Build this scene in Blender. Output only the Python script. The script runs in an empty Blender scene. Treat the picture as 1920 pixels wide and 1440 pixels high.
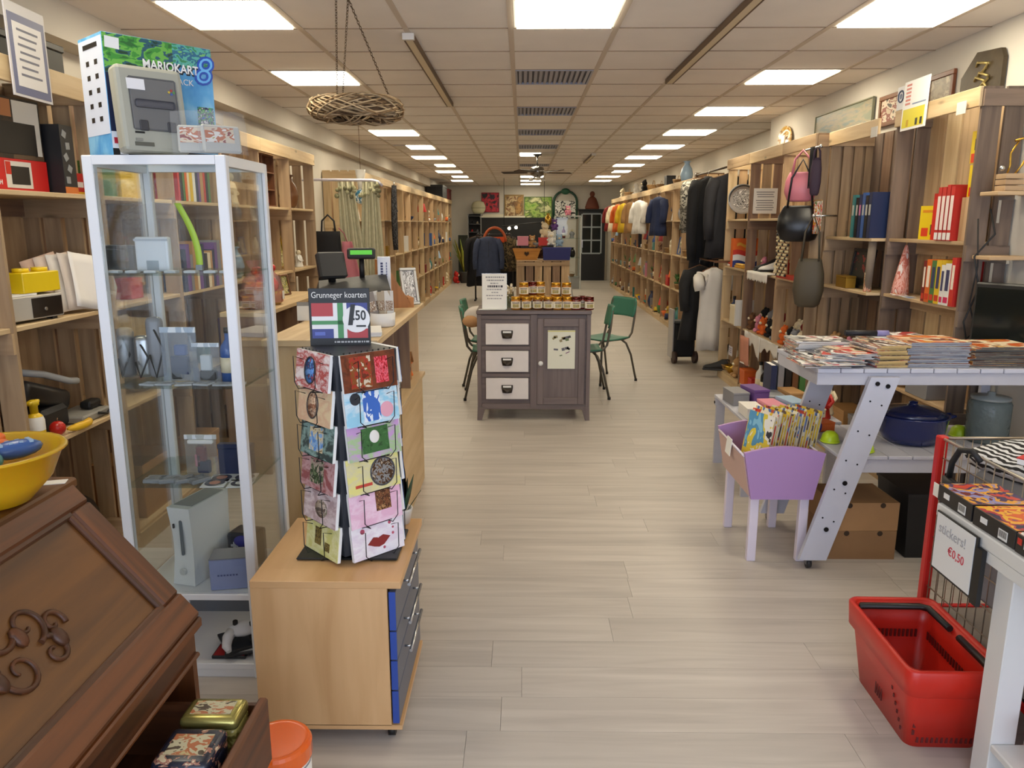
import bpy, bmesh, math, random
from mathutils import Matrix, Vector
SC = bpy.context.scene
COL = SC.collection
PI = math.pi

# ------------------------------------------------------------------ camera, world, lights, exposure
HC = 1.70                                   # lens height above the floor
FPX, PITCH, YAW = 1428.7, 0.2082, 0.0129    # focal length in px of the 1920x1440 frame, tilt down, turn left
cam_d = bpy.data.cameras.new('camera'); cam = bpy.data.objects.new('camera', cam_d); COL.objects.link(cam)
cam.location = (0, 0, HC); cam.rotation_euler = (PI/2 - PITCH, 0, YAW)
cam_d.sensor_width = 36.0; cam_d.lens = FPX/1920*36.0; cam_d.clip_start = 0.05; cam_d.clip_end = 100
SC.camera = cam
SC.view_settings.view_transform = 'Standard'; SC.view_settings.look = 'None'
SC.view_settings.gamma = 1.0; SC.view_settings.use_curve_mapping = False
SC.view_settings.exposure = 0.0
PANEL = 15.0        # radiance of a lit ceiling panel
DAY = 80.0          # watts of daylight through each shop window behind the camera
w = bpy.data.worlds.new('sky'); SC.world = w; w.use_nodes = True
w.node_tree.nodes['Background'].inputs[0].default_value = (0.62, 0.74, 1.0, 1)
w.node_tree.nodes['Background'].inputs[1].default_value = 0.6
for k, sx in enumerate((-1.35, 1.35)):
    ld = bpy.data.lights.new('shop_window_daylight', 'AREA'); ld.shape = 'RECTANGLE'; ld.size = 2.3; ld.size_y = 1.9
    ld.energy = DAY; ld.color = (0.70, 0.80, 1.0)
    lo = bpy.data.objects.new('shop_window_daylight', ld); COL.objects.link(lo)
    lo.location = (sx, -2.32, 1.5)      # faces into the shop (+Y)
    lo.rotation_euler = Vector((0, 1, -0.12)).to_track_quat('-Z', 'Y').to_euler()
CEIL = HC + 1.086

def ray(px, py):
    x = (px-960)/FPX; d = (py-720)/FPX
    cp, sp, cy, sy = math.cos(PITCH), math.sin(PITCH), math.cos(YAW), math.sin(YAW)
    return Vector((-sy*cp + x*cy + d*sy*sp, cy*cp + x*sy - d*cy*sp, -sp - d*cp))
def atY(px, py, v): r = ray(px, py); t = v/r.y; return Vector((r.x*t, v, HC+r.z*t))
def atX(px, py, v): r = ray(px, py); t = v/r.x; return Vector((v, r.y*t, HC+r.z*t))
def atZ(px, py, v): r = ray(px, py); t = (v-HC)/r.z; return Vector((r.x*t, r.y*t, v))

# ------------------------------------------------------------------ materials
def lin(c):
    if isinstance(c, str):
        c = c.lstrip('#'); c = [int(c[i:i+2], 16) for i in (0, 2, 4)]
    return tuple(((v/255)/12.92 if v/255 <= .04045 else ((v/255+.055)/1.055)**2.4) for v in c) + (1,)
MATS = {}
class N:
    def __init__(s, name):
        s.m = bpy.data.materials.new(name); s.m.use_nodes = True; s.t = s.m.node_tree; s.b = s.t.nodes['Principled BSDF']
    def n(s, typ, **kw):
        x = s.t.nodes.new(typ)
        for k, v in kw.items():
            if k.startswith('i_'): x.inputs[k[2:].replace('_', ' ')].default_value = v
            else: setattr(x, k, v)
        return x
    def l(s, a, b): s.t.links.new(a, b)
    def ramp(s, stops, mode='LINEAR'):
        r = s.n('ShaderNodeValToRGB'); r.color_ramp.interpolation = mode; e = r.color_ramp.elements
        while len(e) < len(stops): e.new(0.5)
        for i, (p, c) in enumerate(stops): e[i].position = p; e[i].color = lin(c)
        return r
    def mapping(s, coord, scale=(1, 1, 1), rnd=0):
        tc = s.n('ShaderNodeTexCoord'); mp = s.n('ShaderNodeMapping'); mp.inputs['Scale'].default_value = scale
        src = tc.outputs[coord]
        if rnd:
            oi = s.n('ShaderNodeObjectInfo'); mu = s.n('ShaderNodeMath', operation='MULTIPLY'); mu.inputs[1].default_value = rnd
            s.l(oi.outputs['Random'], mu.inputs[0]); ad = s.n('ShaderNodeVectorMath', operation='ADD')
            s.l(src, ad.inputs[0]); s.l(mu.outputs[0], ad.inputs[1]); src = ad.outputs[0]
        s.l(src, mp.inputs['Vector']); return mp.outputs[0]
    def bump(s, h, strength=.2, dist=.002):
        b = s.n('ShaderNodeBump'); b.inputs['Strength'].default_value = strength; b.inputs['Distance'].default_value = dist
        s.l(h, b.inputs['Height']); s.l(b.outputs[0], s.b.inputs['Normal'])
def mat(c, rough=.5, metal=0., spec=.5, var=0., scale=8., bump=0., coat=0.):
    key = ('m', str(c), rough, metal, spec, var, scale, bump, coat)
    if key in MATS: return MATS[key]
    a = N('plain'); b = a.b; b.inputs['Base Color'].default_value = lin(c); b.inputs['Roughness'].default_value = rough
    b.inputs['Metallic'].default_value = metal; b.inputs['Specular IOR Level'].default_value = spec; b.inputs['Coat Weight'].default_value = coat
    if var or bump:
        v = a.mapping('Object', rnd=7); nz = a.n('ShaderNodeTexNoise'); nz.inputs['Scale'].default_value = scale; nz.inputs['Detail'].default_value = 3
        a.l(v, nz.inputs['Vector'])
        if var:
            h = a.n('ShaderNodeHueSaturation'); h.inputs['Color'].default_value = lin(c)
            mr = a.n('ShaderNodeMapRange'); mr.inputs[1].default_value = .3; mr.inputs[2].default_value = .7; mr.inputs[3].default_value = 1-var; mr.inputs[4].default_value = 1+var
            a.l(nz.outputs[0], mr.inputs[0]); a.l(mr.outputs[0], h.inputs['Value']); a.l(h.outputs[0], b.inputs['Base Color'])
        if bump: a.bump(nz.outputs[0], bump)
    MATS[key] = a.m; return a.m
def wood(c1, c2, rough=.55, knots=True, var=.16, grain=22., coat=0., streak=1.6):
    """timber: streaks along the piece (u of the box-mapped UV), a few knots, each piece a little different"""
    key = ('w', str(c1), str(c2), rough, knots, var, grain, coat)
    if key in MATS: return MATS[key]
    a = N('timber'); b = a.b
    v = a.mapping('UV', (streak, grain, 1), rnd=0)
    oi = a.n('ShaderNodeObjectInfo'); mu = a.n('ShaderNodeMath', operation='MULTIPLY'); mu.inputs[1].default_value = 37.0; a.l(oi.outputs['Random'], mu.inputs[0])
    nz = a.n('ShaderNodeTexNoise', noise_dimensions='4D'); nz.inputs['Scale'].default_value = 1; nz.inputs['Detail'].default_value = 5; nz.inputs['Distortion'].default_value = .6
    a.l(v, nz.inputs['Vector']); a.l(mu.outputs[0], nz.inputs['W'])
    rp = a.ramp([(.32, c2), (.62, c1)]); a.l(nz.outputs[0], rp.inputs[0])
    col = rp.outputs[0]
    if knots:
        v2 = a.mapping('UV', (2.2, 7, 1), rnd=19); vo = a.n('ShaderNodeTexVoronoi'); vo.inputs['Scale'].default_value = 1; a.l(v2, vo.inputs['Vector'])
        kr = a.n('ShaderNodeMapRange'); kr.inputs[1].default_value = .03; kr.inputs[2].default_value = .11; kr.inputs[3].default_value = .55; kr.inputs[4].default_value = 1
        a.l(vo.outputs['Distance'], kr.inputs[0]); mx = a.n('ShaderNodeMix', data_type='RGBA', blend_type='MULTIPLY'); mx.inputs[0].default_value = 1
        a.l(col, mx.inputs[6]); a.l(kr.outputs[0], mx.inputs[7]); col = mx.outputs[2]
    h = a.n('ShaderNodeHueSaturation'); mr = a.n('ShaderNodeMapRange'); mr.inputs[3].default_value = 1-var; mr.inputs[4].default_value = 1+var*.7
    a.l(oi.outputs['Random'], mr.inputs[0]); a.l(mr.outputs[0], h.inputs['Value']); a.l(col, h.inputs['Color'])
    a.l(h.outputs[0], b.inputs['Base Color']); b.inputs['Roughness'].default_value = rough; b.inputs['Coat Weight'].default_value = coat
    b.inputs['Coat Roughness'].default_value = .25
    a.bump(nz.outputs[0], .12)
    MATS[key] = a.m; return a.m
def rnd_mat(cols, rough=.5, spec=.5):
    """one flat colour per object, picked from a palette by the object's own random number"""
    key = ('r', tuple(cols), rough)
    if key in MATS: return MATS[key]
    a = N('assorted'); oi = a.n('ShaderNodeObjectInfo'); rp = a.ramp([(i/len(cols), c) for i, c in enumerate(cols)], 'CONSTANT')
    a.l(oi.outputs['Random'], rp.inputs[0]); a.l(rp.outputs[0], a.b.inputs['Base Color']); a.b.inputs['Roughness'].default_value = rough
    MATS[key] = a.m; return a.m
def pic(cols, seed=0., scale=6., rough=.35, soft=False, rnd=0, coat=0., coord='Generated'):
    """printed picture: patches of a few inks; rnd shifts the print from copy to copy"""
    key = ('p', tuple(cols), seed, scale, rough, soft, rnd, coord)
    if key in MATS: return MATS[key]
    a = N('print'); v = a.mapping(coord, rnd=rnd); n0 = a.n('ShaderNodeTexNoise', noise_dimensions='4D'); n0.inputs['Scale'].default_value = scale
    n0.inputs['W'].default_value = seed*3.7; n0.inputs['Detail'].default_value = 4 if soft else 2.2; n0.inputs['Roughness'].default_value = .6; n0.inputs['Distortion'].default_value = .5
    a.l(v, n0.inputs['Vector'])
    k = len(cols); lo, hi = .3, .7
    rp = a.ramp([(lo+(hi-lo)*i/k if i else 0, c) for i, c in enumerate(cols)], 'LINEAR' if soft else 'CONSTANT')
    a.l(n0.outputs[0], rp.inputs[0]); a.l(rp.outputs[0], a.b.inputs['Base Color']); a.b.inputs['Roughness'].default_value = rough; a.b.inputs['Coat Weight'].default_value = coat
    MATS[key] = a.m; return a.m
def glass(tint='#fafcfc', refl=.03, rough=.02):
    key = ('g', tint, refl)
    if key in MATS: return MATS[key]
    a = N('clear_glass'); t = a.t; t.nodes.remove(a.b)
    tr = a.n('ShaderNodeBsdfTransparent'); tr.inputs[0].default_value = lin(tint)
    gl = a.n('ShaderNodeBsdfGlossy'); gl.inputs['Roughness'].default_value = rough; gl.inputs[0].default_value = (1, 1, 1, 1)
    fr = a.n('ShaderNodeLayerWeight'); fr.inputs[0].default_value = .25
    ma = a.n('ShaderNodeMath', operation='MULTIPLY_ADD'); ma.inputs[1].default_value = .5; ma.inputs[2].default_value = refl*.2; a.l(fr.outputs['Fresnel'], ma.inputs[0])
    mx = a.n('ShaderNodeMixShader'); a.l(ma.outputs[0], mx.inputs[0]); a.l(tr.outputs[0], mx.inputs[1]); a.l(gl.outputs[0], mx.inputs[2])
    a.l(mx.outputs[0], t.nodes['Material Output'].inputs[0]); MATS[key] = a.m; return a.m
def plastic_film(tint='#e8ecec', amount=.25):
    key = ('f', tint, amount)
    if key in MATS: return MATS[key]
    a = N('cellophane'); t = a.t; t.nodes.remove(a.b)
    tr = a.n('ShaderNodeBsdfTransparent'); tr.inputs[0].default_value = lin(tint)
    pr = a.n('ShaderNodeBsdfPrincipled'); pr.inputs['Base Color'].default_value = lin(tint); pr.inputs['Roughness'].default_value = .12
    v = a.mapping('Object', rnd=5); nz = a.n('ShaderNodeTexNoise'); nz.inputs['Scale'].default_value = 30; a.l(v, nz.inputs['Vector'])
    bm = a.n('ShaderNodeBump'); bm.inputs['Strength'].default_value = .9; bm.inputs['Distance'].default_value = .01; a.l(nz.outputs[0], bm.inputs['Height']); a.l(bm.outputs[0], pr.inputs['Normal'])
    mx = a.n('ShaderNodeMixShader'); mx.inputs[0].default_value = amount; a.l(tr.outputs[0], mx.inputs[1]); a.l(pr.outputs[0], mx.inputs[2])
    a.l(mx.outputs[0], t.nodes['Material Output'].inputs[0]); MATS[key] = a.m; return a.m
def emit(c, s):
    key = ('e', c, s)
    if key in MATS: return MATS[key]
    a = N('lit'); a.b.inputs['Base Color'].default_value = lin(c); a.b.inputs['Emission Color'].default_value = lin(c); a.b.inputs['Emission Strength'].default_value = s
    MATS[key] = a.m; return a.m

# ------------------------------------------------------------------ mesh builder
class G:
    def __init__(s): s.bm = bmesh.new()
    def _m(s, vs, loc, rot):
        M = Matrix.Translation(loc)
        if rot is not None: M = M @ (rot if isinstance(rot, Matrix) else Matrix.Rotation(rot, 4, 'Z'))
        for v in vs: v.co = M @ v.co
    def box(s, cx, cy, cz, sx, sy, sz, rot=None, bev=0., seg=1, smooth=False):
        r = bmesh.ops.create_cube(s.bm, size=1); vs = r['verts']
        for v in vs: v.co = Vector((v.co.x*sx, v.co.y*sy, v.co.z*sz))
        if bev:
            es = list({e for v in vs for e in v.link_edges}); rb = bmesh.ops.bevel(s.bm, geom=es, offset=bev, segments=seg, affect='EDGES', profile=.5)
            vs = list({v for f in rb['faces'] for v in f.verts} | {v for v in vs if v.is_valid})
            if smooth:
                for f in {f for v in vs for f in v.link_faces}: f.smooth = True
        s._m(vs, (cx, cy, cz), rot); return s
    def b2(s, x0, x1, y0, y1, z0, z1, bev=0.): return s.box((x0+x1)/2, (y0+y1)/2, (z0+z1)/2, abs(x1-x0), abs(y1-y0), abs(z1-z0), bev=bev)
    def loft(s, rings, caps=(True, True), smooth=True, close=True):
        """rings: lists of points of equal length"""
        vr = [[s.bm.verts.new(p) for p in r] for r in rings]; n = len(vr[0])
        for a, b in zip(vr[:-1], vr[1:]):
            for i in range(n if close else n-1):
                j = (i+1) % n
                try: s.bm.faces.new((a[i], a[j], b[j], b[i])).smooth = smooth
                except ValueError: pass
        if close:
            if caps[0]: s.bm.faces.new(list(reversed(vr[0])))
            if caps[1]: s.bm.faces.new(vr[-1])
        return s
    def cyl(s, p0, p1, r, r2=None, n=12, caps=True, smooth=True):
        p0, p1 = Vector(p0), Vector(p1); d = (p1-p0).normalized(); a = d.orthogonal().normalized(); b = d.cross(a); r2 = r if r2 is None else r2
        ring = lambda p, q: [p + a*(q*math.cos(2*PI*i/n)) + b*(q*math.sin(2*PI*i/n)) for i in range(n)]
        return s.loft([ring(p0, r), ring(p1, r2)], (caps, caps), smooth)
    def lathe(s, prof, c=(0, 0, 0), n=16, smooth=True, sx=1., sy=1., caps=(True, True)):
        rings = [[Vector((c[0]+r*sx*math.cos(2*PI*i/n), c[1]+r*sy*math.sin(2*PI*i/n), c[2]+z)) for i in range(n)] for r, z in prof]
        return s.loft(rings, caps, smooth)
    def ball(s, c, r, sx=1., sy=1., sz=1., n=12, m=8, rot=None):
        k = len(s.bm.verts); prof = [(max(1e-4, math.sin(PI*i/m))*r, -math.cos(PI*i/m)*r*sz) for i in range(m+1)]
        s.lathe(prof, (0, 0, 0), n, True, sx, sy); s.bm.verts.ensure_lookup_table(); s._m(s.bm.verts[k:], c, rot); return s
    def tube(s, pts, r, n=6, closed=False, smooth=True, taper=None):
        pts = [Vector(p) for p in pts]; rings = []; a = None; L = len(pts)
        for i, p in enumerate(pts):
            if closed: d = pts[(i+1) % L]-pts[i-1]
            else: d = pts[min(i+1, L-1)]-pts[max(i-1, 0)]
            d.normalize()
            a = d.orthogonal().normalized() if a is None else (a - d*a.dot(d)).normalized()
            b = d.cross(a); q = r if taper is None else r*taper[i]
            rings.append([p + a*(q*math.cos(2*PI*j/n)) + b*(q*math.sin(2*PI*j/n)) for j in range(n)])
        if closed: rings.append(rings[0])
        return s.loft(rings, (not closed, not closed), smooth)
    def prism(s, poly, t, M=None, smooth=False):
        """2-D outline (x, z) extruded along y by t (centred), then moved by M"""
        k = len(s.bm.verts)
        s.loft([[Vector((x, -t/2, z)) for x, z in poly], [Vector((x, t/2, z)) for x, z in poly]], (True, True), smooth)
        if M is not None:
            s.bm.verts.ensure_lookup_table(); s._m(s.bm.verts[k:], (0, 0, 0), M)
        return s
    def grid(s, fn, nu, nv, thick=0., smooth=True):
        """sheet fn(u, v) -> point; thick gives it a second skin"""
        k = len(s.bm.verts)
        vs = [[s.bm.verts.new(fn(i/nu, j/nv)) for j in range(nv+1)] for i in range(nu+1)]
        fs = [s.bm.faces.new((vs[i][j], vs[i+1][j], vs[i+1][j+1], vs[i][j+1])) for i in range(nu) for j in range(nv)]
        for f in fs: f.smooth = smooth
        if thick:
            s.bm.normal_update(); bmesh.ops.solidify(s.bm, geom=fs, thickness=thick)
        return s
    def quad(s, *ps): s.bm.faces.new([s.bm.verts.new(p) for p in ps]); return s
    def mesh(s, name, m):
        bm = s.bm; bmesh.ops.recalc_face_normals(bm, faces=bm.faces)
        uv = bm.loops.layers.uv.new('UVMap')
        if bm.verts:
            mn = [min(v.co[i] for v in bm.verts) for i in range(3)]; mxx = [max(v.co[i] for v in bm.verts) for i in range(3)]
            ext = [mxx[i]-mn[i] for i in range(3)]; order = sorted(range(3), key=lambda i: -ext[i])
            for f in bm.faces:
                nn = [abs(c) for c in f.normal]; drop = nn.index(max(nn)); ax = [i for i in order if i != drop]
                for lp in f.loops: lp[uv].uv = (lp.vert.co[ax[0]], lp.vert.co[ax[1]]+lp.vert.co[drop]*.37)
        me = bpy.data.meshes.new(name); bm.to_mesh(me); bm.free()
        for x in (m if isinstance(m, (list, tuple)) else [m]): me.materials.append(x)
        return me
    def o(s, name, m, parent=None, loc=(0, 0, 0), rot=None):
        return put(name, s.mesh(name, m), parent, loc, rot)
def put(name, me, parent=None, loc=(0, 0, 0), rot=None):
    o = bpy.data.objects.new(name, me); COL.objects.link(o); o.location = loc
    if rot is not None: o.rotation_euler = (0, 0, rot) if isinstance(rot, (int, float)) else (rot.to_euler() if isinstance(rot, Matrix) else rot)
    if parent is not None: o.parent = parent
    return o
def kind(o, k='structure'): o['kind'] = k; return o
USED = {}
def tag(o, label, cat, group=None):
    o['label'] = label; o['category'] = cat
    if group: o['group'] = group
    USED[label] = USED.get(label, 0)+1
    return o
def thing(name, label, cat, loc=(0, 0, 0), rz=0, group=None):
    o = bpy.data.objects.new(name, None); COL.objects.link(o); o.empty_display_size = .1
    o.location = loc; o.rotation_euler = (0, 0, rz) if isinstance(rz, (int, float)) else rz
    return tag(o, label, cat, group)
BOX = {}
def bx(name, m, parent, x0, x1, y0, y1, z0, z1, bev=.0):
    """one board or panel; equal boards share their mesh"""
    sx, sy, sz = abs(x1-x0), abs(y1-y0), abs(z1-z0); key = (round(sx, 4), round(sy, 4), round(sz, 4), m.name, bev)
    if key not in BOX: BOX[key] = G().box(0, 0, 0, sx, sy, sz, bev=bev).mesh(name, m)
    return put(name, BOX[key], parent, ((x0+x1)/2, (y0+y1)/2, (z0+z1)/2))
def dup(root, loc, rz=None, label=None, group=None, mats=None):
    r = root.copy(); COL.objects.link(r); r.location = loc
    if rz is not None: r.rotation_euler = (0, 0, rz) if isinstance(rz, (int, float)) else rz
    if label: tag(r, label, r.get('category', 'thing'), group)
    for ch in list(root.children):
        c = ch.copy(); COL.objects.link(c); c.parent = r
        for g in ch.children: d = g.copy(); COL.objects.link(d); d.parent = c
    return r
def text(name, body, size, m, parent, loc, rot, align='LEFT', extr=.0006, shear=0., sx=1., bold=0.):
    """lettering as flat raised mesh"""
    cu = bpy.data.curves.new(name, 'FONT'); cu.body = body; cu.size = size; cu.align_x = align; cu.align_y = 'BOTTOM_BASELINE' if False else 'BOTTOM'; cu.extrude = extr; cu.shear = shear
    cu.resolution_u = 3; cu.offset = bold
    t = bpy.data.objects.new(name+'_src', cu); COL.objects.link(t)
    me = bpy.data.meshes.new_from_object(t.evaluated_get(bpy.context.evaluated_depsgraph_get())); bpy.data.objects.remove(t)
    if sx != 1: me.transform(Matrix.Diagonal((sx, 1, 1, 1)))
    me.materials.clear(); me.materials.append(m); return put(name, me, parent, loc, rot)
R3 = lambda x=0, y=0, z=0: Matrix.Rotation(z, 4, 'Z') @ Matrix.Rotation(y, 4, 'Y') @ Matrix.Rotation(x, 4, 'X')
ORD = ['first', 'second', 'third', 'fourth', 'fifth', 'sixth', 'seventh', 'eighth', 'ninth', 'tenth', 'eleventh', 'twelfth', 'thirteenth', 'fourteenth', 'fifteenth', 'sixteenth']
PINE = wood('#cdb08a', '#b0906a'); PINE2 = wood('#bfa27e', '#9c7f60', var=.22); AGED = wood('#96795f', '#75594a', var=.2); GREYW = wood('#857263', '#63544a', var=.15); PALE = wood('#d8bf96', '#c2a47a', var=.12)
WHITE = mat('#e9e9e6', .45); BLACK = mat('#151515', .5); PAPER = mat('#f0efea', .7); GREYM = mat('#8b8d90', .35, .9); STEEL = mat('#c4c6c8', .25, 1.); INK = mat('#3a3a40', .7); RED = mat('#c32a24', .4); GLASS = glass()
# ================================================================== the room
XL, XR, XR2, YP, YF, YB = -2.45, 2.65, 2.95, 8.55, 23.3, -2.6
COLX, ROWY = -0.067, 4.662
plaster = mat('#dcd6ca', .85, var=.03, scale=2.5); plaster_dk = mat('#cfc8bc', .85, var=.03, scale=2)
kind(G().b2(XL-.2, XL, YB, YF+.2, 0, CEIL+.2).o('wall_left', plaster))
kind(G().b2(XL, -2.30, YB, YF, 2.60, CEIL+.02).o('trim_1', plaster_dk))
kind(G().b2(XR, XR2+.2, YB, YP, 0, CEIL+.2).o('wall_right', plaster))
kind(G().b2(XR2, XR2+.2, YP, YF+.2, 0, CEIL+.2).o('wall_right_far', plaster))
kind(G().b2(XL, XR2, YF, YF+.2, 0, CEIL+.2).o('wall_far', mat('#cfcabf', .85, var=.04, scale=2)))
# shop front behind the camera: sill, head, three piers and two panes
g = G(); g.b2(XL, XR, YB-.2, YB, 0, .5); g.b2(XL, XR, YB-.2, YB, 2.5, CEIL+.2)
for x0, x1 in ((XL, -2.4), (-.2, .2), (2.4, XR)): g.b2(x0, x1, YB-.2, YB, .5, 2.5)
kind(g.o('wall_front', plaster))
for i, (x0, x1) in enumerate(((-2.4, -.2), (.2, 2.4))): kind(G().b2(x0, x1, YB-.11, YB-.1, .5, 2.5).o('window_%d' % (i+1), GLASS))
# ---- floor: planks laid across the shop, single boards as far as they can be told apart
def plank_mat():
    a = N('laminate'); b = a.b
    oi = a.n('ShaderNodeObjectInfo'); v = a.mapping('UV', (1.1, 16, 1)); mu = a.n('ShaderNodeMath', operation='MULTIPLY'); mu.inputs[1].default_value = 41; a.l(oi.outputs['Random'], mu.inputs[0])
    nz = a.n('ShaderNodeTexNoise', noise_dimensions='4D'); nz.inputs['Scale'].default_value = 1; nz.inputs['Detail'].default_value = 6; nz.inputs['Distortion'].default_value = 1.0; a.l(v, nz.inputs['Vector']); a.l(mu.outputs[0], nz.inputs['W'])
    rp = a.ramp([(.25, '#a8a098'), (.5, '#b9b1a8'), (.75, '#c6beb5')]); a.l(nz.outputs[0], rp.inputs[0])
    h = a.n('ShaderNodeHueSaturation'); mr = a.n('ShaderNodeMapRange'); mr.inputs[3].default_value = .95; mr.inputs[4].default_value = 1.05; a.l(oi.outputs['Random'], mr.inputs[0]); a.l(mr.outputs[0], h.inputs['Value']); a.l(rp.outputs[0], h.inputs['Color'])
    a.l(h.outputs[0], b.inputs['Base Color']); b.inputs['Roughness'].default_value = .42; b.inputs['Specular IOR Level'].default_value = .45; a.bump(nz.outputs[0], .06)
    return a.m
LAM = plank_mat()
def floor_far_mat():
    a = N('laminate_far'); b = a.b; v = a.mapping('Object'); br = a.n('ShaderNodeTexBrick'); a.l(v, br.inputs['Vector']); br.inputs['Scale'].default_value = 1
    br.inputs['Brick Width'].default_value = 1.285; br.inputs['Row Height'].default_value = .192; br.inputs['Mortar Size'].default_value = .0012; br.inputs['Color1'].default_value = lin('#beb6ac'); br.inputs['Color2'].default_value = lin('#b4aca2'); br.inputs['Mortar'].default_value = lin('#8b8278')
    v2 = a.mapping('Object', (1.1, 16, 1)); nz = a.n('ShaderNodeTexNoise'); nz.inputs['Scale'].default_value = 1; nz.inputs['Detail'].default_value = 6; a.l(v2, nz.inputs['Vector'])
    mr = a.n('ShaderNodeMapRange'); mr.inputs[1].default_value = .3; mr.inputs[2].default_value = .7; mr.inputs[3].default_value = .92; mr.inputs[4].default_value = 1.08; a.l(nz.outputs[0], mr.inputs[0])
    h = a.n('ShaderNodeHueSaturation'); a.l(mr.outputs[0], h.inputs['Value']); a.l(br.outputs[0], h.inputs['Color']); a.l(h.outputs[0], b.inputs['Base Color']); b.inputs['Roughness'].default_value = .42; b.inputs['Specular IOR Level'].default_value = .45
    return a.m
FL = kind(thing('floor', 'pale grey wood laminate floor of the shop', 'floor')); del FL['category'], FL['label']
PLY = 9.216                      # boards one by one up to here
bx('screed', mat('#7d756c', .9), FL, XL, XR2, YB, PLY, -.06, -.012)
kind(G().b2(XL, XR2, PLY, YF, -.06, 0).o('far_boards', floor_far_mat(), FL), 'stuff')
rr = random.Random(4); y = 0.0; row = 0
while y < PLY-.01:
    x = XL - rr.uniform(0, 1.1)
    while x < XR2:
        x0, x1 = max(x, XL), min(x+1.285, XR2)
        if x1-x0 > .05: bx('plank', LAM, FL, x0+.0006, x1-.0006, y+.0005, y+.1915, -.012, 0)
        x += 1.285
    y += .192
kind(G().b2(XL, XR2, YB, 0, -.012, 0).o('boards_behind', floor_far_mat(), FL), 'stuff')
# ---- ceiling: mineral tiles in a bar grid
tile_m = mat('#eee7df', .9, var=.03, scale=3, bump=.05); bar_m = mat('#cdbfae', .6)
CE = kind(thing('ceiling', 'suspended tile ceiling', 'ceiling')); del CE['category'], CE['label']
bx('ceiling_slab', mat('#5a524a', .9), CE, XL, XR2, YB, YF, CEIL+.03, CEIL+.2)
kind(G().b2(XL, XR2, YB, ROWY-.6*2, CEIL+.004, CEIL+.02).o('near_tiles', tile_m, CE), 'stuff')
for c in range(-4, 6): bx('grid_bar', bar_m, CE, COLX+.6*c-.016, COLX+.6*c+.016, ROWY-1.2, YF, CEIL-.004, CEIL+.02)
for k in range(-2, 32): bx('cross_bar', mat('#a08d77', .7), CE, XL, XR2, ROWY+.6*k-.0045, ROWY+.6*k+.0045, CEIL-.003, CEIL+.012)
LIGHTS = {}
for k in range(3, 28, 3): LIGHTS[(-3, k)] = 'half' if k in (12, 18, 24) else 'full'; LIGHTS[(3, k)] = 'half' if k == 21 else 'full'
LIGHTS[(-3, 0)] = LIGHTS[(3, 0)] = LIGHTS[(0, 0)] = 'full'; LIGHTS[(0, 14)] = 'half2'
for k in (24, 27, 30): LIGHTS[(0, k)] = 'full'
for k in (3, 6, 9, 12, 18): LIGHTS[(0, k)] = 'vent'
LIGHTS[(-3, -3)] = LIGHTS[(3, -3)] = 'full'
cnt = 0
for k in range(-1, 32):
    for c in range(-5, 6):
        if LIGHTS.get((c, k)): continue
        x0, x1 = max(COLX+.6*c, XL), min(COLX+.6*(c+1), XR if k < 6 else XR2); y0, y1 = ROWY+.6*(k-1), min(ROWY+.6*k, YF)
        if x1-x0 < .08 or y1 <= y0: continue
        if cnt < 297: bx('ceiling_tile', tile_m, CE, x0+.004, x1-.004, y0+.006, y1-.006, CEIL, CEIL+.018, .003)
        else: bx('far_tile', tile_m, CE, x0+.004, x1-.004, y0+.004, y1-.004, CEIL, CEIL+.018)
        cnt += 1
lamp_on = emit('#fff3d8', PANEL); lamp_off = mat('#cfc9bc', .4); frame_w = mat('#d9d4cb', .4); vent_m = mat('#a2a3ae', .45, .2); vent_b = mat('#6a6a74', .6)
side = {-3: 'left-hand', 0: 'middle', 3: 'right-hand'}
proto = {}
seen_n = {-3: 0, 0: 0, 3: 0}; vn = 0
for (c, k), kd in sorted(LIGHTS.items(), key=lambda q: (q[0][0], q[0][1])):
    loc = (COLX+.6*c+.3, ROWY+.6*k-.3, CEIL)
    if kd == 'vent':
        t = thing('ceiling_vent', 'grey slatted ceiling vent, %s from the shop front in the middle row' % ORD[vn], 'vent', loc, 0, 'ceiling vents'); vn += 1
        g = G(); [g.b2(a, b, c_, d, -.006, .012) for a, b, c_, d in ((-.285, .285, -.285, -.27), (-.285, .285, .27, .285), (-.285, -.27, -.27, .27), (.27, .285, -.27, .27))]; g.o('frame', vent_m, t)
        bx('backing', vent_b, t, -.27, .27, -.27, .27, .012, .02)
        for i in range(14): bx('slat', vent_m, t, -.26+.0385*i, -.26+.0385*i+.022, -.27, .27, -.003, .008)
        continue
    off = k < 0
    st = {'full': '', 'half': ' with one end dark', 'half2': ' with one end dark'}[kd]
    nm = 'square ceiling light%s, %s in the %s row from the front' % (st, ORD[seen_n[c]], side[c]); seen_n[c] += 1
    t = thing('ceiling_light', nm, 'light', loc, 0, 'ceiling light panels')
    g = G(); [g.b2(a, b, c_, d, -.004, .02) for a, b, c_, d in ((-.282, .282, -.282, -.266), (-.282, .282, .266, .282), (-.282, -.266, -.266, .266), (.266, .282, -.266, .266))]; g.o('frame', frame_w, t)
    if kd == 'full': bx('diffuser', lamp_on, t, -.266, .266, -.266, .266, -.012, .0)
    elif kd == 'half': bx('diffuser', lamp_on, t, -.09, .266, -.266, .266, -.012, .0); bx('dark_diffuser', lamp_off, t, -.266, -.09, -.266, .266, -.012, .0)
    else: bx('diffuser', lamp_on, t, -.266, .06, -.266, .266, -.012, .0); bx('dark_diffuser', lamp_off, t, .06, .266, -.266, .266, -.012, .0)
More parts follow.
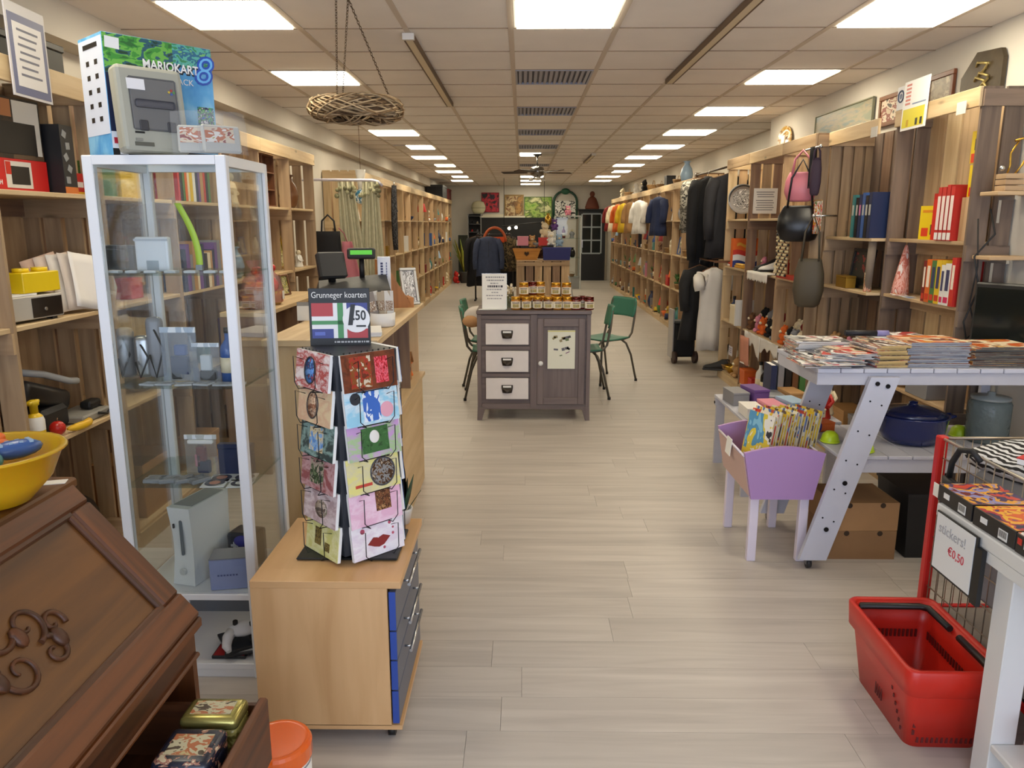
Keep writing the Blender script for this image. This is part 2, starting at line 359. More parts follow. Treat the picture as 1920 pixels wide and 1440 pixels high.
# ---- slim raceways under the ceiling
for x, y0, y1, lab in ((-.667, 4.78, 7.4, 'cream raceway under the ceiling beside the hanging wreath'), (1.133, 3.82, 6.25, 'long cream raceway under the ceiling between middle and right-hand lights'), (1.133, 12.6, 14.3, 'short cream raceway under the ceiling before the fan')):
    t = thing('ceiling_raceway', lab, 'raceway', (x, (y0+y1)/2, CEIL), 0, 'ceiling raceways'); L = (y1-y0)/2
    bx('channel', mat('#d8c8a8', .5), t, -.022, .022, -L, L, -.035, -.005)
    for s in (-1, 1): bx('edge', mat('#6a5540', .6), t, s*.027-.005, s*.027+.005, -L, L, -.036, -.004)
    bx('end_cap', mat('#d8d3cc', .5), t, -.034, .034, -L-.03, -L, -.04, -.004)
# ================================================================== crate shelving along both long walls
def slatted(name, m, parent, axis, a0, a1, n, fixed, z0, z1, t=.018, gap=.022, rr=random.Random(1)):
    """n upright boards side by side along an axis ('x' or 'y') standing at a fixed other coordinate"""
    w_ = (a1-a0)/n
    for i in range(n):
        p, q = a0+w_*i+(gap/2 if i else 0), a0+w_*(i+1)-(gap/2 if i < n-1 else 0); mm = m if not isinstance(m, (list, tuple)) else m[i % len(m)]
        if axis == 'y': bx(name, mm, parent, fixed-t/2, fixed+t/2, p, q, z0, z1)
        else: bx(name, mm, parent, p, q, fixed-t/2, fixed+t/2, z0, z1)
def bay(label, s, y0, y1, xf, xb, levels, top, m_side, m_back, m_shelf, m_rail, back_n=5, end_slats=False, rail=True, cleats=True, grp=''):
    """one shelf bay; s = -1 left wall, +1 right wall; xf front, xb back (both absolute)"""
    yc = (y0+y1)/2; t = thing('crate_shelf', label, 'shelf', (xf, yc, 0), 0, grp); L = (y1-y0)/2; d = (xb-xf)
    D = abs(d); X = lambda q: s*q            # q metres in from the front edge
    def xx(name, m, a, b, p, q, z0, z1, bev=.0): return bx(name, m, t, min(X(a), X(b)), max(X(a), X(b)), p, q, z0, z1, bev)
    for e in (-1, 1):
        p, q = (-L, -L+.018) if e < 0 else (L-.018, L)
        if e < 0 and not end_slats: continue            # the next bay's near end is the far end of this one
        k_ = 4 if D > .3 else 2; ws = (D-.01)/k_
        for i in range(k_): xx('side_slat', m_side if not isinstance(m_side, list) else m_side[i % len(m_side)], ws*i+(.011 if i else 0), ws*(i+1)-(.011 if i < k_-1 else 0), p, q, .0, top)
        ms0 = m_side[0] if isinstance(m_side, list) else m_side
        for z in [top-.1]+[z_-.105 for z_ in levels[1:]]+[.1]: xx('cleat', ms0, .0, D-.01, p-.016, p, z, z+.085)
    slatted('back_slat', m_back, t, 'y', -L+.018, L-.018, back_n, X(D-.02), .02, top-.02)
    for z in levels: xx('shelf_board', m_shelf, .012, D-.03, -L+.018, L-.018, z-.02, z, .002)
    if cleats:
        for z in levels[1:]: xx('back_rail', m_back[0] if isinstance(m_back, list) else m_back, D-.05, D-.03, -L+.018, L-.018, z-.1, z-.021)
    xx('plinth', m_shelf, .0, .016, -L, L, 0, .085)
    if rail: xx('top_rail', m_rail, -.018, -.0005, -L-.0, L, top-.1, top, .003)
    return t
LV = [.10, .66, 1.20, 1.74]
BAYS = {'ln': [], 'lf': [], 'rn': [], 'rf': []}
e = [3.0, 3.77, 4.54, 5.3, 6.05, 6.82, 7.6]
for i in range(6):
    bay('light pine crate shelf bay behind the glass cabinet, %s from the shop front' % ORD[i], -1, e[i], e[i+1], -2.02, XL, [.10, .77, 1.29, 1.83], 2.34, PINE2, [AGED, PINE2], PALE, PALE, 4, False, grp='pine crate shelf bays')
    BAYS['ln'].append((e[i], e[i+1]))
bay('pine crate shelf bay beside the brown writing desk at the front', -1, 1.95, 3.0, -2.02, XL, [.10, .77, 1.29, 1.83], 2.34, PINE2, [AGED, PINE2], PALE, PALE, 5, True, grp='pine crate shelf bays')
n = 14; y0 = 9.6; wdt = (22.3-y0)/n
for i in range(n):
    a, b = y0+wdt*i, y0+wdt*(i+1); BAYS['lf'].append((a, b))
    bay('pine crate shelf bay, %s beyond the counter on the left-hand wall' % ORD[i], -1, a, b, -2.02, XL, LV, 2.33, PINE if i % 3 else PALE, PINE2, PALE, PALE, 4, i == 0, grp='far left pine shelf bays')
e = [(4.24, 5.17, 2.41), (5.17, 5.98, 2.31), (6.0, 6.75, 2.22), (6.75, 7.70, 2.22), (7.70, 8.52, 2.22)]
woods = [(GREYW, [PINE, PALE], PALE), (PINE2, [GREYW, AGED], PALE), (PINE2, [AGED, GREYW], PINE), ([AGED, PINE2], [AGED, PINE], PALE), ([PALE, PINE], [PINE, PALE], PINE)]
desc = ['crate shelf bay with yellow and red books, grey slatted end', 'greyish crate shelf bay with hanging bags and framed picture', 'crate shelf bay with printed notice beside hanging bags', 'crate shelf bay holding the black and white plate', 'crate shelf bay beside the hanging dark coats']
for i in range(5):
    ms, mb, mr_ = woods[i]; y0, y1, xf = e[i]
    bay(desc[i], 1, y0, y1, xf, XR, [.10, .66, 1.24, 1.60 if i < 2 else 1.74], 2.40 if i == 0 else 2.36, ms, mb, PALE if i else PINE, mr_, 5 if i < 3 else 4, i in (0, 2), grp='near right crate shelf bays')
    BAYS['rn'].append((y0, y1))
n = 14; y0 = 10.3; wdt = (21.2-y0)/n
for i in range(n):
    a, b = y0+wdt*i, y0+wdt*(i+1); BAYS['rf'].append((a, b))
    bay('pine crate shelf bay, %s past the hanging coats on the right-hand wall' % ORD[i], 1, a, b, 2.43, XR2, LV, 2.32, PINE2 if i % 2 else PINE, PINE2, PALE, PALE, 4, i == 0, grp='far right pine shelf bays')
# ================================================================== small goods: builders
CN = {'white': '#e8e6e0', 'cream': '#e6d8b8', 'red': '#c5302a', 'dark red': '#7c1f1e', 'orange': '#de6a28', 'yellow': '#e3bd2e', 'green': '#4d7a43', 'dark green': '#2c4a32', 'blue': '#3a5d9c', 'dark blue': '#232f52', 'light blue': '#9db9d3', 'purple': '#6d4a8c', 'pink': '#d98a9c', 'brown': '#6f4a2e', 'tan': '#b98f5e', 'black': '#1c1b1c', 'grey': '#86868a', 'silver': '#b8babd', 'gold': '#b8923c', 'teal': '#3b7d7c'}
def cm(c, rough=.45): return mat(CN.get(c, c), rough, .9 if c in ('silver', 'gold') else 0.)
def k_vase(n, lab, loc, h, c, rz=0, grp=None):
    t = thing('vase', lab, 'vase', loc, rz, grp); r = h*.3
    G().lathe([(r*.55, 0), (r*.8, h*.1), (r, h*.38), (r*.8, h*.66), (r*.4, h*.84), (r*.38, h*.92), (r*.55, h)], n=14).o('body', cm(c, .25), t)
    G().lathe([(r*.57, h), (r*.6, h*.97), (r*.55, h*.96), (r*.45, h*.98)], n=14, caps=(False, False)).o('rim', cm(c, .3), t); return t
def k_bottle(n, lab, loc, h, c, rz=0, grp=None):
    t = thing('bottle', lab, 'bottle', loc, rz, grp); r = h*.15
    G().lathe([(r, 0), (r, h*.58), (r*.9, h*.66), (r*.36, h*.78), (r*.34, h*.92)], n=12).o('body', cm(c, .2), t)
    G().lathe([(r*.42, h*.9), (r*.42, h)], n=10).o('cap', cm('black'), t); G().lathe([(r*1.02, h*.18), (r*1.02, h*.46)], n=12).o('paper_band', cm('cream'), t); return t
def k_mug(n, lab, loc, h, c, rz=0, grp=None):
    t = thing('mug', lab, 'mug', loc, rz, grp); r = h*.42
    G().lathe([(r*.9, 0), (r, h*.1), (r, h), (r*.9, h), (r*.88, h*.1)], n=14).o('cup', cm(c, .25), t)
    G().tube([(r*.95, 0, h*.8), (r*1.5, 0, h*.75), (r*1.6, 0, h*.45), (r*.95, 0, h*.2)], h*.06, 6).o('handle', cm(c, .25), t); return t
def k_bowl(n, lab, loc, h, c, rz=0, grp=None):
    t = thing('bowl', lab, 'bowl', loc, rz, grp); r = h*1.05
    G().lathe([(r*.4, 0), (r*.45, h*.08), (r*.85, h*.5), (r, h), (r*.94, h), (r*.8, h*.52), (r*.4, h*.14)], n=16).o('shell', cm(c, .25), t)
    G().lathe([(r*.42, 0), (r*.42, h*.07)], n=14).o('foot', cm(c, .35), t); return t
def k_figure(n, lab, loc, h, c, rz=0, grp=None, c2='cream'):
    t = thing('figurine', lab, 'figurine', loc, rz, grp); r = h*.24
    G().lathe([(r*1.1, 0), (r*1.1, h*.05), (r, h*.1), (r*.85, h*.3), (r*.95, h*.5), (r*.7, h*.66), (r*.3, h*.72)], n=12).o('body', cm(c, .4), t)
    G().ball((0, 0, h*.84), h*.15, n=10, m=7).o('head', cm(c2, .4), t)
    for s in (-1, 1): G().tube([(s*r*.75, 0, h*.62), (s*r*1.15, -r*.2, h*.45), (s*r*.7, -r*.8, h*.34)], h*.055, 6).o('arm', cm(c, .4), t)
    return t
def k_plush(n, lab, loc, h, c, rz=0, grp=None, c2='cream'):
    t = thing('soft_toy', lab, 'soft toy', loc, rz, grp); f = mat(CN.get(c, c), .95, var=.15, scale=40, bump=.5)
    G().ball((0, 0, h*.32), h*.28, .95, .85, 1.1).o('body', f, t); hd = G().ball((0, -h*.05, h*.72), h*.22, 1.05, .95, 1).o('head', f, t)
    G().ball((0, -h*.24, h*.66), h*.1, 1.1, .8, .8).o('muzzle', mat(CN[c2], .9), hd)
    for s in (-1, 1):
        G().ball((s*h*.17, 0, h*.92), h*.075).o('ear', f, hd); G().ball((s*h*.25, -h*.12, h*.4), h*.09, 1, 1.3, 1.6).o('arm', f, t); G().ball((s*h*.18, -h*.2, h*.105), h*.1, 1, 1.3, 1).o('leg', f, t)
    return t
def k_box(n, lab, loc, h, c, rz=0, grp=None, w_=None, d_=None):
    t = thing('box', lab, 'box', loc, rz, grp); w_ = w_ or h*1.2; d_ = d_ or h*.8
    G().box(0, 0, h*.42, w_, d_, h*.84, bev=.002).o('body', cm(c, .5), t); G().box(0, 0, h*.92, w_*1.03, d_*1.03, h*.16, bev=.002).o('lid', cm(c, .45), t); return t
def k_frame(n, lab, loc, h, c, rz=0, grp=None, cols=('#b8a888', '#6d6a58', '#d8cfb8', '#8f5a44'), w_=None, tilt=.16, seed=1.):
    """picture leaning back; local front is -y"""
    t = thing('picture_frame', lab, 'picture', loc, rz, grp); w_ = w_ or h*.78; b = h*.08; M = R3(-tilt)
    for nm, x, z, sx, sz in (('rail', 0, h-b/2, w_, b), ('rail', 0, b/2, w_, b), ('stile', -w_/2+b/2, h/2, b, h-2*b), ('stile', w_/2-b/2, h/2, b, h-2*b)):
        G().box(x, 0, z, sx, .02, sz, bev=.003).o(nm, cm(c, .4), t, rot=M)
    G().box(0, .004, h/2, w_-2*b, .006, h-2*b).o('picture', pic(cols, seed, 5), t, rot=M); return t
def k_basket(n, lab, loc, h, c, rz=0, grp=None):
    t = thing('basket', lab, 'basket', loc, rz, grp); r = h*.75; m = wood('#a8814f', '#7a5a34', grain=60)
    for i in range(6): z = h*.08+h*.11*i; q = r*(.78+.05*i); G().tube([(q*math.cos(a*PI/8), q*math.sin(a*PI/8), z) for a in range(16)], h*.06, 5, True).o('weave_ring', m, t)
    G().lathe([(r*.7, 0), (r*.74, h*.02), (r*.98, h*.68), (r*.9, h*.68), (r*.66, h*.05)], n=16).o('wall', m, t)
    G().tube([(r*math.cos(a*PI/10), 0, h*.66+h*.5*math.sin(a*PI/10)) for a in range(11)], h*.04, 6).o('handle', m, t); return t
def k_book(n, lab, loc, h, c, rz=0, grp=None, w_=None, t_=.03, rot=None, cols=None):
    t = thing('book', lab, 'book', loc, rot if rot is not None else rz, grp); w_ = w_ or h*.72; m = cols if cols is not None else cm(c, .4)
    G().b2(-t_/2, t_/2, -w_/2, w_/2-.004, .003, h-.003).o('pages', PAPER, t)
    for s in (-1, 1): G().b2(s*t_/2, s*(t_/2+.002), -w_/2-.001, w_/2, 0, h).o('cover', m, t)
    G().b2(-t_/2-.002, t_/2+.002, -w_/2-.003, -w_/2, 0, h).o('spine', m, t); return t
def k_shoe(n, lab, loc, h, c, rz=0, grp=None):
    t = thing('shoe', lab, 'shoe', loc, rz, grp); L = h*2.3
    G().box(0, 0, h*.1, L*.34, L, h*.18, bev=h*.07, seg=2).o('sole', cm('black'), t)
    rings = []
    for y, w_, z in ((-.48, .1, .3), (-.4, .15, .42), (-.2, .16, .55), (0, .15, .72), (.2, .14, .98), (.4, .14, 1.), (.47, .1, .95)):
        rings.append([Vector((L*w_*math.cos(a*PI/8), L*y, h*.17+(h*z-h*.17)*math.sin(a*PI/8))) for a in range(9)])
    G().loft(rings, (True, True)).o('upper', cm(c, .6), t); return t
def k_candle(n, lab, loc, h, c, rz=0, grp=None):
    t = thing('candle_holder', lab, 'candle holder', loc, rz, grp); r = h*.22
    G().lathe([(r, 0), (r*.9, h*.06), (r*.25, h*.12), (r*.2, h*.42), (r*.5, h*.5), (r*.5, h*.55)], n=12).o('stem', cm(c, .3), t); G().cyl((0, 0, h*.5), (0, 0, h*.94), r*.32, n=10).o('candle', cm('cream'), t); G().cyl((0, 0, h*.94), (0, 0, h), .002, n=5).o('wick', BLACK, t); return t
def k_pot(n, lab, loc, h, c, rz=0, grp=None):
    t = thing('potted_plant', lab, 'plant', loc, rz, grp); r = h*.22
    G().lathe([(r*.7, 0), (r, h*.34), (r*1.08, h*.35), (r*1.08, h*.4), (r*.9, h*.4), (r*.9, h*.36)], n=14).o('pot', cm(c, .6), t); rq = random.Random(int(h*1000)+int(loc[1]*10))
    for i in range(9):
        a = rq.uniform(0, 6.28); q = rq.uniform(.6, 1.2)*h*.3; p = [Vector((0, 0, h*.36)), Vector((math.cos(a)*q*.5, math.sin(a)*q*.5, h*.75)), Vector((math.cos(a)*q, math.sin(a)*q, h*rq.uniform(.7, 1)))]
        leafy(p, h*.06).o('leaf', cm('green', .6), t)
    return t
def leafy(p, w_):
    g = G(); rings = []
    for i in range(6):
        u = i/5; c = p[0]*(1-u)**2+p[1]*2*u*(1-u)+p[2]*u*u; d = (p[2]-p[0]); sd = d.cross(Vector((0, 0, 1))); sd = sd.normalized() if sd.length > 1e-4 else Vector((1, 0, 0)); ww = w_*math.sin(PI*min(.97, .12+u*.88))
        rings.append([c-sd*ww, c+Vector((0, 0, .002)), c+sd*ww, c-Vector((0, 0, .002))])
    return g.loft(rings, (True, True))
def k_lamp(n, lab, loc, h, c, rz=0, grp=None):
    t = thing('table_lamp', lab, 'lamp', loc, rz, grp); r = h*.2
    G().lathe([(r, 0), (r*.9, h*.05), (r*.3, h*.1), (r*.55, h*.28), (r*.2, h*.5), (r*.15, h*.56)], n=14).o('base', cm('brown', .4), t); G().lathe([(r*1.5, h*.52), (r*.85, h), (r*.83, h), (r*1.46, h*.52)], n=18, caps=(False, False)).o('shade', mat(CN.get(c, c), .8), t); return t
KITS = [k_vase, k_bottle, k_mug, k_bowl, k_figure, k_plush, k_box, k_frame, k_basket, k_book, k_shoe, k_candle, k_pot, k_lamp]
KN = ['vase', 'bottle', 'mug', 'bowl', 'figurine', 'soft toy', 'lidded box', 'picture frame', 'basket', 'standing book', 'shoe', 'candle holder', 'potted plant', 'lamp']
KH = [.26, .30, .11, .09, .24, .24, .14, .26, .11, .24, .09, .26, .26, .32]
LEVN = ['bottom', 'second', 'third', 'top']
def stock(run, bi, li, z, xf, s, spec, where, grp):
    """goods standing side by side on one shelf of one bay; spec: list of (kit index, colour word, scale)"""
    a, b = BAYS[run][bi]; n = len(spec)
    for j, (k, c, sc) in enumerate(spec):
        y = a+.16+(b-a-.22)*(j+.5)/n; h = KH[k]*sc
        lab = '%s %s on the %s shelf of the %s bay %s' % (c, KN[k], LEVN[li], ORD[bi], where)
        rz = (PI/2 if s > 0 else -PI/2) if k != 10 else (PI/2 if s > 0 else -PI/2)
        if k == 9: rz = PI/2 if s < 0 else -PI/2
        if k in (7, 4, 5): rz = -PI/2 if s > 0 else PI/2
        KITS[k](KN[k], lab, (xf+s*(.10 if k != 7 else .09), y, z+.002), h, c, rz, grp)
# ================================================================== goods in the far bays
rg = random.Random(11)
cols_ = ['white', 'cream', 'red', 'orange', 'yellow', 'green', 'blue', 'light blue', 'pink', 'brown', 'tan', 'black', 'grey', 'silver', 'gold', 'teal', 'dark blue', 'dark red']
def fill(run, xf, s, where, grp, dens):
    for bi in range(14):
        used = set()
        for li, z in enumerate(LV):
            n = dens(bi, li); spec = []
            for _ in range(n):
                while True:
                    k, c = rg.randrange(14), rg.choice(cols_)
                    if (k, c) not in used: break
                used.add((k, c)); spec.append((k, c, rg.uniform(.8, 1.25)))
            stock(run, bi, li, z, xf, s, spec, where, grp)
fill('lf', -2.02, -1, 'along the left-hand wall', 'goods in the far left bays', lambda b, l: (1, 2, 0, 0)[l] if b < 2 else ((1 if (b+l) % 2 == 0 else 0) if b < 8 else 3))
fill('rf', 2.43, 1, 'along the right-hand wall', 'goods in the far right bays', lambda b, l: (3 if l < 3 else 1) if b < 4 else 3)
# ================================================================== sideboard with jars, table and school chairs
SBG = wood('#786a66', '#685b58', .5, False, .02, 30); SBW = mat('#e3dcd8', .45, var=.02, scale=20); CUPM = mat('#3b342e', .4, .6)
t = thing('sideboard', 'grey-brown painted sideboard with three white drawers and a panelled door', 'sideboard', (.104, 6.5, 0)); W, D, H = .978, .44, .97; h2 = W/2
zz = lambda y: atY(1000, y, 6.5).z
xx_ = lambda x: atY(x, 680, 6.5).x-.104
g = G(); g.b2(-h2+.03, h2-.03, .02, D, .115, H-.04, .002); g.o('carcass', SBG, t)
G().b2(-h2-.005, h2+.005, -.015, D+.01, H-.035, H, .006).o('top', wood('#746662', '#5e524f', .4, False, .02, 30), t)
for s in (-1, 1):
    G().b2(s*h2-(.035 if s > 0 else 0), s*h2+(.035 if s < 0 else 0), 0, .03, .1, H-.036, .002).o('corner_stile', SBG, t)
    for y in (.015, D-.03):
        G().loft([[Vector((s*(h2-.02)+a*.02+s*.004, y+b*.018, 0)) for a, b in ((-1, -1), (1, -1), (1, 1), (-1, 1))], [Vector((s*(h2-.035)+a*.035, y+b*.02, .12)) for a, b in ((-1, -1), (1, -1), (1, 1), (-1, 1))]], smooth=False).o('leg', SBG, t)
G().b2(-.03, .03, 0, .022, .115, H-.036, .002).o('middle_stile', SBG, t)
G().b2(-h2+.036, h2-.036, .002, .02, .1, .15, .002).o('bottom_rail', SBG, t)
for y in (594, 652, 703): G().b2(-h2+.036, -.031, .004, .02, zz(y)-.022, zz(y)+.012, .002).o('drawer_rail', SBG, t)
for a, b in ((607, 646), (658, 697), (709, 748)):
    z1, z0 = zz(a), zz(b)
    d = G().b2(xx_(911), xx_(991), -.014, .02, z0, z1, .003).o('drawer', SBW, t); xc = (xx_(911)+xx_(991))/2; zc = (z0+z1)/2
    g = G(); g.grid(lambda u, v: Vector((xc+(u-.5)*.1*(1-.25*v), -.016-.03*math.sin(PI*min(1, v*1.1)*.5)*math.sin(PI*(.08+.84*u)), zc+.012-.045*v)), 10, 6, .003); g.o('cup_handle', CUPM, d)
    G().b2(xc-.05, xc+.05, -.02, -.012, zc+.008, zc+.034, .004).o('handle_plate', CUPM, d); G().b2(xc-.036, xc+.036, -.022, -.019, zc+.012, zc+.028).o('card_slot', PAPER, d)
dx0, dx1, dz0, dz1 = xx_(1007), xx_(1096), zz(758), zz(597)
dr = G().b2(dx0+.05, dx1-.05, .004, .016, dz0+.05, dz1-.06).o('door', SBG, t)
for nm, a in (('door_stile', (dx0, dx0+.055, dz0, dz1)), ('door_stile', (dx1-.055, dx1, dz0, dz1)), ('door_rail', (dx0+.055, dx1-.055, dz0, dz0+.06)), ('door_rail', (dx0+.055, dx1-.055, dz1-.07, dz1))):
    G().b2(a[0], a[1], -.012, .016, a[2], a[3], .004).o(nm, SBG, dr)
G().lathe([(.004, 0), (.008, .004), (.009, .014), (.02, .02), (.021, .028), (.012, .034), (.001, .035)], n=14).o('knob', WHITE, dr, (dx0+.03, -.012, zz(680)), R3(PI/2))
po = tag(thing('poster', '', '', (.104+xx_(1052), 6.5-.014, zz(655))), 'small botanical price poster taped to the sideboard door', 'poster')
G().box(0, 0, 0, .235, .0015, .335).o('sheet', mat('#e4e4d2', .7), po); G().box(0, -.001, .16, .235, .001, .012).o('tape', mat('#d5d08c', .3), po)
rp = random.Random(3)
for i in range(15):
    px_, pz_ = rp.uniform(-.09, .09), rp.uniform(-.14, .12); c = rp.choice(['#6f7f5a', '#84607a', '#6b6a72', '#9a8f6a', '#4a4a4a'])
    G().box(px_, -.0015, pz_, rp.uniform(.012, .04), .0006, rp.uniform(.006, .025), rot=R3(0, rp.uniform(-.6, .6))).o('drawing', mat(c, .8), po)
# ---- jars of honey and jam
def jar_proto():
    out = {}
    for nm, hon, lid in (('honey', '#b0701c', '#c8932a'), ('dark honey', '#6a3512', '#c8932a'), ('jam', '#6e1712', '#5a2018')):
        t = thing('jar', 'x', 'jar'); r, h = .042, .112
        a = N('honey_glass'); a.b.inputs['Base Color'].default_value = lin(hon); a.b.inputs['Roughness'].default_value = .08; a.b.inputs['Coat Weight'].default_value = .6
        G().lathe([(r*.9, 0), (r, .006), (r, .075), (r*.93, .086), (r*.86, .09)], n=16).o('glass', a.m, t)
        G().lathe([(r*.93, .088), (r*.95, .092), (r*.95, .11), (r*.9, h), (.001, h)], n=16).o('lid', mat(lid, .25, .7), t)
        g = G(); g.grid(lambda u, v: Vector(((r+.0008)*math.sin((u-.5)*2.6), -(r+.0008)*math.cos((u-.5)*2.6), .014+v*.058)), 8, 1); lb = g.o('label', mat('#efe6cf', .6), t)
        g = G(); g.grid(lambda u, v: Vector(((r+.0016)*math.sin((u-.5)*1.3), -(r+.0016)*math.cos((u-.5)*1.3), .02+v*.03)), 6, 4); g.o('drawing', pic(('#efe6cf', '#7d8a4a', '#c9a65a', '#54382c'), 4., 9), lb)
        g = G(); g.grid(lambda u, v: Vector(((r+.0016)*math.sin((u-.5)*1.5), -(r+.0016)*math.cos((u-.5)*1.5), .056+v*.008)), 6, 1); g.o('print_line', mat('#5a4a3c', .6), lb)
        out[nm] = t
    return out
JP = jar_proto(); used_j = set()
def jar(kd, px, Y, z, lab):
    x = atY(px, 560, Y).x; p = JP[kd]; g_ = 'honey and jam jars on the sideboard'
    if kd not in used_j: used_j.add(kd); p.location = (x, Y, z); p['label'] = lab; p['group'] = g_; return p
    q = dup(p, (x, Y, z), random.Random(px).uniform(-.25, .25)); q['label'] = lab; q['group'] = g_; return q
zt = .971
for i, (px, kd) in enumerate(((967, 'honey'), (987, 'honey'), (1008, 'dark honey'), (1028, 'dark honey'), (1045, 'honey'), (1064, 'honey'))): jar(kd, px, 6.56, zt, '%s jar with gold lid, %s in the front row on the sideboard' % (kd, ORD[i]))
for i, px in enumerate((1080, 1093, 1105)): jar('jam', px, 6.55+.088*(i % 2), zt, 'red jam jar with dark lid, %s beside the honey jars' % ORD[i])
for i, (px, kd) in enumerate(((980, 'dark honey'), (999, 'honey'), (1019, 'honey'), (1040, 'honey'), (1060, 'dark honey'))):
    jar(kd, px, 6.652, zt, '%s jar, %s in the middle row, lower layer' % (kd, ORD[i]))
    if i in (0, 3, 4): jar('honey', px+2, 6.652, zt+.113, 'honey jar stacked on top in the middle row, %s of three' % ORD[(0, 0, 0, 1, 2)[i]])
for i, px in enumerate((982, 999, 1013)):
    jar('dark honey', px, 6.745, zt, 'dark honey jar, %s in the back row, lower layer' % ORD[i])
    jar('honey' if i == 2 else 'jam', px, 6.745, zt+.113, '%s jar on top in the back row, %s of three' % ('honey' if i == 2 else 'dark jam', ORD[i]))
# ---- sign in a stand, papers, dried flowers
t = thing('sign_stand', 'white printed notice in a clear upright stand on the sideboard', 'sign', (atY(927, 575, 6.56).x, 6.56, zt)); 
bx('foot', glass('#f4f6f6', .3), t, -.105, .105, -.05, .06, .0, .006)
M = R3(-.06); G().box(0, 0, .155, .212, .003, .3).o('notice', PAPER, t, rot=M); G().box(0, .004, .155, .216, .002, .306).o('cover', glass('#f4f6f6', .2), t, rot=M)
for i, (w_, hh, c) in enumerate(((.15, .012, '#9a9aa0'), (.13, .01, '#8a8a92'), (.07, .01, '#9a9aa0'), (.115, .018, '#44444c'), (.13, .01, '#9a9aa0'), (.05, .009, '#a5a5aa'), (.14, .01, '#a0a0a6'), (.12, .01, '#a0a0a6'))):
    rq = random.Random(i); x = -w_/2
    while x < w_/2:
        ww = rq.uniform(.006, .02); G().box(x+ww/2, -.002, .275-.026*i, ww, .0006, hh).o('print', mat(c, .8), t, rot=M); x += ww+.005
t = thing('paper_stack', 'small stack of white order sheets in front of the notice stand', 'paper', (atY(922, 580, 6.53).x, 6.535, zt), .04)
for i in range(3): G().box(.004*i, -.003*i, .001+.0021*i, .225, .05, .002).o('sheet', PAPER, t)
t = thing('dried_flowers', 'glass vase of dried cream flowers beside the notice', 'flowers', (atY(955, 575, 6.7).x, 6.7, zt))
G().lathe([(.03, 0), (.032, .01), (.026, .06), (.034, .12), (.03, .12), (.022, .06), (.028, .012)], n=14).o('vase', glass('#dfe6da', .3), t); rq = random.Random(8)
for i in range(16):
    a, q = rq.uniform(0, 6.28), rq.uniform(.01, .06); hh = rq.uniform(.14, .2); st = G().tube([(0, 0, .02), (q*.4*math.cos(a), q*.4*math.sin(a), .1), (q*math.cos(a), q*math.sin(a), hh)], .0018, 5).o('stem', mat('#b9a06a', .8), t)
    G().ball((q*math.cos(a), q*math.sin(a), hh), .012, n=7, m=5).o('bloom', mat(rq.choice(['#e4d7b6', '#d8c49a', '#efe6d2']), .9), st)
t = thing('gift_wrap', 'crumpled white and kraft paper parcel behind the notice stand', 'parcel', (atY(895, 552, 7.15).x, 7.15, .741))
rq = random.Random(5)
G().ball((0, 0, .1), .1, 1.3, .9, .98, 12, 8).o('white_wrap', mat('#ddd6cd', .8, bump=.8, scale=14), t); G().ball((-.05, -.06, .06), .06, 1.5, 1, .98, 10, 6).o('kraft_wrap', mat('#c99a6a', .8, bump=.8, scale=14), t)
# ---- wooden table
OAK = wood('#b9793c', '#8f5726', .5, False, .05)
t = thing('dining_table', 'honey brown wooden table standing behind the sideboard', 'table', (.09, 7.75, 0)); G().b2(-.44, .44, -.72, .72, .705, .74, .006).o('tabletop', OAK, t)
for sx in (-1, 1):
    for sy in (-1, 1): G().b2(sx*.4-.03, sx*.4+.03, sy*.67-.03, sy*.67+.03, 0, .705, .004).o('leg', OAK, t)
    G().b2(sx*.4-.01, sx*.4+.01, -.64, .64, .62, .705).o('apron', OAK, t)
# ---- school chairs: green shells on bent tube
TUBE = mat('#5f5a50', .4, .5); GRN = mat('#3a7d66', .5, var=.04, scale=6)
def school_chair(loc, rz, lab):
    """front of the chair is local -y"""
    t = thing('school_chair', lab, 'chair', loc, rz, 'green school chairs'); T_ = .011
    G().grid(lambda u, v: Vector(((u-.5)*.38*(1-.08*v), -.19+.37*v, .455-.012*math.sin(PI*v)+.01*abs(2*u-1)**2)), 8, 8, .012).o('seat', GRN, t)
    g = G()
    g.grid(lambda u, v: Vector(((u-.5)*(.36-.05*abs(2*v-1)**3), .245+.035*(v-.5)+.03*(1-(2*u-1)**2), .66+.19*v)), 10, 8, .012); g.o('backrest', GRN, t)
    for s in (-1, 1):
        G().tube([(s*.15, -.17, .44), (s*.15, 0, .44), (s*.155, .12, .44), (s*.16, .19, .455), (s*.163, .225, .5), (s*.165, .25, .64), (s*.165, .268, .82)], T_, 8).o('back_tube', TUBE, t)
        lg = G().tube([(s*.15, -.14, .437), (s*.17, -.17, .40), (s*.19, -.19, .3), (s*.205, -.21, .01)], T_, 8).o('leg', TUBE, t); G().cyl((s*.205, -.21, 0), (s*.205, -.21, .025), .014, n=8).o('foot_cap', BLACK, lg)
        lg = G().tube([(s*.15, .1, .437), (s*.175, .14, .40), (s*.195, .19, .28), (s*.215, .25, .01)], T_, 8).o('leg', TUBE, t); G().cyl((s*.215, .25, 0), (s*.215, .25, .025), .014, n=8).o('foot_cap', BLACK, lg)
    for y in (-.12, .1): G().cyl((-.16, y, .437), (.16, y, .437), .009, n=8).o('crossbar', TUBE, t)
    t.scale = (1.1, 1.1, 1.06); return t
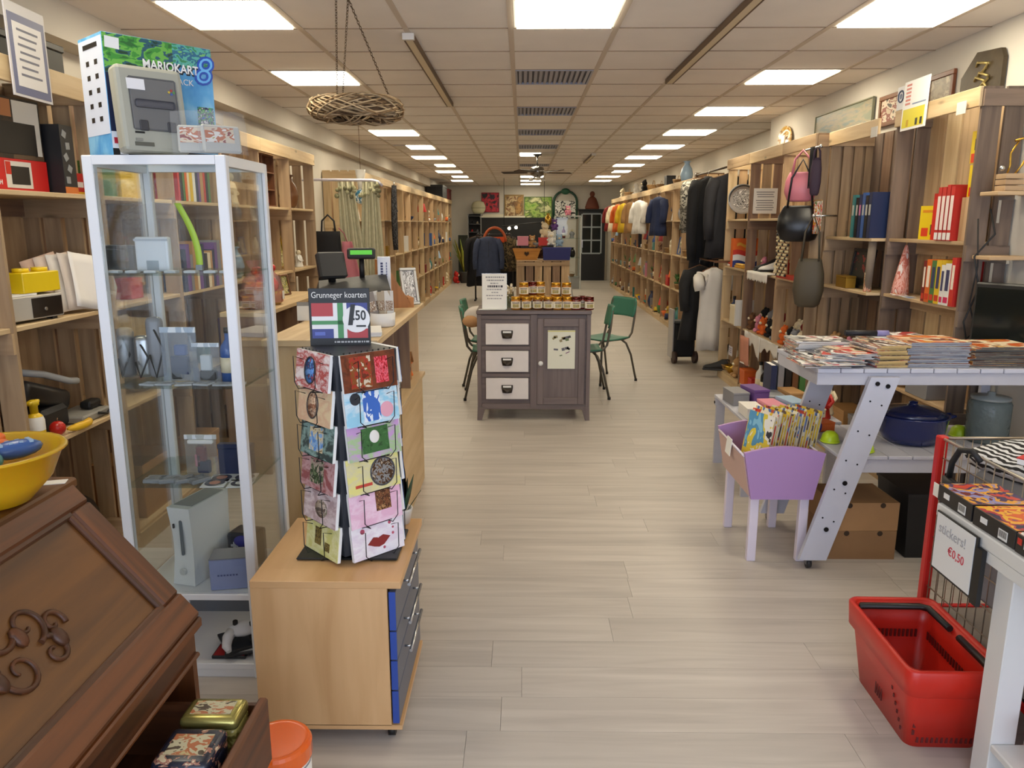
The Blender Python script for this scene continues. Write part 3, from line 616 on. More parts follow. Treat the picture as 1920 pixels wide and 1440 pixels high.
# rotating by -pi/2 points the front (local -y) to -x
school_chair((.895, 8.27, 0), -PI/2+.62, 'green school chair pulled out farthest from the sideboard')
school_chair((.585, 7.55, 0), -PI/2, 'green school chair tucked in close behind the sideboard door side')
school_chair((-.29, 7.5, 0), PI/2+.05, 'green school chair behind the drawer side of the sideboard')
school_chair((-.33, 8.14, 0), PI/2-.05, 'green school chair at the far side of the drawer-side table edge')
# ---- wicker wreath on chains
t = thing('wicker_wreath', 'round woven willow wreath hanging from the ceiling on chains', 'wreath', (-.985, 4.75, 2.36)); rq = random.Random(21)
WIL = wood('#bfa988', '#937a5a', .7, False, .25, 40); WIL2 = wood('#8f7350', '#5d4730', .7, False, .25, 40); Rm = .205
g = G(); g.lathe([(Rm-.05, -.045), (Rm, -.06), (Rm+.045, -.03), (Rm+.05, .02), (Rm, .05), (Rm-.05, .03)], n=28, caps=(False, False)); g.o('core', mat('#5b4733', .95, var=.3, scale=60, bump=1.), t)
for i in range(150):
    ph, tw, ln, rr_ = rq.uniform(0, 6.28), rq.uniform(.8, 2.2)*rq.choice((-1, 1)), rq.uniform(1.2, 3.4), rq.uniform(.06, .088); p0 = rq.uniform(0, 6.28)
    pts = []
    for k in range(15):
        a = ph+ln*k/14; b = p0+tw*ln*k/14; q = rr_*(1+.07*math.sin(5*a+i)); pts.append(((Rm+q*.92*math.cos(b))*math.cos(a), (Rm+q*.92*math.cos(b))*math.sin(a), .74*q*math.sin(b)))
    G().tube(pts, rq.uniform(.0035, .006), 5).o('willow_twig', WIL if i % 3 else WIL2, t)
for k, a in enumerate((-1.9, .15, 2.2)):
    p, q = Vector((Rm*math.cos(a), Rm*math.sin(a), .05)), Vector((.125+.03*k, -.95, CEIL-2.372)); L = (q-p).length; n_ = 46
    ch = G(); d = (q-p).normalized(); sd = d.orthogonal().normalized(); s2 = d.cross(sd)
    for i in range(n_):
        c = p+d*(L*(i+.5)/n_); e1 = sd if i % 2 else s2; ch.tube([c+d*(L/n_*.62*math.cos(w_*PI/4))+e1*(.0055*math.sin(w_*PI/4)) for w_ in range(8)], .002, 4, True)
    ch.o('chain', mat('#6b5a48', .5, .5), t)
# ================================================================== brown slant-front writing desk at the front left
WAL = wood('#6d3b16', '#3e200b', .5, False, .04, 26, coat=.06); WALP = wood('#6e4418', '#4c2c0e', .5, False, .04, 14, coat=.06); WALD = wood('#5a3012', '#351c0a', .5, False, .04, 26, coat=.05)
DY1 = 1.73; DY0 = .62; XA, ZA, XB_, ZB = -1.09, 1.10, -.80, .75     # lid: top edge and bottom edge
t = thing('writing_desk', 'dark brown wooden slant-front writing desk with carved lid ornament', 'desk', (XA, DY1, 0))
yl = DY0-DY1
prof = [(-.32, .0), (.26, .0), (.26, .72), (0, 1.04), (-.32, 1.04)]
def side(y, nm): G().prism([(x, z) for x, z in [(-.32, .04), (.27, .04), (.27, .735), (.012, 1.075), (-.32, 1.075)]], .022, Matrix.Translation((0, y, 0))).o(nm, WAL, t)
side(-.011, 'side_panel'); side(yl+.011, 'side_panel')
G().b2(-.34, .015, yl-.015, .015, 1.075, 1.10, .005).o('top', WALP, t)
G().b2(-.335, -.32, yl, 0, .04, 1.07).o('back_panel', WALD, t)
# slanted lid, built in its own frame: u along the slope (down), y along the desk
sl = Vector((XB_-XA, 0, ZB-ZA)); Ls = sl.length; ang = math.atan2(-sl.z, sl.x); ML = Matrix.Translation((.0, 0, 1.098)) @ Matrix.Rotation(ang, 4, 'Y')
def lid(nm, u0, u1, y0, y1, n0, n1, m, par, bev=.0):
    return G().b2(u0, u1, y0, y1, n0, n1, bev).o(nm, m, par, ML.to_translation(), ML.to_euler())
L_ = lid('lid', .06, Ls-.06, yl+.06, -.06, -.022, -.012, WALP, t)
for a in ((0, .07, yl, 0), (Ls-.075, Ls, yl, 0)): lid('lid_rail', a[0], a[1], a[2], a[3], -.024, .004, WAL, t, .006)
for a in ((.07, Ls-.075, -.075, 0), (.07, Ls-.075, yl, yl+.075)): lid('lid_stile', a[0], a[1], a[2], a[3], -.024, .003, WAL, t, .006)
for a in ((.066, .082, yl+.07, -.07), (Ls-.088, -.0+Ls-.07, yl+.07, -.07)): lid('moulding', a[0], a[1], a[2], a[3], -.014, -.002, WALD, t, .004)
for a in ((.075, Ls-.08, -.088, -.07), (.075, Ls-.08, yl+.07, yl+.088)): lid('moulding', a[0], a[1], a[2], a[3], -.014, -.002, WALD, t, .004)
# carved scroll ornament in the middle of the lid
yc = (-.55); uc = Ls*.52
def scroll(u, y, r, turns, dirn, ph, flip=1):
    return [(u+flip*r*(1-k/26*.85)*math.cos(ph+dirn*turns*6.28*k/26), y+r*(1-k/26*.85)*math.sin(ph+dirn*turns*6.28*k/26), -.009) for k in range(27)]
for (u, y, r, tu, dr_, ph) in ((uc-.03, yc+.16, .045, 1.1, 1, 0.), (uc+.045, yc+.17, .035, 1.1, -1, 3.), (uc-.05, yc+.09, .04, 1.1, -1, 1.), (uc+.03, yc+.08, .05, 1.2, 1, 4.), (uc, yc+.215, .03, 1., 1, 1.), (uc-.01, yc-.02, .06, 1.2, 1, 2.), (uc+.05, yc-.06, .04, 1.2, -1, 0.), (uc-.06, yc-.08, .04, 1.2, 1, 0.), (uc+.0, yc+.02, .05, 1., -1, 5.)):
    o = G().tube(scroll(u, y, r, tu, dr_, ph), .0065, 7, taper=[1-.5*k/26 for k in range(27)]).o('carved_scroll', WALD, t, ML.to_translation(), ML.to_euler())
for (u, y) in ((uc-.02, yc+.13), (uc+.02, yc+.03), (uc-.03, yc-.03), (uc+.03, yc+.2)):
    G().ball((u, y, -.008), .016, 1.5, 1, .7).o('carved_bud', WALD, t, ML.to_translation(), ML.to_euler())
# apron below the lid, open drawer, lower drawers
fx = .272
G().b2(fx-.02, fx+.022, yl, .0, .715, .742, .004).o('lid_moulding', WAL, t)
G().b2(fx-.02, fx, yl, 0, .64, .715, .003).o('apron', WALD, t); G().b2(fx-.005, fx+.01, yl, 0, .632, .645, .004).o('bead', WAL, t)
for z0, z1 in ((.06, .22), (.235, .4)): 
    d = G().b2(fx-.018, fx+.004, yl+.03, -.03, z0, z1, .004).o('drawer', WALP, t)
    for yy in (-.25, yl+.25): G().cyl((fx+.004, yy, (z0+z1)/2), (fx+.025, yy, (z0+z1)/2), .014, n=10).o('knob', mat('#8a6a30', .35, .8), d)
# pulled-out drawer: front board at x=-.60
dxf = -.60-XA; dy1 = -.12
d = G().b2(dxf-.022, dxf, yl+.06, dy1, .43, .60, .005).o('open_drawer', WAL, t)
G().b2(fx-.2, dxf-.022, dy1-.014, dy1-.002, .44, .585).o('drawer_side', WALD, d); G().b2(fx-.2, dxf-.022, yl+.062, yl+.074, .44, .585).o('drawer_side', WALD, d); G().b2(fx-.2, dxf-.022, yl+.074, dy1-.014, .44, .45).o('drawer_bottom', WALD, d)
for yy in (-.4, yl+.4): G().cyl((dxf, yy, .52), (dxf+.025, yy, .52), .014, n=10).o('knob', mat('#8a6a30', .35, .8), d)
lo = tag(G().box(0, 0, 0, .045, .03, .0015, rot=.3).o('price_card', PAPER, None, (-1.10, 1.70, 1.1008)), 'small blank white price card on the desk top', 'card')
# tins standing in the drawer
def tin(loc, w_, d_, h, m, ml, lab, rz=0):
    t = thing('tin', lab, 'tin', loc, rz, 'old tins in the desk drawer'); G().box(0, 0, h*.42, w_, d_, h*.84, bev=.012, seg=2, smooth=True).o('body', m, t); G().box(0, 0, h*.88, w_*1.02, d_*1.02, h*.2, bev=.014, seg=3, smooth=True).o('lid', ml, t)
    G().box(0, 0, h*.985, w_*.7, d_*.55, .002).o('lid_picture', pic(('#b8a878', '#a8623a', '#b8b090', '#4a3a2a'), w_*50, 2.5), t)
    return t
floral = pic(('#171a28', '#171a28', '#1d2133', '#171a28', '#9a6a58', '#c8b898'), 3., 5, .3); gold = pic(('#6a5f28', '#84783a', '#a89c58', '#5a5020'), 7., 4, .25, True)
tin((-.70, 1.54, .451), .13, .085, .17, gold, mat('#9a9050', .25, .7), 'gold embossed tin with rounded lid in the desk drawer')
tin((-.705, 1.42, .451), .12, .12, .165, floral, floral, 'navy flower-printed tin nearest the gold one')
tin((-.71, 1.285, .451), .12, .13, .15, pic(('#20242c', '#7c8a52', '#e4d8b8', '#b05a3a'), 5., 5), mat('#262a30', .35), 'dark tin with cream and green flowers at the drawer front')
# yellow bowl with toys on the desk
t = thing('plastic_bowl', 'translucent yellow plastic bowl on the writing desk', 'bowl', (-1.15, 1.555, 1.101))
yb = N('yellow_plastic'); yb.b.inputs['Base Color'].default_value = lin('#e8b81e'); yb.b.inputs['Roughness'].default_value = .25; yb.b.inputs['Subsurface Weight'].default_value = .3; yb.b.inputs['Transmission Weight'].default_value = .35
G().lathe([(.055, 0), (.075, .006), (.12, .055), (.145, .115), (.155, .118), (.152, .123), (.14, .121), (.113, .058), (.07, .012), (.001, .01)], n=32).o('shell', yb.m, t); G().lathe([(.056, -.0), (.056, .006)], n=24).o('foot', yb.m, t)
rq = random.Random(2)
toyc = [('yellow', 'yellow plastic toy brick piece in the yellow bowl'), ('blue', 'striped blue toy fish in the yellow bowl'), ('orange', 'orange toy lump in the yellow bowl'), ('dark red', 'dark red toy shell in the yellow bowl'), ('yellow', 'pale yellow ball low in the bowl'), ('white', 'white toy piece at the bowl rim'), ('teal', 'turquoise toy piece at the bowl rim')]
for i, (c, lab) in enumerate(toyc):
    a = i*.9; q = .055 if i < 4 else .06; z = 1.20 if i in (1, 2, 3, 5, 6) else 1.155
    x, y = -1.15+q*math.cos(a), 1.555+q*math.sin(a)
    tq = thing('toy', lab, 'toy', (x, y, z), a, 'toys in the yellow bowl'); G().ball((0, 0, .012), .038, 1.5 if i in (1, 3) else 1, .7, .55, 12, 8).o('body', cm(c, .3), tq)
    if i == 1: [G().box(-.03+.02*k, 0, .028, .008, .03, .006).o('stripe', cm('light blue', .3), tq) for k in range(4)]
    else: G().ball((.02, 0, .03), .012, n=8, m=6).o('knob', cm(c, .3), tq)
# ================================================================== beech drawer pedestal
BEE = wood('#d8ae7c', '#c89c6a', .4, False, .02, 12); BLU = mat('#5a6070', .35); BLUE_E = mat('#2c4a9c', .4)
t = thing('drawer_pedestal', 'beech office drawer pedestal on castors with blue-grey drawer fronts', 'drawer unit', (-.63, 2.245, 0)); PX0, PX1, PD = -.24, .235, .53
G().b2(PX0, PX1+.01, -.003, PD+.003, .555, .58, .002).o('top', BEE, t)
G().b2(PX0, PX1-.035, 0, .018, .06, .555).o('side_panel', BEE, t); G().b2(PX0, PX1-.035, PD-.018, PD, .06, .555).o('side_panel', BEE, t)
G().b2(PX0, PX0+.016, .018, PD-.018, .06, .555).o('back_panel', BEE, t); G().b2(PX0, PX1+.0, .0, PD, .045, .062).o('bottom', BEE, t)
zs = [.066, .19, .30, .405, .545]
for i in range(4):
    d = G().b2(PX1-.03, PX1-.008, .004, PD-.004, zs[i]+.003, zs[i+1]-.003, .002).o('drawer', BLU, t); G().b2(PX1-.03, PX1-.009, .0005, .004, zs[i]+.003, zs[i+1]-.003).o('edge_band', BLUE_E, d)
    if i:
        zc = zs[i+1]-.035
        G().cyl((PX1+.018, .12, zc), (PX1+.018, .40, zc), .006, n=8).o('bar_handle', STEEL, d)
        for yy in (.15, .37): G().cyl((PX1-.01, yy, zc), (PX1+.018, yy, zc), .004, n=8).o('handle_post', STEEL, d)
for x in (PX0+.05, PX1-.04):
    for y in (.04, PD-.05):
        c = G().cyl((x-.012, y, .022), (x+.012, y, .022), .022, n=14).o('castor_wheel', BLACK, t); G().cyl((x, y, .03), (x, y, .047), .014, n=8).o('castor_stem', BLACK, c)
# ================================================================== revolving card rack
RK = mat('#262a31', .5); WIRE = mat('#1e1e22', .4, .4)
t = thing('card_rack', 'black pegboard card rack full of greeting cards on the pedestal', 'card rack', (-.585, 2.52, .581))
G().box(-.005, 0, .006, .345, .26, .008, bev=.004).o('base_plate', BLACK, t); G().cyl((0, 0, .01), (0, 0, .03), .04, n=16).o('turntable', BLACK, t)
CO = {}; HR = .675
# four-sided column, corner towards the aisle; faces turned
CR = PI/4; hw = .115; M0 = Matrix.Rotation(CR, 4, 'Z')
for k in range(4):
    Mk = M0 @ Matrix.Rotation(k*PI/2, 4, 'Z')
    pn = G().box(0, -hw, .03+HR/2, 2*hw, .004, HR, bev=.001).o('pegboard', RK, t, rot=Mk)
    if k in (0, 3):
        g = G()
        for a in range(-4, 5):
            for b in range(26): g.box(a*.022, -hw-.0022, .05+b*.0265, .006, .0006, .006)
        kind(g.o('peg_holes', BLACK, t, rot=Mk), 'stuff')
G().box(0, 0, .03+HR, 2*hw, 2*hw, .008, rot=CR).o('cap', RK, t)
card_sets = {0: [('#7a3a1e', '#b03a2a', '#5a2a14', '#c8b8a0'), ('#9ad0e8', '#5a86c8', '#d8e8f0', '#f0d8e0'), ('#c8a0d0', '#3c6a38', '#a8c890', '#8a5a90'), ('#e4dc8a', '#7a5a3a', '#d8d0a8', '#b0504a'), ('#e8b8d0', '#7a4a3a', '#f0d0e0', '#a86a8a'), ('#e8dce8', '#a8c8e0', '#f4f0f4', '#c05a70')],
             3: [('#e8dcd8', '#3a6aa8', '#b0403a', '#f0e8e8'), ('#e0c8a0', '#9a5a3a', '#d8b090', '#b8d8e0'), ('#3c4a48', '#5a8ac8', '#8aa8a0', '#d8d0b8'), ('#9a5a5a', '#3c4a38', '#c8a0a0', '#6a4a48'), ('#b8a0a0', '#6a5a58', '#e0d0d0', '#8a7070'), ('#d8d888', '#8a7a3a', '#e8e8b0', '#5a4a20')],
             1: [('#5a7ab8', '#e8e8f0', '#8aa8d8', '#c8d8f0')]*6}
facen = {0: 'front', 3: 'aisle-facing left', 1: 'right'}
nm_ = ['first', 'second', 'third', 'fourth', 'fifth', 'lowest']
subj = {0: ['red berries on brown', 'sky blue with lamb', 'lilac with white dog', 'yellow with brown horse', 'pink and brown', 'white with red lips'], 3: ['pale with round blue seal', 'peach with round seal', 'grey with lighthouse', 'mauve countryside', 'grey-pink landscape', 'yellow with small photos'], 1: ['blue and white']*6}
for k in (0, 3, 1):
    Mk = M0 @ Matrix.Rotation(k*PI/2, 4, 'Z')
    for i in range(6):
        z = .03+HR-.062-.1155*i; 
        wire = G(); 
        for s in (-1, 1): wire.tube([(s*.06, -hw-.002, z+.03), (s*.066, -hw-.05, z+.05), (s*.066, -hw-.05, z-.035), (s*.045, -hw-.05, z-.055), (s*.045, -hw-.005, z-.06)], .0017, 5)
        wire.tube([(-.06, -hw-.022, z-.058), (.06, -hw-.022, z-.058)], .0017, 5); wire.o('wire_pocket', WIRE, t, rot=Mk)
        if k == 1 and i > 5: continue
        Mc = Matrix.Translation(t.location) @ Mk @ Matrix.Translation((.004*((i*7) % 3-1), -hw-.026, z-.054)) @ Matrix.Rotation(-.13 if k != 1 else -.1, 4, 'X')
        q = thing('greeting_card', '%s greeting cards in the %s pocket, %s of the rack' % (subj[k][i], nm_[i], {0: 'aisle side', 3: 'shelf side', 1: 'counter side'}[k]), 'greeting card', Mc.to_translation(), Mc.to_euler(), 'cards in the rack')
        w_, hh = .205, .122
        G().b2(-w_/2, w_/2, .0, .011, 0, hh).o('card_stack', PAPER, q); cs = card_sets[k][i]
        G().b2(-w_/2, w_/2, -.0018, 0, 0, hh).o('front_card', pic((cs[0], cs[0], cs[2], cs[0]), i+k*7., 2.2, .25, True), q)
        if k == 0:
            if i == 0: G().b2(-.075, .005, -.0026, -.0018, .01, hh-.01).o('photo', pic(('#6a2a14', '#a83020', '#8a4a1a', '#d8c8b0'), 9., 4), q); G().b2(.02, .07, -.0026, -.0018, .018, hh-.018).o('photo', pic(('#8a1018', '#d83040', '#f07080', '#a01820'), 2., 9), q)
            if i == 1: G().b2(-.035, .03, -.0026, -.0018, .01, hh-.012).o('photo', pic(('#3a6ac0', '#3a6ac0', '#e8f0f8', '#5a8a60'), 6., 2), q); G().cyl((.055, -.0026, .04), (.055, -.0018, .04), .026, n=20).o('pink_disc', mat('#e8a8b8', .4), q); G().cyl((-.062, -.0026, .09), (-.062, -.0018, .09), .02, n=20).o('dark_disc', mat('#2c3038', .4), q)
            if i == 2: G().b2(-.05, .055, -.0026, -.0018, .018, hh-.02).o('photo', pic(('#2a5028', '#3c6a38', '#3c6a38', '#4a7a44'), 6., 5), q); G().ball((.0, -.003, .07), .018, 1.1, .12, 1.2).o('white_dog', mat('#e8e4dc', .7), q)
            if i == 3: G().cyl((.035, -.0026, .06), (.035, -.0018, .06), .05, n=28).o('round_photo', pic(('#6a4a2c', '#8a8a88', '#4a3018', '#b8a890'), 5., 5), q); G().tube([(.035+.047*math.cos(a*PI/14), -.003, .06+.047*math.sin(a*PI/14)) for a in range(28)], .003, 5, True).o('ring', mat('#4a4a4e', .4), q); G().b2(-.075, -.01, -.0026, -.0018, .022, .032).o('red_script', mat('#c84a3a', .5), q)
            if i == 4: G().b2(.0, .06, -.0026, -.0018, .04, hh-.015).o('photo', pic(('#6a3a20', '#8a5a3a', '#4a2a18', '#b88a5a'), 8., 6), q)
            if i == 5:
                P_ = [(-.045, .0), (-.02, .02), (-.005, .016), (0, .013), (.005, .016), (.02, .02), (.048, .008), (.02, -.014), (0, -.018), (-.02, -.012)]
                G().prism([(x+.0, z_+.045) for x, z_ in P_], .001, Matrix.Translation((0, -.0024, 0))).o('red_lips', mat('#8a2a28', .5), q)
                for (x, z_, r) in ((-.06, .095, .009), (.05, .1, .006), (.06, .06, .005), (.062, .08, .004), (.02, .02, .005)): G().cyl((x, -.0026, z_), (x, -.0018, z_), r, n=10).o('dot', mat('#b85068', .5), q)
        if k == 3:
            if i < 2: G().lathe([(.034, -.0004), (.034, .0008), (.001, .0009)], n=24, sy=1.3).o('round_seal', pic((('#4a7ac8', '#6a9ad8', '#2a4a7a', '#b84a3a') if i == 0 else ('#b88a6a', '#8a5a40', '#d8b898', '#6a4a38')), 3., 4), q, (-.01, -.002, .06), R3(PI/2)); G().tube([(-.01+.034*math.cos(a*PI/14), -.003, .06+.044*math.sin(a*PI/14)) for a in range(28)], .0025, 5, True).o('ring', mat('#3a3230', .5), q)
            elif i in (2, 3): G().b2(-.045, .04, -.0026, -.0018, .02, hh-.02).o('photo', pic((('#5a8ac8', '#8ab0d8', '#d8c8a0', '#7a6a50') if i == 2 else ('#6a7a58', '#3c4a30', '#a89a88', '#8a5a5a')), 4., 3), q)
            elif i == 4: G().lathe([(.038, -.0004), (.038, .0008), (.001, .0009)], n=24, sy=.8).o('oval_photo', pic(('#8a7a68', '#5a4a40', '#b8a898', '#6a6a50'), 3., 4), q, (.01, -.002, .05), R3(PI/2))
            else: [G().b2(a, b, -.0026, -.0018, c, d_).o('photo', pic(('#5a4a20', '#8a7a40', '#3a3018', '#b8a870'), 3.+a, 4), q) for a, b, c, d_ in ((-.045, -.005, .03, .09), (.02, .05, .02, .05))]
# header sign
hs = thing('x', 'x', 'x'); bpy.data.objects.remove(hs)
hd = G().box(0, .03, .03+HR+.10, .205, .004, .2, bev=.001).o('header_board', BLACK, t, rot=R3(-.05, 0, CR-.68)); 
hd.location = (-.03, 0, 0); Mh = R3(-.05, 0, CR-.68); yf = .03-.0032
def hp(nm, m, x0, x1, z0, z1, dy=0.): return G().b2(x0, x1, yf-dy-.0006, yf-dy, .03+HR+z0, .03+HR+z1).o(nm, m, hd)
fr, fw_, fg, fb = mat('#b02a2a', .45), mat('#e8e6e2', .45), mat('#3f8a4a', .45), mat('#2a3580', .45)
hp('flag_white', fw_, -.094, .094, .03, .15); hp('flag_red', fr, -.094, -.022, .105, .15, .001); hp('flag_blue', fb, .024, .094, .105, .15, .001); hp('flag_blue', fb, -.094, -.022, .03, .062, .001); hp('flag_red', fr, .024, .094, .03, .062, .001)
hp('flag_green', fg, -.007, .012, .03, .15, .0014); hp('flag_green', fg, -.094, .094, .077, .09, .0014)
G().cyl((.056, yf-.0035, .03+HR+.095), (.056, yf-.002, .03+HR+.095), .046, n=28).o('price_disc', fw_, hd)
text('price', '1', .095, BLACK, hd, (.012, yf-.0042, .03+HR+.058), (PI/2, 0, 0), bold=.003, shear=.15); text('price', '.50', .046, BLACK, hd, (.044, yf-.0042, .03+HR+.083), (PI/2, 0, 0), sx=.8, bold=.001)
hp('small_print', BLACK, .055, .088, .068, .074, .0036)
text('header_title', 'Grunneger koarten', .029, mat('#e4e2dc', .6), hd, (0, yf-.0015, .03+HR+.162), (PI/2, 0, 0), 'CENTER', sx=.82)
x = -.02; rq = random.Random(1)
while x < .09: ww = rq.uniform(.004, .012); hp('small_print', mat('#b8b8b8', .6), x, x+ww, .014, .02, .001); x += ww+.003
hp('dark_map', mat('#5a6ab8', .5), -.085, -.05, .04, .052, .002)
# sansevieria behind the rack and the canister on the floor
t = thing('potted_plant', 'sansevieria with tall dark pointed leaves behind the card rack', 'plant', (-.455, 2.735, .581))
G().lathe([(.03, 0), (.04, .05), (.042, .06), (.036, .06), (.03, .05)], n=14).o('pot', mat('#d8d4cc', .5), t)
for i, (dx, dy, hh) in enumerate(((.0, .0, .3), (.035, -.02, .2), (-.02, .02, .24), (.05, .0, .13), (.015, .015, .17))): leafy([Vector((dx*.3, dy*.3, .04)), Vector((dx*.8, dy, hh*.6)), Vector((dx*1.5, dy*1.2, hh))], .02).o('leaf', mat('#2c4a30' if i % 2 else '#1f3324', .5, var=.3, scale=30), t)
t = thing('canister', 'white tin canister with a glossy orange lid on the floor', 'canister', (-.655, 1.80, 0)); t.scale = (1.26, 1.26, 1.02)
G().lathe([(.066, 0), (.068, .004), (.068, .305)], n=36).o('body', mat('#e8e6e0', .3), t); G().lathe([(.071, .285), (.072, .29), (.072, .325), (.068, .333), (.062, .334), (.058, .3335), (.001, .3335)], n=36, smooth=False).o('lid', mat('#e4631a', .18, coat=.5), t)
G().lathe([(.0685, .27), (.0685, .276)], n=36, caps=(False, False)).o('print_line', mat('#8a8a90', .6), t)
# ================================================================== white glass display cabinet
CX, CY, CW, CD, CHT = -1.22, 2.6, .48, .42, 1.92; WF = mat('#e6e8ea', .35)
t = thing('display_cabinet', 'tall white framed glass display cabinet with game consoles', 'display cabinet', (CX, CY, 0)); a = CW/2
for sx in (-1, 1):
    for y in (0, CD-.03): G().b2(sx*a-(.036 if sx > 0 else 0), sx*a+(.036 if sx < 0 else 0), y, y+.03, 0, CHT, .003).o('post', WF, t)
    bx('side_rail', WF, t, sx*a-(.03 if sx > 0 else 0), sx*a+(.03 if sx < 0 else 0), .03, CD-.03, CHT-.035, CHT); bx('side_pane', GLASS, t, sx*(a-.012)-.002, sx*(a-.012)+.002, .03, CD-.03, .35, CHT-.035)
for y in (0, CD-.03): bx('top_rail', WF, t, -a+.036, a-.036, y, y+.03, CHT-.03, CHT)
bx('top_glass', GLASS, t, -a+.03, a-.03, .03, CD-.03, CHT-.012, CHT-.006)
bx('back_pane', GLASS, t, -a+.036, a-.036, CD-.016, CD-.012, .35, CHT-.03)
dr = bx('door_pane', GLASS, t, -a+.037, a-.037, .004, .008, .352, CHT-.032); G().cyl((-a+.062, .004, CHT-.06), (-a+.062, -.006, CHT-.06), .012, n=16).o('lock', WF, dr); bx('tag', mat('#dfe3e6', .3), dr, a-.09, a-.05, -.001, .003, CHT-.055, CHT-.04); 
for z in (.06, .345): bx('white_shelf', WF, t, -a+.005, a-.005, .002, CD-.002, z-.024, z, .002)
bx('plinth', WF, t, -a+.036, a-.036, .01, .03, 0, .034)
bx('low_shade_panel', mat('#6a6d72', .6), t, -a+.036, a-.036, CD-.02, CD-.012, .061, .32)  # grey sheet added so the lowest compartment looks shaded; shade put into its colour
for z in (.758, 1.129, 1.528): bx('glass_shelf', glass('#eef6f4', .1), t, -a+.012, a-.012, .03, CD-.02, z-.006, z)
SB = 'goods in the glass cabinet'
def bag(lab, loc, w_, h, inner, rz=0, film='#e4e8ea', amt=.14, name='bagged_item'):
    q = thing(name, lab, 'packet', loc, rz, SB)
    g = G(); rq = random.Random(int(loc[0]*1000)+int(loc[2]*100)); ph = rq.uniform(0, 6)
    g.grid(lambda u, v: Vector(((u-.5)*w_, -.022*math.sin(PI*u)*math.sin(PI*min(1, v*1.15))-.002+.004*math.sin(9*u+ph)*math.sin(11*v), v*h)), 10, 10); g.grid(lambda u, v: Vector(((u-.5)*w_, .022*math.sin(PI*u)*math.sin(PI*min(1, v*1.15))+.004*math.sin(8*u+ph), v*h)), 10, 10)
    g.o('plastic_bag', plastic_film(film, amt), q); bx('header', mat('#e6e8ea', .4), q, -w_/2, w_/2, -.003, .003, h*.9, h)
    for (x, z, sx, sz, c) in inner: G().box(x*w_, 0, z*h, sx*w_, .022, sz*h, bev=.004).o('content', cm(c, .4), q)
    return q
zA, zB, zC, zD, zE = 1.5285, 1.1295, .7585, .3455, .0605
X_ = lambda px, Y=2.75: atY(px, 600, Y).x
# top shelf
q = thing('handheld_console_pack', 'white handheld console in clear blister pack on the top glass shelf', 'console', (X_(303), 2.74, zA+.001), 0, SB); G().box(0, 0, .062, .12, .035, .122, bev=.008, seg=2).o('console_body', mat('#e4e6e6', .3), q); bx('hinge', mat('#b8bcc0', .4), q, -.06, .06, -.02, -.017, .108, .116); bx('screen', mat('#9aa4a8', .2), q, -.02, .022, -.02, -.0175, .006, .04)
g = G(); g.grid(lambda u, v: Vector(((u-.5)*.19, -.03*math.sin(PI*u)-.004, v*.26-(.05*(1-u)*v))), 10, 10); g.o('blister_film', plastic_film('#f8f9fa', .1), q)
q = thing('lanyard', 'lime green strap standing behind the handheld console pack', 'strap', (X_(352), 2.82, zA+.001), 0, SB); G().grid(lambda u, v: Vector((.03-.06*v*v+(u-.5)*.024, .01*math.sin(4*v), .001+.24*v)), 2, 14, .003).o('strap', mat('#b8d838', .5), q); bx('clip', GREYM, q, -.012+.03, .012+.03, -.006, .006, 0, .02)
for i, (px, c) in enumerate(((245, 'grey'), (222, 'silver'))): 
    q = k_box('', '%s boxed accessory at the back of the top glass shelf' % c, (X_(px, 2.88), 2.88, zA+.001), .09, c, 0, SB)
for i, px in enumerate((225, 258, 292, 330, 366, 402, 432)):
    q = thing('game_cartridge', '%s flat grey game cartridge along the top glass shelf edge' % ORD[i], 'cartridge', (X_(px, 2.66), 2.66, zA+.0005), .1*(i % 3-1), SB); G().box(0, 0, .005, .042, .03, .009, bev=.002).o('shell', mat('#b4b8b8', .4), q); bx('sticker', mat(('#e4e4e0', '#d8dce0', '#c8ccd8')[i % 3], .4), q, -.014, .014, -.01, .01, .0095, .0102)
# second shelf
bag('silver zip bag with blue webcam in the middle of second shelf', (X_(333), 2.74, zB), .13, .2, [(0, .3, .5, .35, 'dark blue'), (.05, .58, .35, .2, 'blue'), (-.1, .12, .3, .16, 'black')], 0, '#dfe6ee', .22)
bag('clear bag with black adapter and white slip on second shelf', (X_(387), 2.72, zB), .1, .145, [(0, .5, .4, .4, 'white'), (.05, .18, .6, .25, 'black')], 0, '#e8ecf0', .16)
k_bottle('', 'blue capped bottle at the aisle end of second shelf', (X_(428), 2.73, zB+.001), .2, 'blue', 0, SB)
for i, (px, h, c) in enumerate(((232, .19, 'grey'), (262, .16, 'silver'), (288, .23, 'grey'))):
    q = thing('game_controller_pack', '%s grey controller pack from the shelf side on second shelf' % ORD[i], 'packet', (X_(px, 2.8), 2.8, zB+.001), .15*i, SB); G().box(0, 0, h/2, .06, .045, h, bev=.02, seg=3, smooth=True).o('shell', cm(c, .35), q); G().tube([(0, -.02, h*.8), (.03, -.04, h*.5), (.0, -.05, .01), (-.02, -.03, h*.4)], .004, 6).o('cable', BLACK, q)
for i, px in enumerate((270, 300, 335, 372, 408, 436)):
    q = thing('game_disc_sleeve', '%s clear sleeve lying on second glass shelf from shelf side' % ORD[i], 'sleeve', (X_(px, 2.665), 2.665, zB+.0005+.0012*(i % 2)), .2*(i % 3-1), SB); G().box(0, 0, .004, .06, .05, .007, bev=.002).o('sleeve', plastic_film('#dfe3e6', .5), q); bx('insert', mat(('#8a8d90', '#6a6a6c', '#b0a898')[i % 3], .4), q, -.024, .024, -.02, .02, .002, .0045)
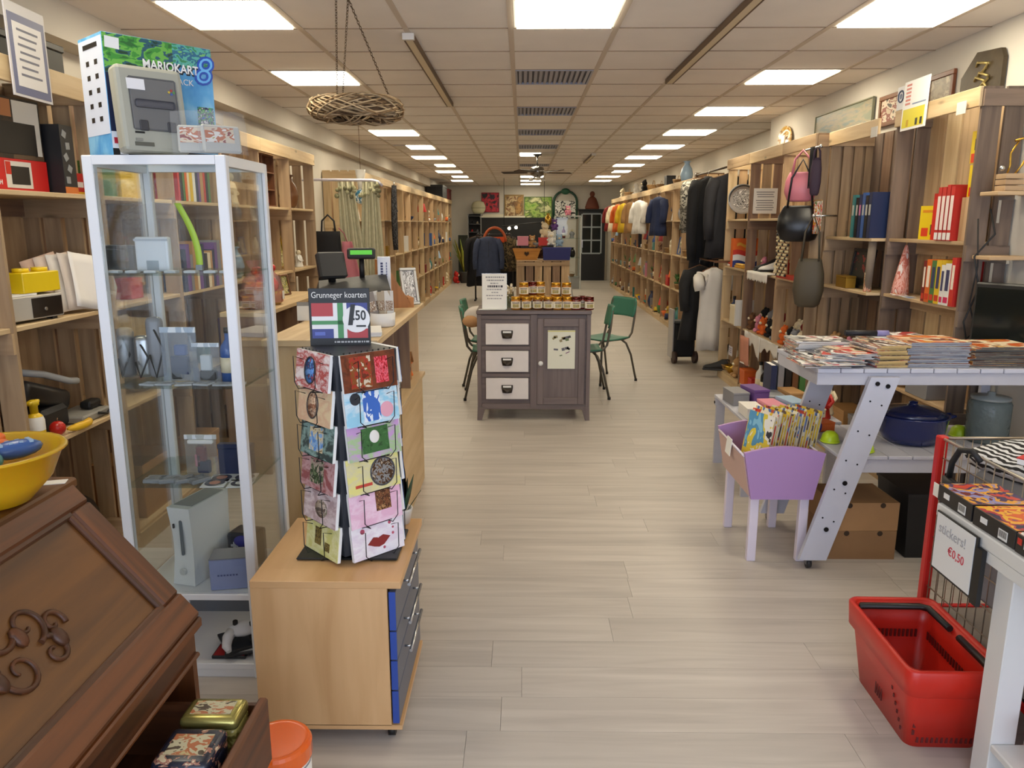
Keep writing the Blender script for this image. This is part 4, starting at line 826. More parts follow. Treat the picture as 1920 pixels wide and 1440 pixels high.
# third shelf
bag('clear bag with colourful toy figure on third shelf', (X_(358), 2.74, zC), .12, .165, [(0, .55, .3, .35, 'dark red'), (.06, .25, .4, .3, 'dark blue'), (-.1, .4, .2, .3, 'pink'), (0, .84, .8, .1, 'white')], 0, '#ecece8', .14)
q = k_box('', 'blue and black game box leaning on third shelf', (X_(418), 2.78, zC+.001), .12, 'dark blue', 0, SB, .13, .03)
for i, (px, Y) in enumerate(((377, 2.66), (428, 2.66), (392, 2.72), (437, 2.73))):
    q = thing('disc_sleeve', 'round disc in square white sleeve, %s on third shelf' % ORD[i], 'disc', (X_(px, Y), Y, zC+.0005), .1, SB); G().box(0, 0, .0015, .085, .085, .003).o('sleeve', mat('#e0e2e2', .4), q); G().lathe([(.012, 0), (.034, .0005), (.036, 0)], n=24, caps=(False, False)).o('disc', mat('#8a8a90', .25, .7), q, (0, 0, .0036)); G().lathe([(.001, 0), (.02, .0004)], n=20, caps=(False, False)).o('disc_centre', mat('#c8907a' if i % 2 == 0 else '#d8d8d8', .4), q, (0, 0, .0045))
for i, px in enumerate((262, 290, 318, 345)):
    q = thing('cartridge_bag', '%s bagged dark cartridge from shelf side on third shelf' % ORD[i], 'packet', (X_(px, 2.68), 2.68, zC+.001), .3*i, SB); G().box(0, 0, .007, .06, .05, .012, bev=.003).o('cartridge', mat('#6a6c70', .4), q); G().box(0, 0, .009, .075, .06, .017, bev=.004).o('film', plastic_film('#dfe3e6', .3), q)
# bottom white shelf: console tower, lilac box, dark handheld
q = thing('console_tower', 'white upright game console with grey end vents in the cabinet', 'console', (X_(330, 2.74), 2.79, zD+.001), -.25, SB)
prof_ = [(-.042, -.1), (.042, -.1), (.042, .1), (-.042, .1)]
rings = [[Vector((sx*w_, sy*.12+(0 if sy > 0 else dy), z)) for sx, sy in ((-1, -1), (1, -1), (1, 1), (-1, 1))] for z, w_, dy in ((0, .048, 0), (.1, .043, .012), (.155, .042, .014), (.21, .043, .012), (.31, .048, 0))]
G().loft(rings, smooth=False).o('shell', mat('#dfe2df', .4), q); G().box(.003, -.115, .19, .012, .012, .14, bev=.004).o('disc_tray', mat('#5a6266', .4), q); G().box(-.028, -.116, .235, .007, .008, .018, bev=.002).o('port', BLACK, q); G().cyl((-.0, -.125, .055), (-.0, -.108, .055), .013, n=20).o('power_button', mat('#c8ccc8', .3), q); bx('top_vent', mat('#8a8d8f', .5), q, -.04, .04, -.09, .1, .3105, .312)
q = thing('lilac_box', 'pale lilac square cardboard box beside the white console', 'box', (X_(395, 2.69), 2.69, zD+.001), .18, SB); G().box(0, 0, .06, .135, .1, .12, bev=.002).o('body', mat('#8f9ac4', .5), q); bx('lid', mat('#7c7c86', .5), q, -.0675, .0675, -.05, .05, .1205, .125); x = -.035
for i in range(7): bx('print_mark', mat('#4a5488', .6), q, -.04+.011*i, -.033+.011*i, -.0508, -.05, .055, .061)
q = thing('dark_console', 'dark console with purple top behind the lilac box', 'console', (X_(432, 2.86), 2.86, zD+.001), -.2, SB); G().box(0, 0, .075, .12, .1, .15, bev=.012, seg=2).o('shell', mat('#22242e', .35), q); G().ball((.01, -.05, .12), .03, 1.3, .5, .8).o('purple_dome', mat('#3a3a90', .25), q); g = G(); g.box(-.025, -.052, .1, .03, .004, .009); g.box(-.025, -.052, .1, .009, .004, .03); g.o('direction_pad', mat('#c8c8cc', .4), q)
# lowest compartment
def gamepad(loc, rz, c, lab):
    q = thing('game_controller', lab, 'controller', loc, rz, SB); m = mat(c, .35)
    G().ball((0, 0, .035), .05, 1.25, .72, .5).o('body', m, q)
    for s in (-1, 1):
        G().tube([(s*.045, -.005, .035), (s*.062, -.03, .03), (s*.068, -.06, .02), (s*.06, -.085, .016)], .021, 10, taper=[1, 1, .85, .45]).o('grip', m, q)
        G().cyl((s*.03, -.008 if s > 0 else .012, .055), (s*.03, -.008 if s > 0 else .012, .068), .01, n=12).o('thumbstick', BLACK, q)
    for k, (x, y, c2) in enumerate(((.045, .02, '#c8a020'), (.055, .01, '#b02020'), (.035, .01, '#2050a0'), (.045, 0, '#208040'))): G().cyl((x, y, .05), (x, y, .058), .005, n=8).o('button', mat(c2, .3), q)
    return q
gamepad((X_(405, 2.68), 2.71, zE+.06), (.35, .0, .4), '#d8dadc', 'white game controller lying in the lowest cabinet shelf')
for i, (px, c) in enumerate(((392, '#b83030'), (408, '#e0e0dc'), (400, '#30343c'))):
    q = thing('game_case', ('red', 'white', 'dark')[i]+' game case lying in the lowest cabinet shelf', 'game case', (X_(px, 2.71), 2.71, zE+.0005+.0145*i), .3*i, SB); G().box(0, 0, .007, .13, .16, .013, bev=.002).o('case', mat('#202226', .3), q); bx('cover_sheet', mat(c, .35), q, -.06, .06, -.075, .075, .0135, .014)
q = thing('cable_coil', 'coiled black cable in the lowest cabinet shelf', 'cable', (X_(450, 2.72), 2.7, zE+.001), 0, SB); G().tube([((.04+.003*math.sin(k))*math.cos(k*.5), (.04+.003*math.sin(k))*math.sin(k*.5), .006+.0011*k) for k in range(60)], .0045, 6).o('coil', BLACK, q); G().box(.045, -.01, .05, .03, .02, .02, bev=.003).o('plug', BLACK, q)
# ---- on top of the cabinet
TOPZ = CHT+.001
q = thing('console_box', 'large blue and green game console carton on the glass cabinet', 'carton', (-1.238, 2.759, TOPZ), .85)
BW, BH, BD = .37, .385, .2
G().b2(-BW/2, BW/2, 0, BD, 0, BH, .001).o('carton', pic(('#2a5a9c', '#3f8fd0', '#5aa8dc', '#8ac8ea'), 2., 1.8, .3, True), q)
G().b2(-BW/2-.0008, -BW/2, .002, BD-.002, .07, BH-.01).o('white_side', mat('#d8e0ee', .4), q)
fr_ = lambda nm, m, x0, x1, z0, z1, dy=.0: G().b2(x0, x1, -.0012-dy, -.0002-dy, z0, z1).o(nm, m, q)
fr_('green_art', pic(('#2e6a34', '#3f8f3a', '#6ab04a', '#2a5a6a', '#20402a'), 5., 4, .3), -BW/2+.001, BW*.12, BH*.68, BH-.001); fr_('green_art', pic(('#3a8a5a', '#5ab0a0', '#2a6a8a', '#78c070'), 3., 4, .3), BW*.12, BW/2-.001, BH*.8, BH-.001)
fr_('dark_art', mat('#1d2746', .35), -BW/2+.001, -BW*.2, BH*.1, BH*.68); fr_('light_panel', mat('#dfe6ee', .4), -BW/2+.001, -BW*.22, BH*.06, BH*.2, .001); fr_('red_band', mat('#b8283a', .4), -BW*.48, -BW*.24, BH*.1, BH*.15, .002)
fr_('black_base', mat('#1a1c20', .4), -BW/2+.001, BW/2-.001, .0, BH*.06, .0005); fr_('rating_mark', mat('#d8dce0', .4), -BW*.44, -BW*.37, .004, BH*.055, .003)
fr_('small_picture', pic(('#2a5ab0', '#5ab04a', '#1a2a5a', '#e0e0e0'), 8., 6, .3), BW*.32, BW*.48, BH*.32, BH*.48, .001)
text('title', 'MARIOKART', .04, mat('#f0f0f0', .4), q, (-.062, -.003, BH*.735), (PI/2, 0, 0), sx=.86, bold=.0008); text('title_shadow', 'MARIOKART', .04, mat('#1a2030', .4), q, (-.059, -.0018, BH*.725), (PI/2, 0, 0), sx=.86, bold=.0022)
text('numeral', '8', .13, mat('#1f4fb4', .3), q, (.112, -.003, BH*.62), (PI/2, 0, 0), shear=.25, bold=.005); text('numeral_shine', '8', .13, mat('#6ab8f0', .3), q, (.112, -.0042, BH*.62), (PI/2, 0, 0), shear=.25, bold=-.002); text('pack_word', 'PACK', .028, mat('#e8e8e8', .4), q, (.04, -.003, BH*.64), (PI/2, 0, 0))
G().box(-.155, -.0025, BH-.03, .045, .001, .035, rot=R3(0, .06)).o('price_label', mat('#e6e8ea', .5), q)
rq = random.Random(9)
for i in range(10): G().b2(-BW/2-.0016, -BW/2-.0008, .05+.07*(i % 2), .075+.07*(i % 2), .3-.045*(i//2)-.008, .3-.045*(i//2)+.008).o('icon', BLACK, q)
bx('side_heading', BLACK, q, -BW/2-.0016, -BW/2-.0008, .04, .16, .345, .36)
q = thing('retro_console', 'grey retro game console standing upright against the carton', 'console', (-1.232, 2.652, TOPZ+.003), (-.12, 0, .80))
G().box(0, 0, .14, .215, .07, .275, bev=.014, seg=2, smooth=False).o('shell', mat('#a7a799', .5), q); G().box(.004, -.036, .155, .155, .006, .17, bev=.006).o('dark_plate', mat('#6d6d6c', .5), q); G().box(.004, -.041, .155, .13, .006, .026, bev=.008, seg=2).o('cartridge_slot', mat('#55555a', .5), q)
for x in (-.04, .05): G().box(x, -.041, .085, .028, .008, .034, bev=.003).o('slide_switch', mat('#3a3a3e', .5), q)
G().box(-.05, -.0405, .215, .056, .002, .034).o('sticker', mat('#e8e8ea', .5), q)
for k, (dx, dz, c) in enumerate(((0, 0, '#c8b040'), (.008, .006, '#b04038'), (.008, -.006, '#4060a8'), (.016, 0, '#50904a'))): G().cyl((.055+dx, -.0395, .2+dz), (.055+dx, -.041, .2+dz), .004, n=8).o('emblem_dot', mat(c, .4), q)
G().box(-.06, -.0365, .04, .022, .004, .008).o('badge', mat('#8a8a80', .4), q); G().box(-.045, -.0365, .026, .06, .004, .012).o('badge', mat('#5a5a50', .4), q); bx('port', BLACK, q, -.07, -.04, -.037, -.033, .06, .066)
for i, (x, rz, lab) in enumerate(((-1.085, .35, 'bagged grey game cartridge with picture leaning on the console'), (-1.005, .75, 'second bagged cartridge turned sideways on the cabinet'))):
    q = thing('bagged_cartridge', lab, 'packet', (x, 2.655, TOPZ), (-.16, 0, rz)); G().box(0, 0, .055, .13, .018, .09, bev=.006).o('cartridge', mat('#b8b8b2', .45), q); G().box(-.008, -.0098, .066, .098, .001, .05).o('picture_label', pic(('#8a3a3a', '#d8c8b0', '#c0704a', '#e8e4dc', '#a8a850'), 4.+i, 1.8), q)
    g = G(); g.grid(lambda u, v: Vector(((u-.5)*.165, -.016-.012*math.sin(PI*u)+.005*math.sin(13*u+7*v), .001+v*.14)), 12, 10); g.o('bag', plastic_film('#f4f6f8', .1), q)
# ================================================================== goods on the near left shelves
SL = 'goods on the front left shelf'
V = lambda px, py, x=-2.12: atX(px, py, x)
zl = [.1005, .7705, 1.2905, 1.8305]
q = thing('red_console_box', 'red console carton with white emblem on the upper shelf', 'carton', (-2.2, 3.325, zl[3]), PI/2-.1, SL)   # front faces +x
G().b2(-.19, .19, -.055, .055, 0, .135, .001).o('carton', mat('#c8201c', .4), q)
for s in (-1, 1): G().box(-.135+s*.0115, -.0557, .085, .019, .0012, .044, bev=.004).o('emblem', mat('#f0ecec', .4), q)
G().cyl((-.1465, -.0562, .096), (-.1465, -.057, .096), .005, n=10).o('emblem_dot', mat('#c8201c', .4), q); text('lettering', 'SWITCH', .026, mat('#f4f0f0', .4), q, (-.172, -.0558, .022), (PI/2, 0, 0), sx=.9, bold=.0006)
G().b2(-.06, .09, -.0565, -.0552, .015, .125).o('picture', mat('#d8d4cc', .45), q); G().b2(-.03, .075, -.0575, -.0565, .03, .105).o('dark_console_print', mat('#241f1a', .4), q); G().b2(-.058, -.03, -.0575, -.0565, .07, .122).o('red_print', mat('#c8301c', .4), q)
q = thing('dark_console_carton', 'large dark carton with orange sky picture on the red carton', 'carton', (-2.2, 3.31, zl[3]+.136), PI/2-.1, SL); G().b2(-.2, .2, -.05, .05, 0, .25, .001).o('carton', pic(('#241c16', '#3a2c20', '#2c241c', '#5a4632'), 2., 2), q); G().b2(-.19, -.06, -.0512, -.05, .15, .245).o('sky_picture', pic(('#c8641c', '#e8a83a', '#f0d080', '#7a3a14'), 3., 2, soft=True), q); G().b2(-.04, .03, -.0512, -.05, .17, .24).o('hand_picture', mat('#b8784a', .5), q); G().b2(.04, .19, -.0512, -.05, .02, .24).o('pale_panel', mat('#d8d4cc', .5), q); G().b2(-.17, .16, -.0525, -.0512, .02, .15).o('console_picture', mat('#1f1b17', .4), q)
q = thing('black_carton', 'narrow black carton with grey blocks beside the red carton', 'carton', (-2.14, 3.572, zl[3]), PI/2, SL); G().b2(-.05, .05, -.08, .08, 0, .3, .001).o('carton', mat('#1d1d20', .4), q)
for i in range(5): G().box(-.02+.02*(i % 2), -.081, .06+.05*i, .03, .0015, .03, rot=R3(0, .5*i)).o('block_print', mat('#8a8c8e', .5), q)
bx('orange_base', mat('#c8702c', .5), q, -.05, .05, -.081, -.08, .0, .03)
q = thing('red_game_box', 'small red carton with yellow edge at the end of the upper shelf', 'carton', (-2.16, 3.692, zl[3]), PI/2, SL); G().b2(-.06, .052, -.06, .06, 0, .1, .001).o('carton', mat('#c82824', .4), q); bx('white_band', mat('#f0e8e4', .4), q, -.04, .045, -.061, -.06, .035, .06); bx('yellow_edge', mat('#e0b020', .4), q, -.06, .052, -.061, -.06, 0, .014)
q = thing('notice', 'framed grey notice with printed text hung on the shelf rail', 'notice', (-1.985, 3.25, 2.19), PI/2+.05); G().b2(-.135, .135, 0, .006, 0, .35).o('frame_sheet', mat('#c8c4c4', .5), q); G().b2(-.125, .125, -.001, 0, .01, .31).o('dark_border', mat('#5a5e80', .5), q); G().b2(-.1, .1, -.002, -.001, .04, .28).o('paper', mat('#d8d4d2', .5), q)
for i in range(7): G().b2(-.075+.01*(i % 2), .07-.012*(i % 3), -.003, -.002, .25-.028*i, .258-.028*i).o('print_line', mat('#6a6a78', .6), q)
for i, (y, h_, c) in enumerate(((3.1, .17, '#2a2826'), (3.42, .14, '#22231f'), (3.62, .16, '#3a3833'))):
    q = thing('dark_box', 'dark storage box on top of the front left shelving, %s from the front' % ORD[i], 'box', (-2.24, y, 2.341), PI/2, SL); G().b2(-.14, .14, -.1, .1, 0, h_-.03, .004).o('body', mat(c, .6), q); G().b2(-.145, .145, -.105, .105, h_-.03, h_, .004).o('lid', mat(c, .5), q)
# shelf 1.29
q = thing('cassette_player', 'grey and black tape deck on the middle shelf', 'player', (-2.16, 3.2, zl[2]), PI/2-.12, SL); G().b2(-.165, .165, -.11, .11, .012, .11, .004).o('case', mat('#b4afa6', .5), q); G().b2(-.02, .155, -.1125, -.11, .018, .1).o('dark_window', mat('#2a221c', .15), q); G().cyl((.055, -.115, .05), (.055, -.112, .05), .008, n=10).o('knob', STEEL, q); [G().b2(x-.015, x+.015, -.09, -.06, 0, .012).o('foot', BLACK, q) for x in (-.13, .13)]; G().b2(-.13, .04, -.09, .06, .111, .119).o('paper_pad', PAPER, q)
q = thing('brick_storage_box', 'yellow toy-brick storage box with round studs', 'storage box', (-2.11, 3.27, zl[2]+.12), PI/2-.1, SL); G().b2(-.11, .11, -.05, .05, 0, .085, .003).o('body', mat('#e8c818', .35), q)
for s in (-.055, .055): G().cyl((s, 0, .085), (s, 0, .102), .032, n=18).o('stud', mat('#e8c818', .35), q)
for i in range(5): q = thing('leaning_paper', '%s creased sheet leaning beside the tape deck' % ORD[i], 'paper', (-2.09+.016*i, 3.45+.03*i, zl[2]), (-.22, .1*(i-2), PI/2-.2), SL); G().grid(lambda u, v: Vector(((u-.5)*.2, .006*math.sin(6*u+3*v+i), .016+v*.26)), 6, 6, .0015).o('sheet', mat(('#d8b8a4', '#e0cdbf', '#dcd6d0', '#cfc4bc', '#e8e4e0')[i], .7), q)
q = thing('plastic_bag', 'crumpled clear plastic bag at the back of the middle shelf', 'bag', (-2.3, 3.19, zl[2]), 0, SL); G().ball((0, 0, .1), .1, .9, 1.5, .98, 14, 9).o('film', plastic_film('#c8ccd0', .4), q); G().box(0, 0, .08, .08, .14, .05, bev=.01).o('content', mat('#6a6c70', .5), q)
# shelf .77
q = thing('spray_bottle', 'yellow and white pump bottle on the lower shelf', 'bottle', (-2.06, 3.1, zl[1]), 0, SL); G().lathe([(.032, 0), (.036, .01), (.036, .1), (.03, .13), (.014, .145)], n=16).o('body', mat('#e8c020', .35), q); G().lathe([(.0365, .07), (.0365, .11), (.031, .128)], n=16, caps=(False, False)).o('white_band', mat('#ece8e0', .4), q); G().lathe([(.016, .143), (.016, .175), (.022, .178), (.022, .195), (.01, .2)], n=12).o('cap', mat('#d8b81c', .4), q); G().box(0, -.0, .19, .02, .07, .014, bev=.004).o('spout', mat('#d8b81c', .4), q)
q = thing('toy_fruit', 'red toy apple beside the yellow pump bottle', 'toy', (-2.07, 3.26, zl[1]), 0, SL); G().ball((0, 0, .034), .034, 1, 1, .98).o('fruit', mat('#b8241c', .3), q); G().cyl((0, 0, .062), (.004, 0, .08), .003, n=6).o('stalk', cm('brown'), q)
q = thing('toy_banana', 'yellow toy banana on the lower shelf edge', 'toy', (-2.045, 3.38, zl[1]+.021), PI/2, SL); G().tube([(-.09+.18*k/10, -.03*math.sin(PI*k/10), 0) for k in range(11)], .019, 8, taper=[.3, .7, .9, 1, 1, 1, 1, 1, .9, .6, .25]).o('fruit', mat('#e0b020', .4), q); G().cyl((.088, 0, 0), (.105, .01, .004), .005, n=6).o('stalk', cm('brown'), q)
q = thing('vacuum_nozzle', 'black vacuum cleaner head with grey hose on the lower shelf', 'vacuum part', (-2.22, 3.35, zl[1]), PI/2, SL); G().box(0, 0, .16, .34, .16, .1, bev=.03, seg=3, smooth=True, rot=R3(0, .35)).o('head', mat('#1c1d20', .3), q); G().box(0, 0, .055, .2, .2, .11, bev=.02).o('base', mat('#202022', .5), q); G().tube([(-.15, -.02, .3), (0, -.06, .26), (.15, -.08, .2), (.2, -.09, .19)], .016, 8).o('hose', mat('#a8acb0', .4), q)
q = thing('grey_console', 'flat grey game console with cables on the lower shelf', 'console', (-2.14, 3.56, zl[1]), PI/2, SL); G().box(0, 0, .02, .24, .17, .038, bev=.008).o('shell', mat('#8e8b84', .5), q); G().tube([(.0, -.09, .03), (.06, -.1, .012), (.1, -.085, .02), (.11, -.02, .05), (.05, .0, .06)], .006, 6).o('cable', BLACK, q); G().box(.06, -.02, .062, .1, .06, .04, bev=.014, seg=2).o('controller', BLACK, q)
q = thing('carton', 'open brown cardboard carton on the bottom shelf behind the cabinet', 'carton', (-2.22, 4.15, zl[0]), 0, SL); [bx('side', mat('#a67c50', .8), q, *v) for v in ((-.15, -.145, -.2, .2, 0, .3), (.145, .15, -.2, .2, 0, .3), (-.145, .145, -.2, -.195, 0, .3), (-.145, .145, .195, .2, 0, .3))]; bx('bottom', mat('#a67c50', .8), q, -.145, .145, -.195, .195, 0, .005)
q = thing('dark_sack', 'black plastic sack on the bottom shelf', 'sack', (-2.2, 3.38, zl[0]), 0, SL); G().ball((0, 0, .17), .17, .85, 1.5, 1, 14, 9).o('sack', mat('#111112', .3, bump=.8, scale=9), q); G().cyl((0, 0, .32), (0, 0, .4), .03, .05, 10).o('tie', BLACK, q)
# rows of books and odds seen through the cabinet (bays two to five)
rq = random.Random(31); bc = ['red', 'black', 'green', 'orange', 'cream', 'yellow', 'white', 'dark blue', 'purple', 'tan']
y = 4.62
for i in range(13):
    th, h = rq.uniform(.022, .045), rq.uniform(.2, .28); k_book('', '%s book, %s in the upper row behind the cabinet' % (bc[i % 10] if i else 'red', ORD[i]), (-2.12, y+th/2, zl[3]), h, bc[i % 10], -PI/2+0, 'upper row of books behind the cabinet', .17, th, rot=(0, 0, PI/2)); y += th+.007
y = 4.6
for i in range(14):
    th, h = rq.uniform(.025, .05), rq.uniform(.2, .3); c = ['dark blue', 'purple', 'grey', 'tan', 'cream', 'purple', 'dark blue', 'black', 'cream', 'tan'][i % 10]
    k_book('', '%s book, %s in the middle row behind the cabinet' % (c, ORD[i]), (-2.12, y+th/2, zl[2]), h, c, 0, 'middle row of books behind the cabinet', .17, th, rot=(0, 0, PI/2)); y += th+.006
for i, (k, c, y, li, sc) in enumerate(((6, 'green', 3.95, 3, 1.2), (6, 'yellow', 4.2, 3, 1.2), (4, 'white', 4.42, 3, .8), (6, 'red', 4.2, 2, .8), (0, 'white', 3.95, 2, .8), (5, 'brown', 5.6, 3, .9), (4, 'cream', 5.8, 3, 1), (8, 'brown', 5.55, 2, 1), (0, 'light blue', 5.8, 2, .9), (6, 'tan', 4.9, 0, 1.6), (6, 'brown', 5.5, 0, 1.7), (3, 'grey', 4.2, 1, 1.3), (1, 'silver', 4.9, 1, .8), (2, 'teal', 5.1, 1, 1.), (9, 'purple', 5.6, 1, 1))):
    KITS[k]('', '%s %s on the %s shelf behind the glass cabinet' % (c, KN[k], LEVN[li]), (-2.17, y, zl[li]+.001), KH[k]*sc, c, PI/2, SL)
# ================================================================== pay counter behind the card rack
PLY = wood('#d8bd92', '#c6a878', .5, False, .03, 14); LEDGE = PALE
CTX, CT0, CT1, CTZ = -.66, 3.36, 4.95, 1.19
t = thing('pay_counter', 'tall pale plywood pay counter with a goods niche facing the aisle', 'counter', (CTX, CT0, 0)); L = CT1-CT0
bx('top', LEDGE, t, -.5, .02, -.02, L+.02, CTZ-.03, CTZ, .003); bx('front_panel', PLY, t, -.02, 0, 0, L, 0, .72); bx('niche_floor', LEDGE, t, -.2, .02, 0, L, .72, .74); bx('niche_back', GREYW, t, -.215, -.2, 0, L, .74, CTZ-.03)
for y in (0, L-.018): bx('end_panel', PLY, t, -.48, -.02, y, y+.018, 0, CTZ-.03)
for y in (.5, 1.05): bx('niche_divider', AGED, t, -.2, 0, y, y+.018, .74, CTZ-.03)
bx('back_panel', PLY, t, -.48, -.465, .018, L-.018, 0, CTZ-.03)
GC = 'goods in the counter niche'
q = thing('birdhouse', 'small wooden birdhouse in the counter niche', 'birdhouse', (-.74, 4.62, .741), PI/2, GC); G().b2(-.06, .06, -.05, .05, 0, .12).o('body', wood('#b8834a', '#8f5f30', .6, False), q)
for s in (-1, 1): G().box(s*.038, 0, .145, .105, .125, .01, rot=R3(0, s*.75)).o('roof', wood('#9a6a3a', '#7a4e26', .6, False), q)
G().cyl((0, -.0505, .07), (0, -.052, .07), .018, n=14).o('hole', BLACK, q)
for i, (y, k, c, sc) in enumerate(((3.5, 5, 'cream', .9), (3.7, 0, 'yellow', .7), (4.03, 3, 'white', 1.), (4.18, 5, 'yellow', .8), (4.34, 0, 'white', .75), (4.8, 4, 'orange', .9))): KITS[k]('', '%s %s in the counter niche facing the aisle' % (c, KN[k]), (-.755, y, .741), KH[k]*sc, c, PI/2, GC)
# till
z0 = CTZ+.001
t = thing('cash_register', 'black cash register with dust cover and small screen', 'cash register', (-.965, 4.34, z0), .25); t.scale = (1.08, 1.08, .9)
G().b2(-.2, .2, -.19, .19, 0, .1, .006).o('cash_drawer', mat('#222326', .5), t)
G().loft([[Vector((x, y, z)) for x, y, z in ((-.2, -.18, .1), (.2, -.18, .1), (.2, .18, .1), (-.2, .18, .1))], [Vector((x, y, z)) for x, y, z in ((-.17, -.15, .13), (.19, -.12, .165), (.19, .16, .24), (-.17, .16, .2))]], smooth=False).o('dust_cover', mat('#2b2b2c', .55), t)
G().box(-.1, .1, .30, .15, .05, .17, rot=R3(-.35, 0, .3), bev=.01).o('operator_screen', mat('#26272a', .45), t); G().cyl((-.1, .12, .18), (-.1, .12, .3), .02, n=10).o('screen_arm', BLACK, t)
G().cyl((.06, .13, .2), (.06, .13, .34), .014, n=10).o('display_pole', BLACK, t)
ds = G().box(.06, .12, .372, .15, .045, .07, bev=.012, seg=2, rot=R3(-.2)).o('customer_display', mat('#1d1e20', .45), t); bx('lcd', emit('#5cc03a', .4), ds, .0, .115, .088, .0955, .367, .395)
t = thing('strip_sign', 'tall narrow white sign with column of blue print', 'sign', (atY(722, 560, 4.55).x, 4.55, z0+.0), .15); G().b2(-.038, .038, -.012, .012, 0, .315, .003).o('board', mat('#dcdfe6', .4), t); bx('foot', mat('#cfd2d8', .4), t, -.045, .045, -.03, .03, 0, .008)
for i in range(15): bx('print', mat('#3a4068', .6), t, -.02, -.006, -.0132, -.012, .045+.016*i, .057+.016*i); bx('thin_print', mat('#6a7098', .6), t, .012, .018, -.0132, -.012, .045+.016*i, .058+.016*i)
t = thing('brochure_bowl', 'round white tub holding folded brochures on the counter', 'tub', (atY(718, 610, 3.82).x, 3.82, z0)); G().lathe([(.056, 0), (.062, .006), (.064, .068), (.06, .068), (.056, .01)], n=24).o('tub', mat('#e4e2de', .4), t)
rq = random.Random(6)
for i in range(9): 
    q = thing('brochure', '%s folded brochure standing in the white tub' % ORD[i], 'brochure', (t.location.x-.036+.009*i, 3.82+rq.uniform(-.02, .02), z0+.008), (rq.uniform(-.15, .15), -.25+.03*i, rq.uniform(-.4, .4)), 'brochures in the tub'); G().b2(-.022, .022, -.0015, .0015, 0, rq.uniform(.13, .18)).o('leaflet', mat(rq.choice(['#d8d4cc', '#b8a890', '#8a8078', '#e4e0d8']), .6), q); G().b2(-.018, .018, -.0022, -.0015, .07, .12).o('print', pic(('#d8d0c0', '#8a6a50', '#c8b8a0'), float(i), 5), q)
q = thing('brochure_stack', 'tall brochures leaning behind the white tub', 'brochure', (t.location.x-.045, 3.93, z0), (-.12, -.2, .2)); G().b2(-.035, .035, -.008, .008, .008, .165).o('leaflets', mat('#c8c0b4', .6), q); G().b2(-.03, .03, -.0092, -.008, .02, .15).o('print', pic(('#d8d0c0', '#7a6a5a', '#c8b8a0'), 3., 8), q)
t = thing('paper_pile', 'pile of white papers on the counter corner', 'paper', (-.755, 3.55, z0), .2); [G().box(.004*(i % 2), .003*(i % 3), .0025+.005*i, .18, .24, .0048).o('sheet_bundle', mat('#e4e2e0', .7), t) for i in range(4)]
t = thing('wooden_lectern', 'light brown sloped wooden brochure stand on the counter', 'stand', (-.82, 4.72, z0), .35); G().prism([(-.07, 0), (.13, 0), (.1, .05), (-.045, .29), (-.07, .29)], .16, R3(0, 0, 0)).o('body', wood('#b97c42', '#9a6432', .5, False), t); bx('lip', wood('#b97c42', '#9a6432', .5, False), t, .1, .135, -.08, .08, 0, .06)
k_frame('', 'silver patterned photo frame standing at the counter end', (-.7, 4.84, z0+.0), .24, 'silver', .5, None, ('#c8c8c8', '#8a8a8a', '#e4e4e4', '#5a5a5a'), .11, .3, 4.)
t = thing('wall_panel_card', 'white cardboard panel standing behind the till cover', 'cardboard', (-1.08, 4.02, z0), (-.1, 0, .1)); G().b2(-.11, .11, -.004, .004, .002, .1).o('panel', mat('#e0dcd4', .7), t); bx('edge_strip', mat('#8a8680', .6), t, -.11, .11, -.0045, -.004, .08, .1)
# back counter along the shelves with gift hampers
t = thing('back_counter', 'low pine work shelf behind the till along the shelving', 'shelf', (-1.86, 5.0, 0)); bx('top', LEDGE, t, -.14, .16, 0, 1.62, 1.09, 1.12, .003); bx('shelf', LEDGE, t, -.14, .14, 0, 1.62, .62, .64)
for y in (0, .8, 1.6): bx('upright', AGED, t, -.14, .14, y, y+.02, 0, 1.09)
for i, (px, c, lab) in enumerate(((525, '#b8201c', 'red cellophane gift hamper with bow nearest the cabinet'), (553, '#c8322a', 'second red wrapped gift hamper with pale basket'))):
    q = thing('gift_hamper', lab, 'hamper', (-1.83, 5.22+.3*i, 1.121), PI/2, 'gift hampers'); G().lathe([(.07, 0), (.09, .02), (.1, .1), (.09, .1), (.08, .02)], n=16).o('basket', wood('#7a2018', '#5a1812', .6, False) if i == 0 else wood('#c8a868', '#9a7a40', .6, False), q); g = G(); g.lathe([(.095, .02), (.1, .11), (.075, .2), (.02, .26), (.05, .33)], n=18, caps=(False, False)); g.o('cellophane', plastic_film('#f0d0d0', .2), q); G().ball((0, 0, .14), .07, 1, 1, .9).o('filling', mat(c, .5, var=.3, scale=30), q)
    for s in (-1, 1): G().ball((s*.04, -.02, .26), .034, 1.2, .6, .8).o('bow_loop', mat(c, .35), q)
    G().ball((0, -.02, .26), .016).o('bow_knot', mat(c, .35), q); bx('tag', PAPER, q, -.02, .02, -.102, -.1, .04, .1)
q = thing('display_plate', 'pale round tray standing behind the gift hampers', 'tray', (-1.95, 5.95, 1.121), PI/2+.2); G().lathe([(.001, 0), (.09, .004), (.12, .015), (.125, .02), (.12, .022), (.09, .01), (.001, .006)], n=28).o('tray', mat('#d8d8c0', .4), q, (0, 0, .126), R3(PI/2-.15)); bx('easel', wood('#9a7a50', '#7a5c38'), q, -.03, .03, .0, .09, 0, .008)
k_frame('', 'small dark framed picture on the back counter', (-1.93, 6.25, 1.121), .17, 'brown', PI/2-.2, None, ('#c8b850', '#5a6a4a', '#d8d0a0', '#3a3a30'))
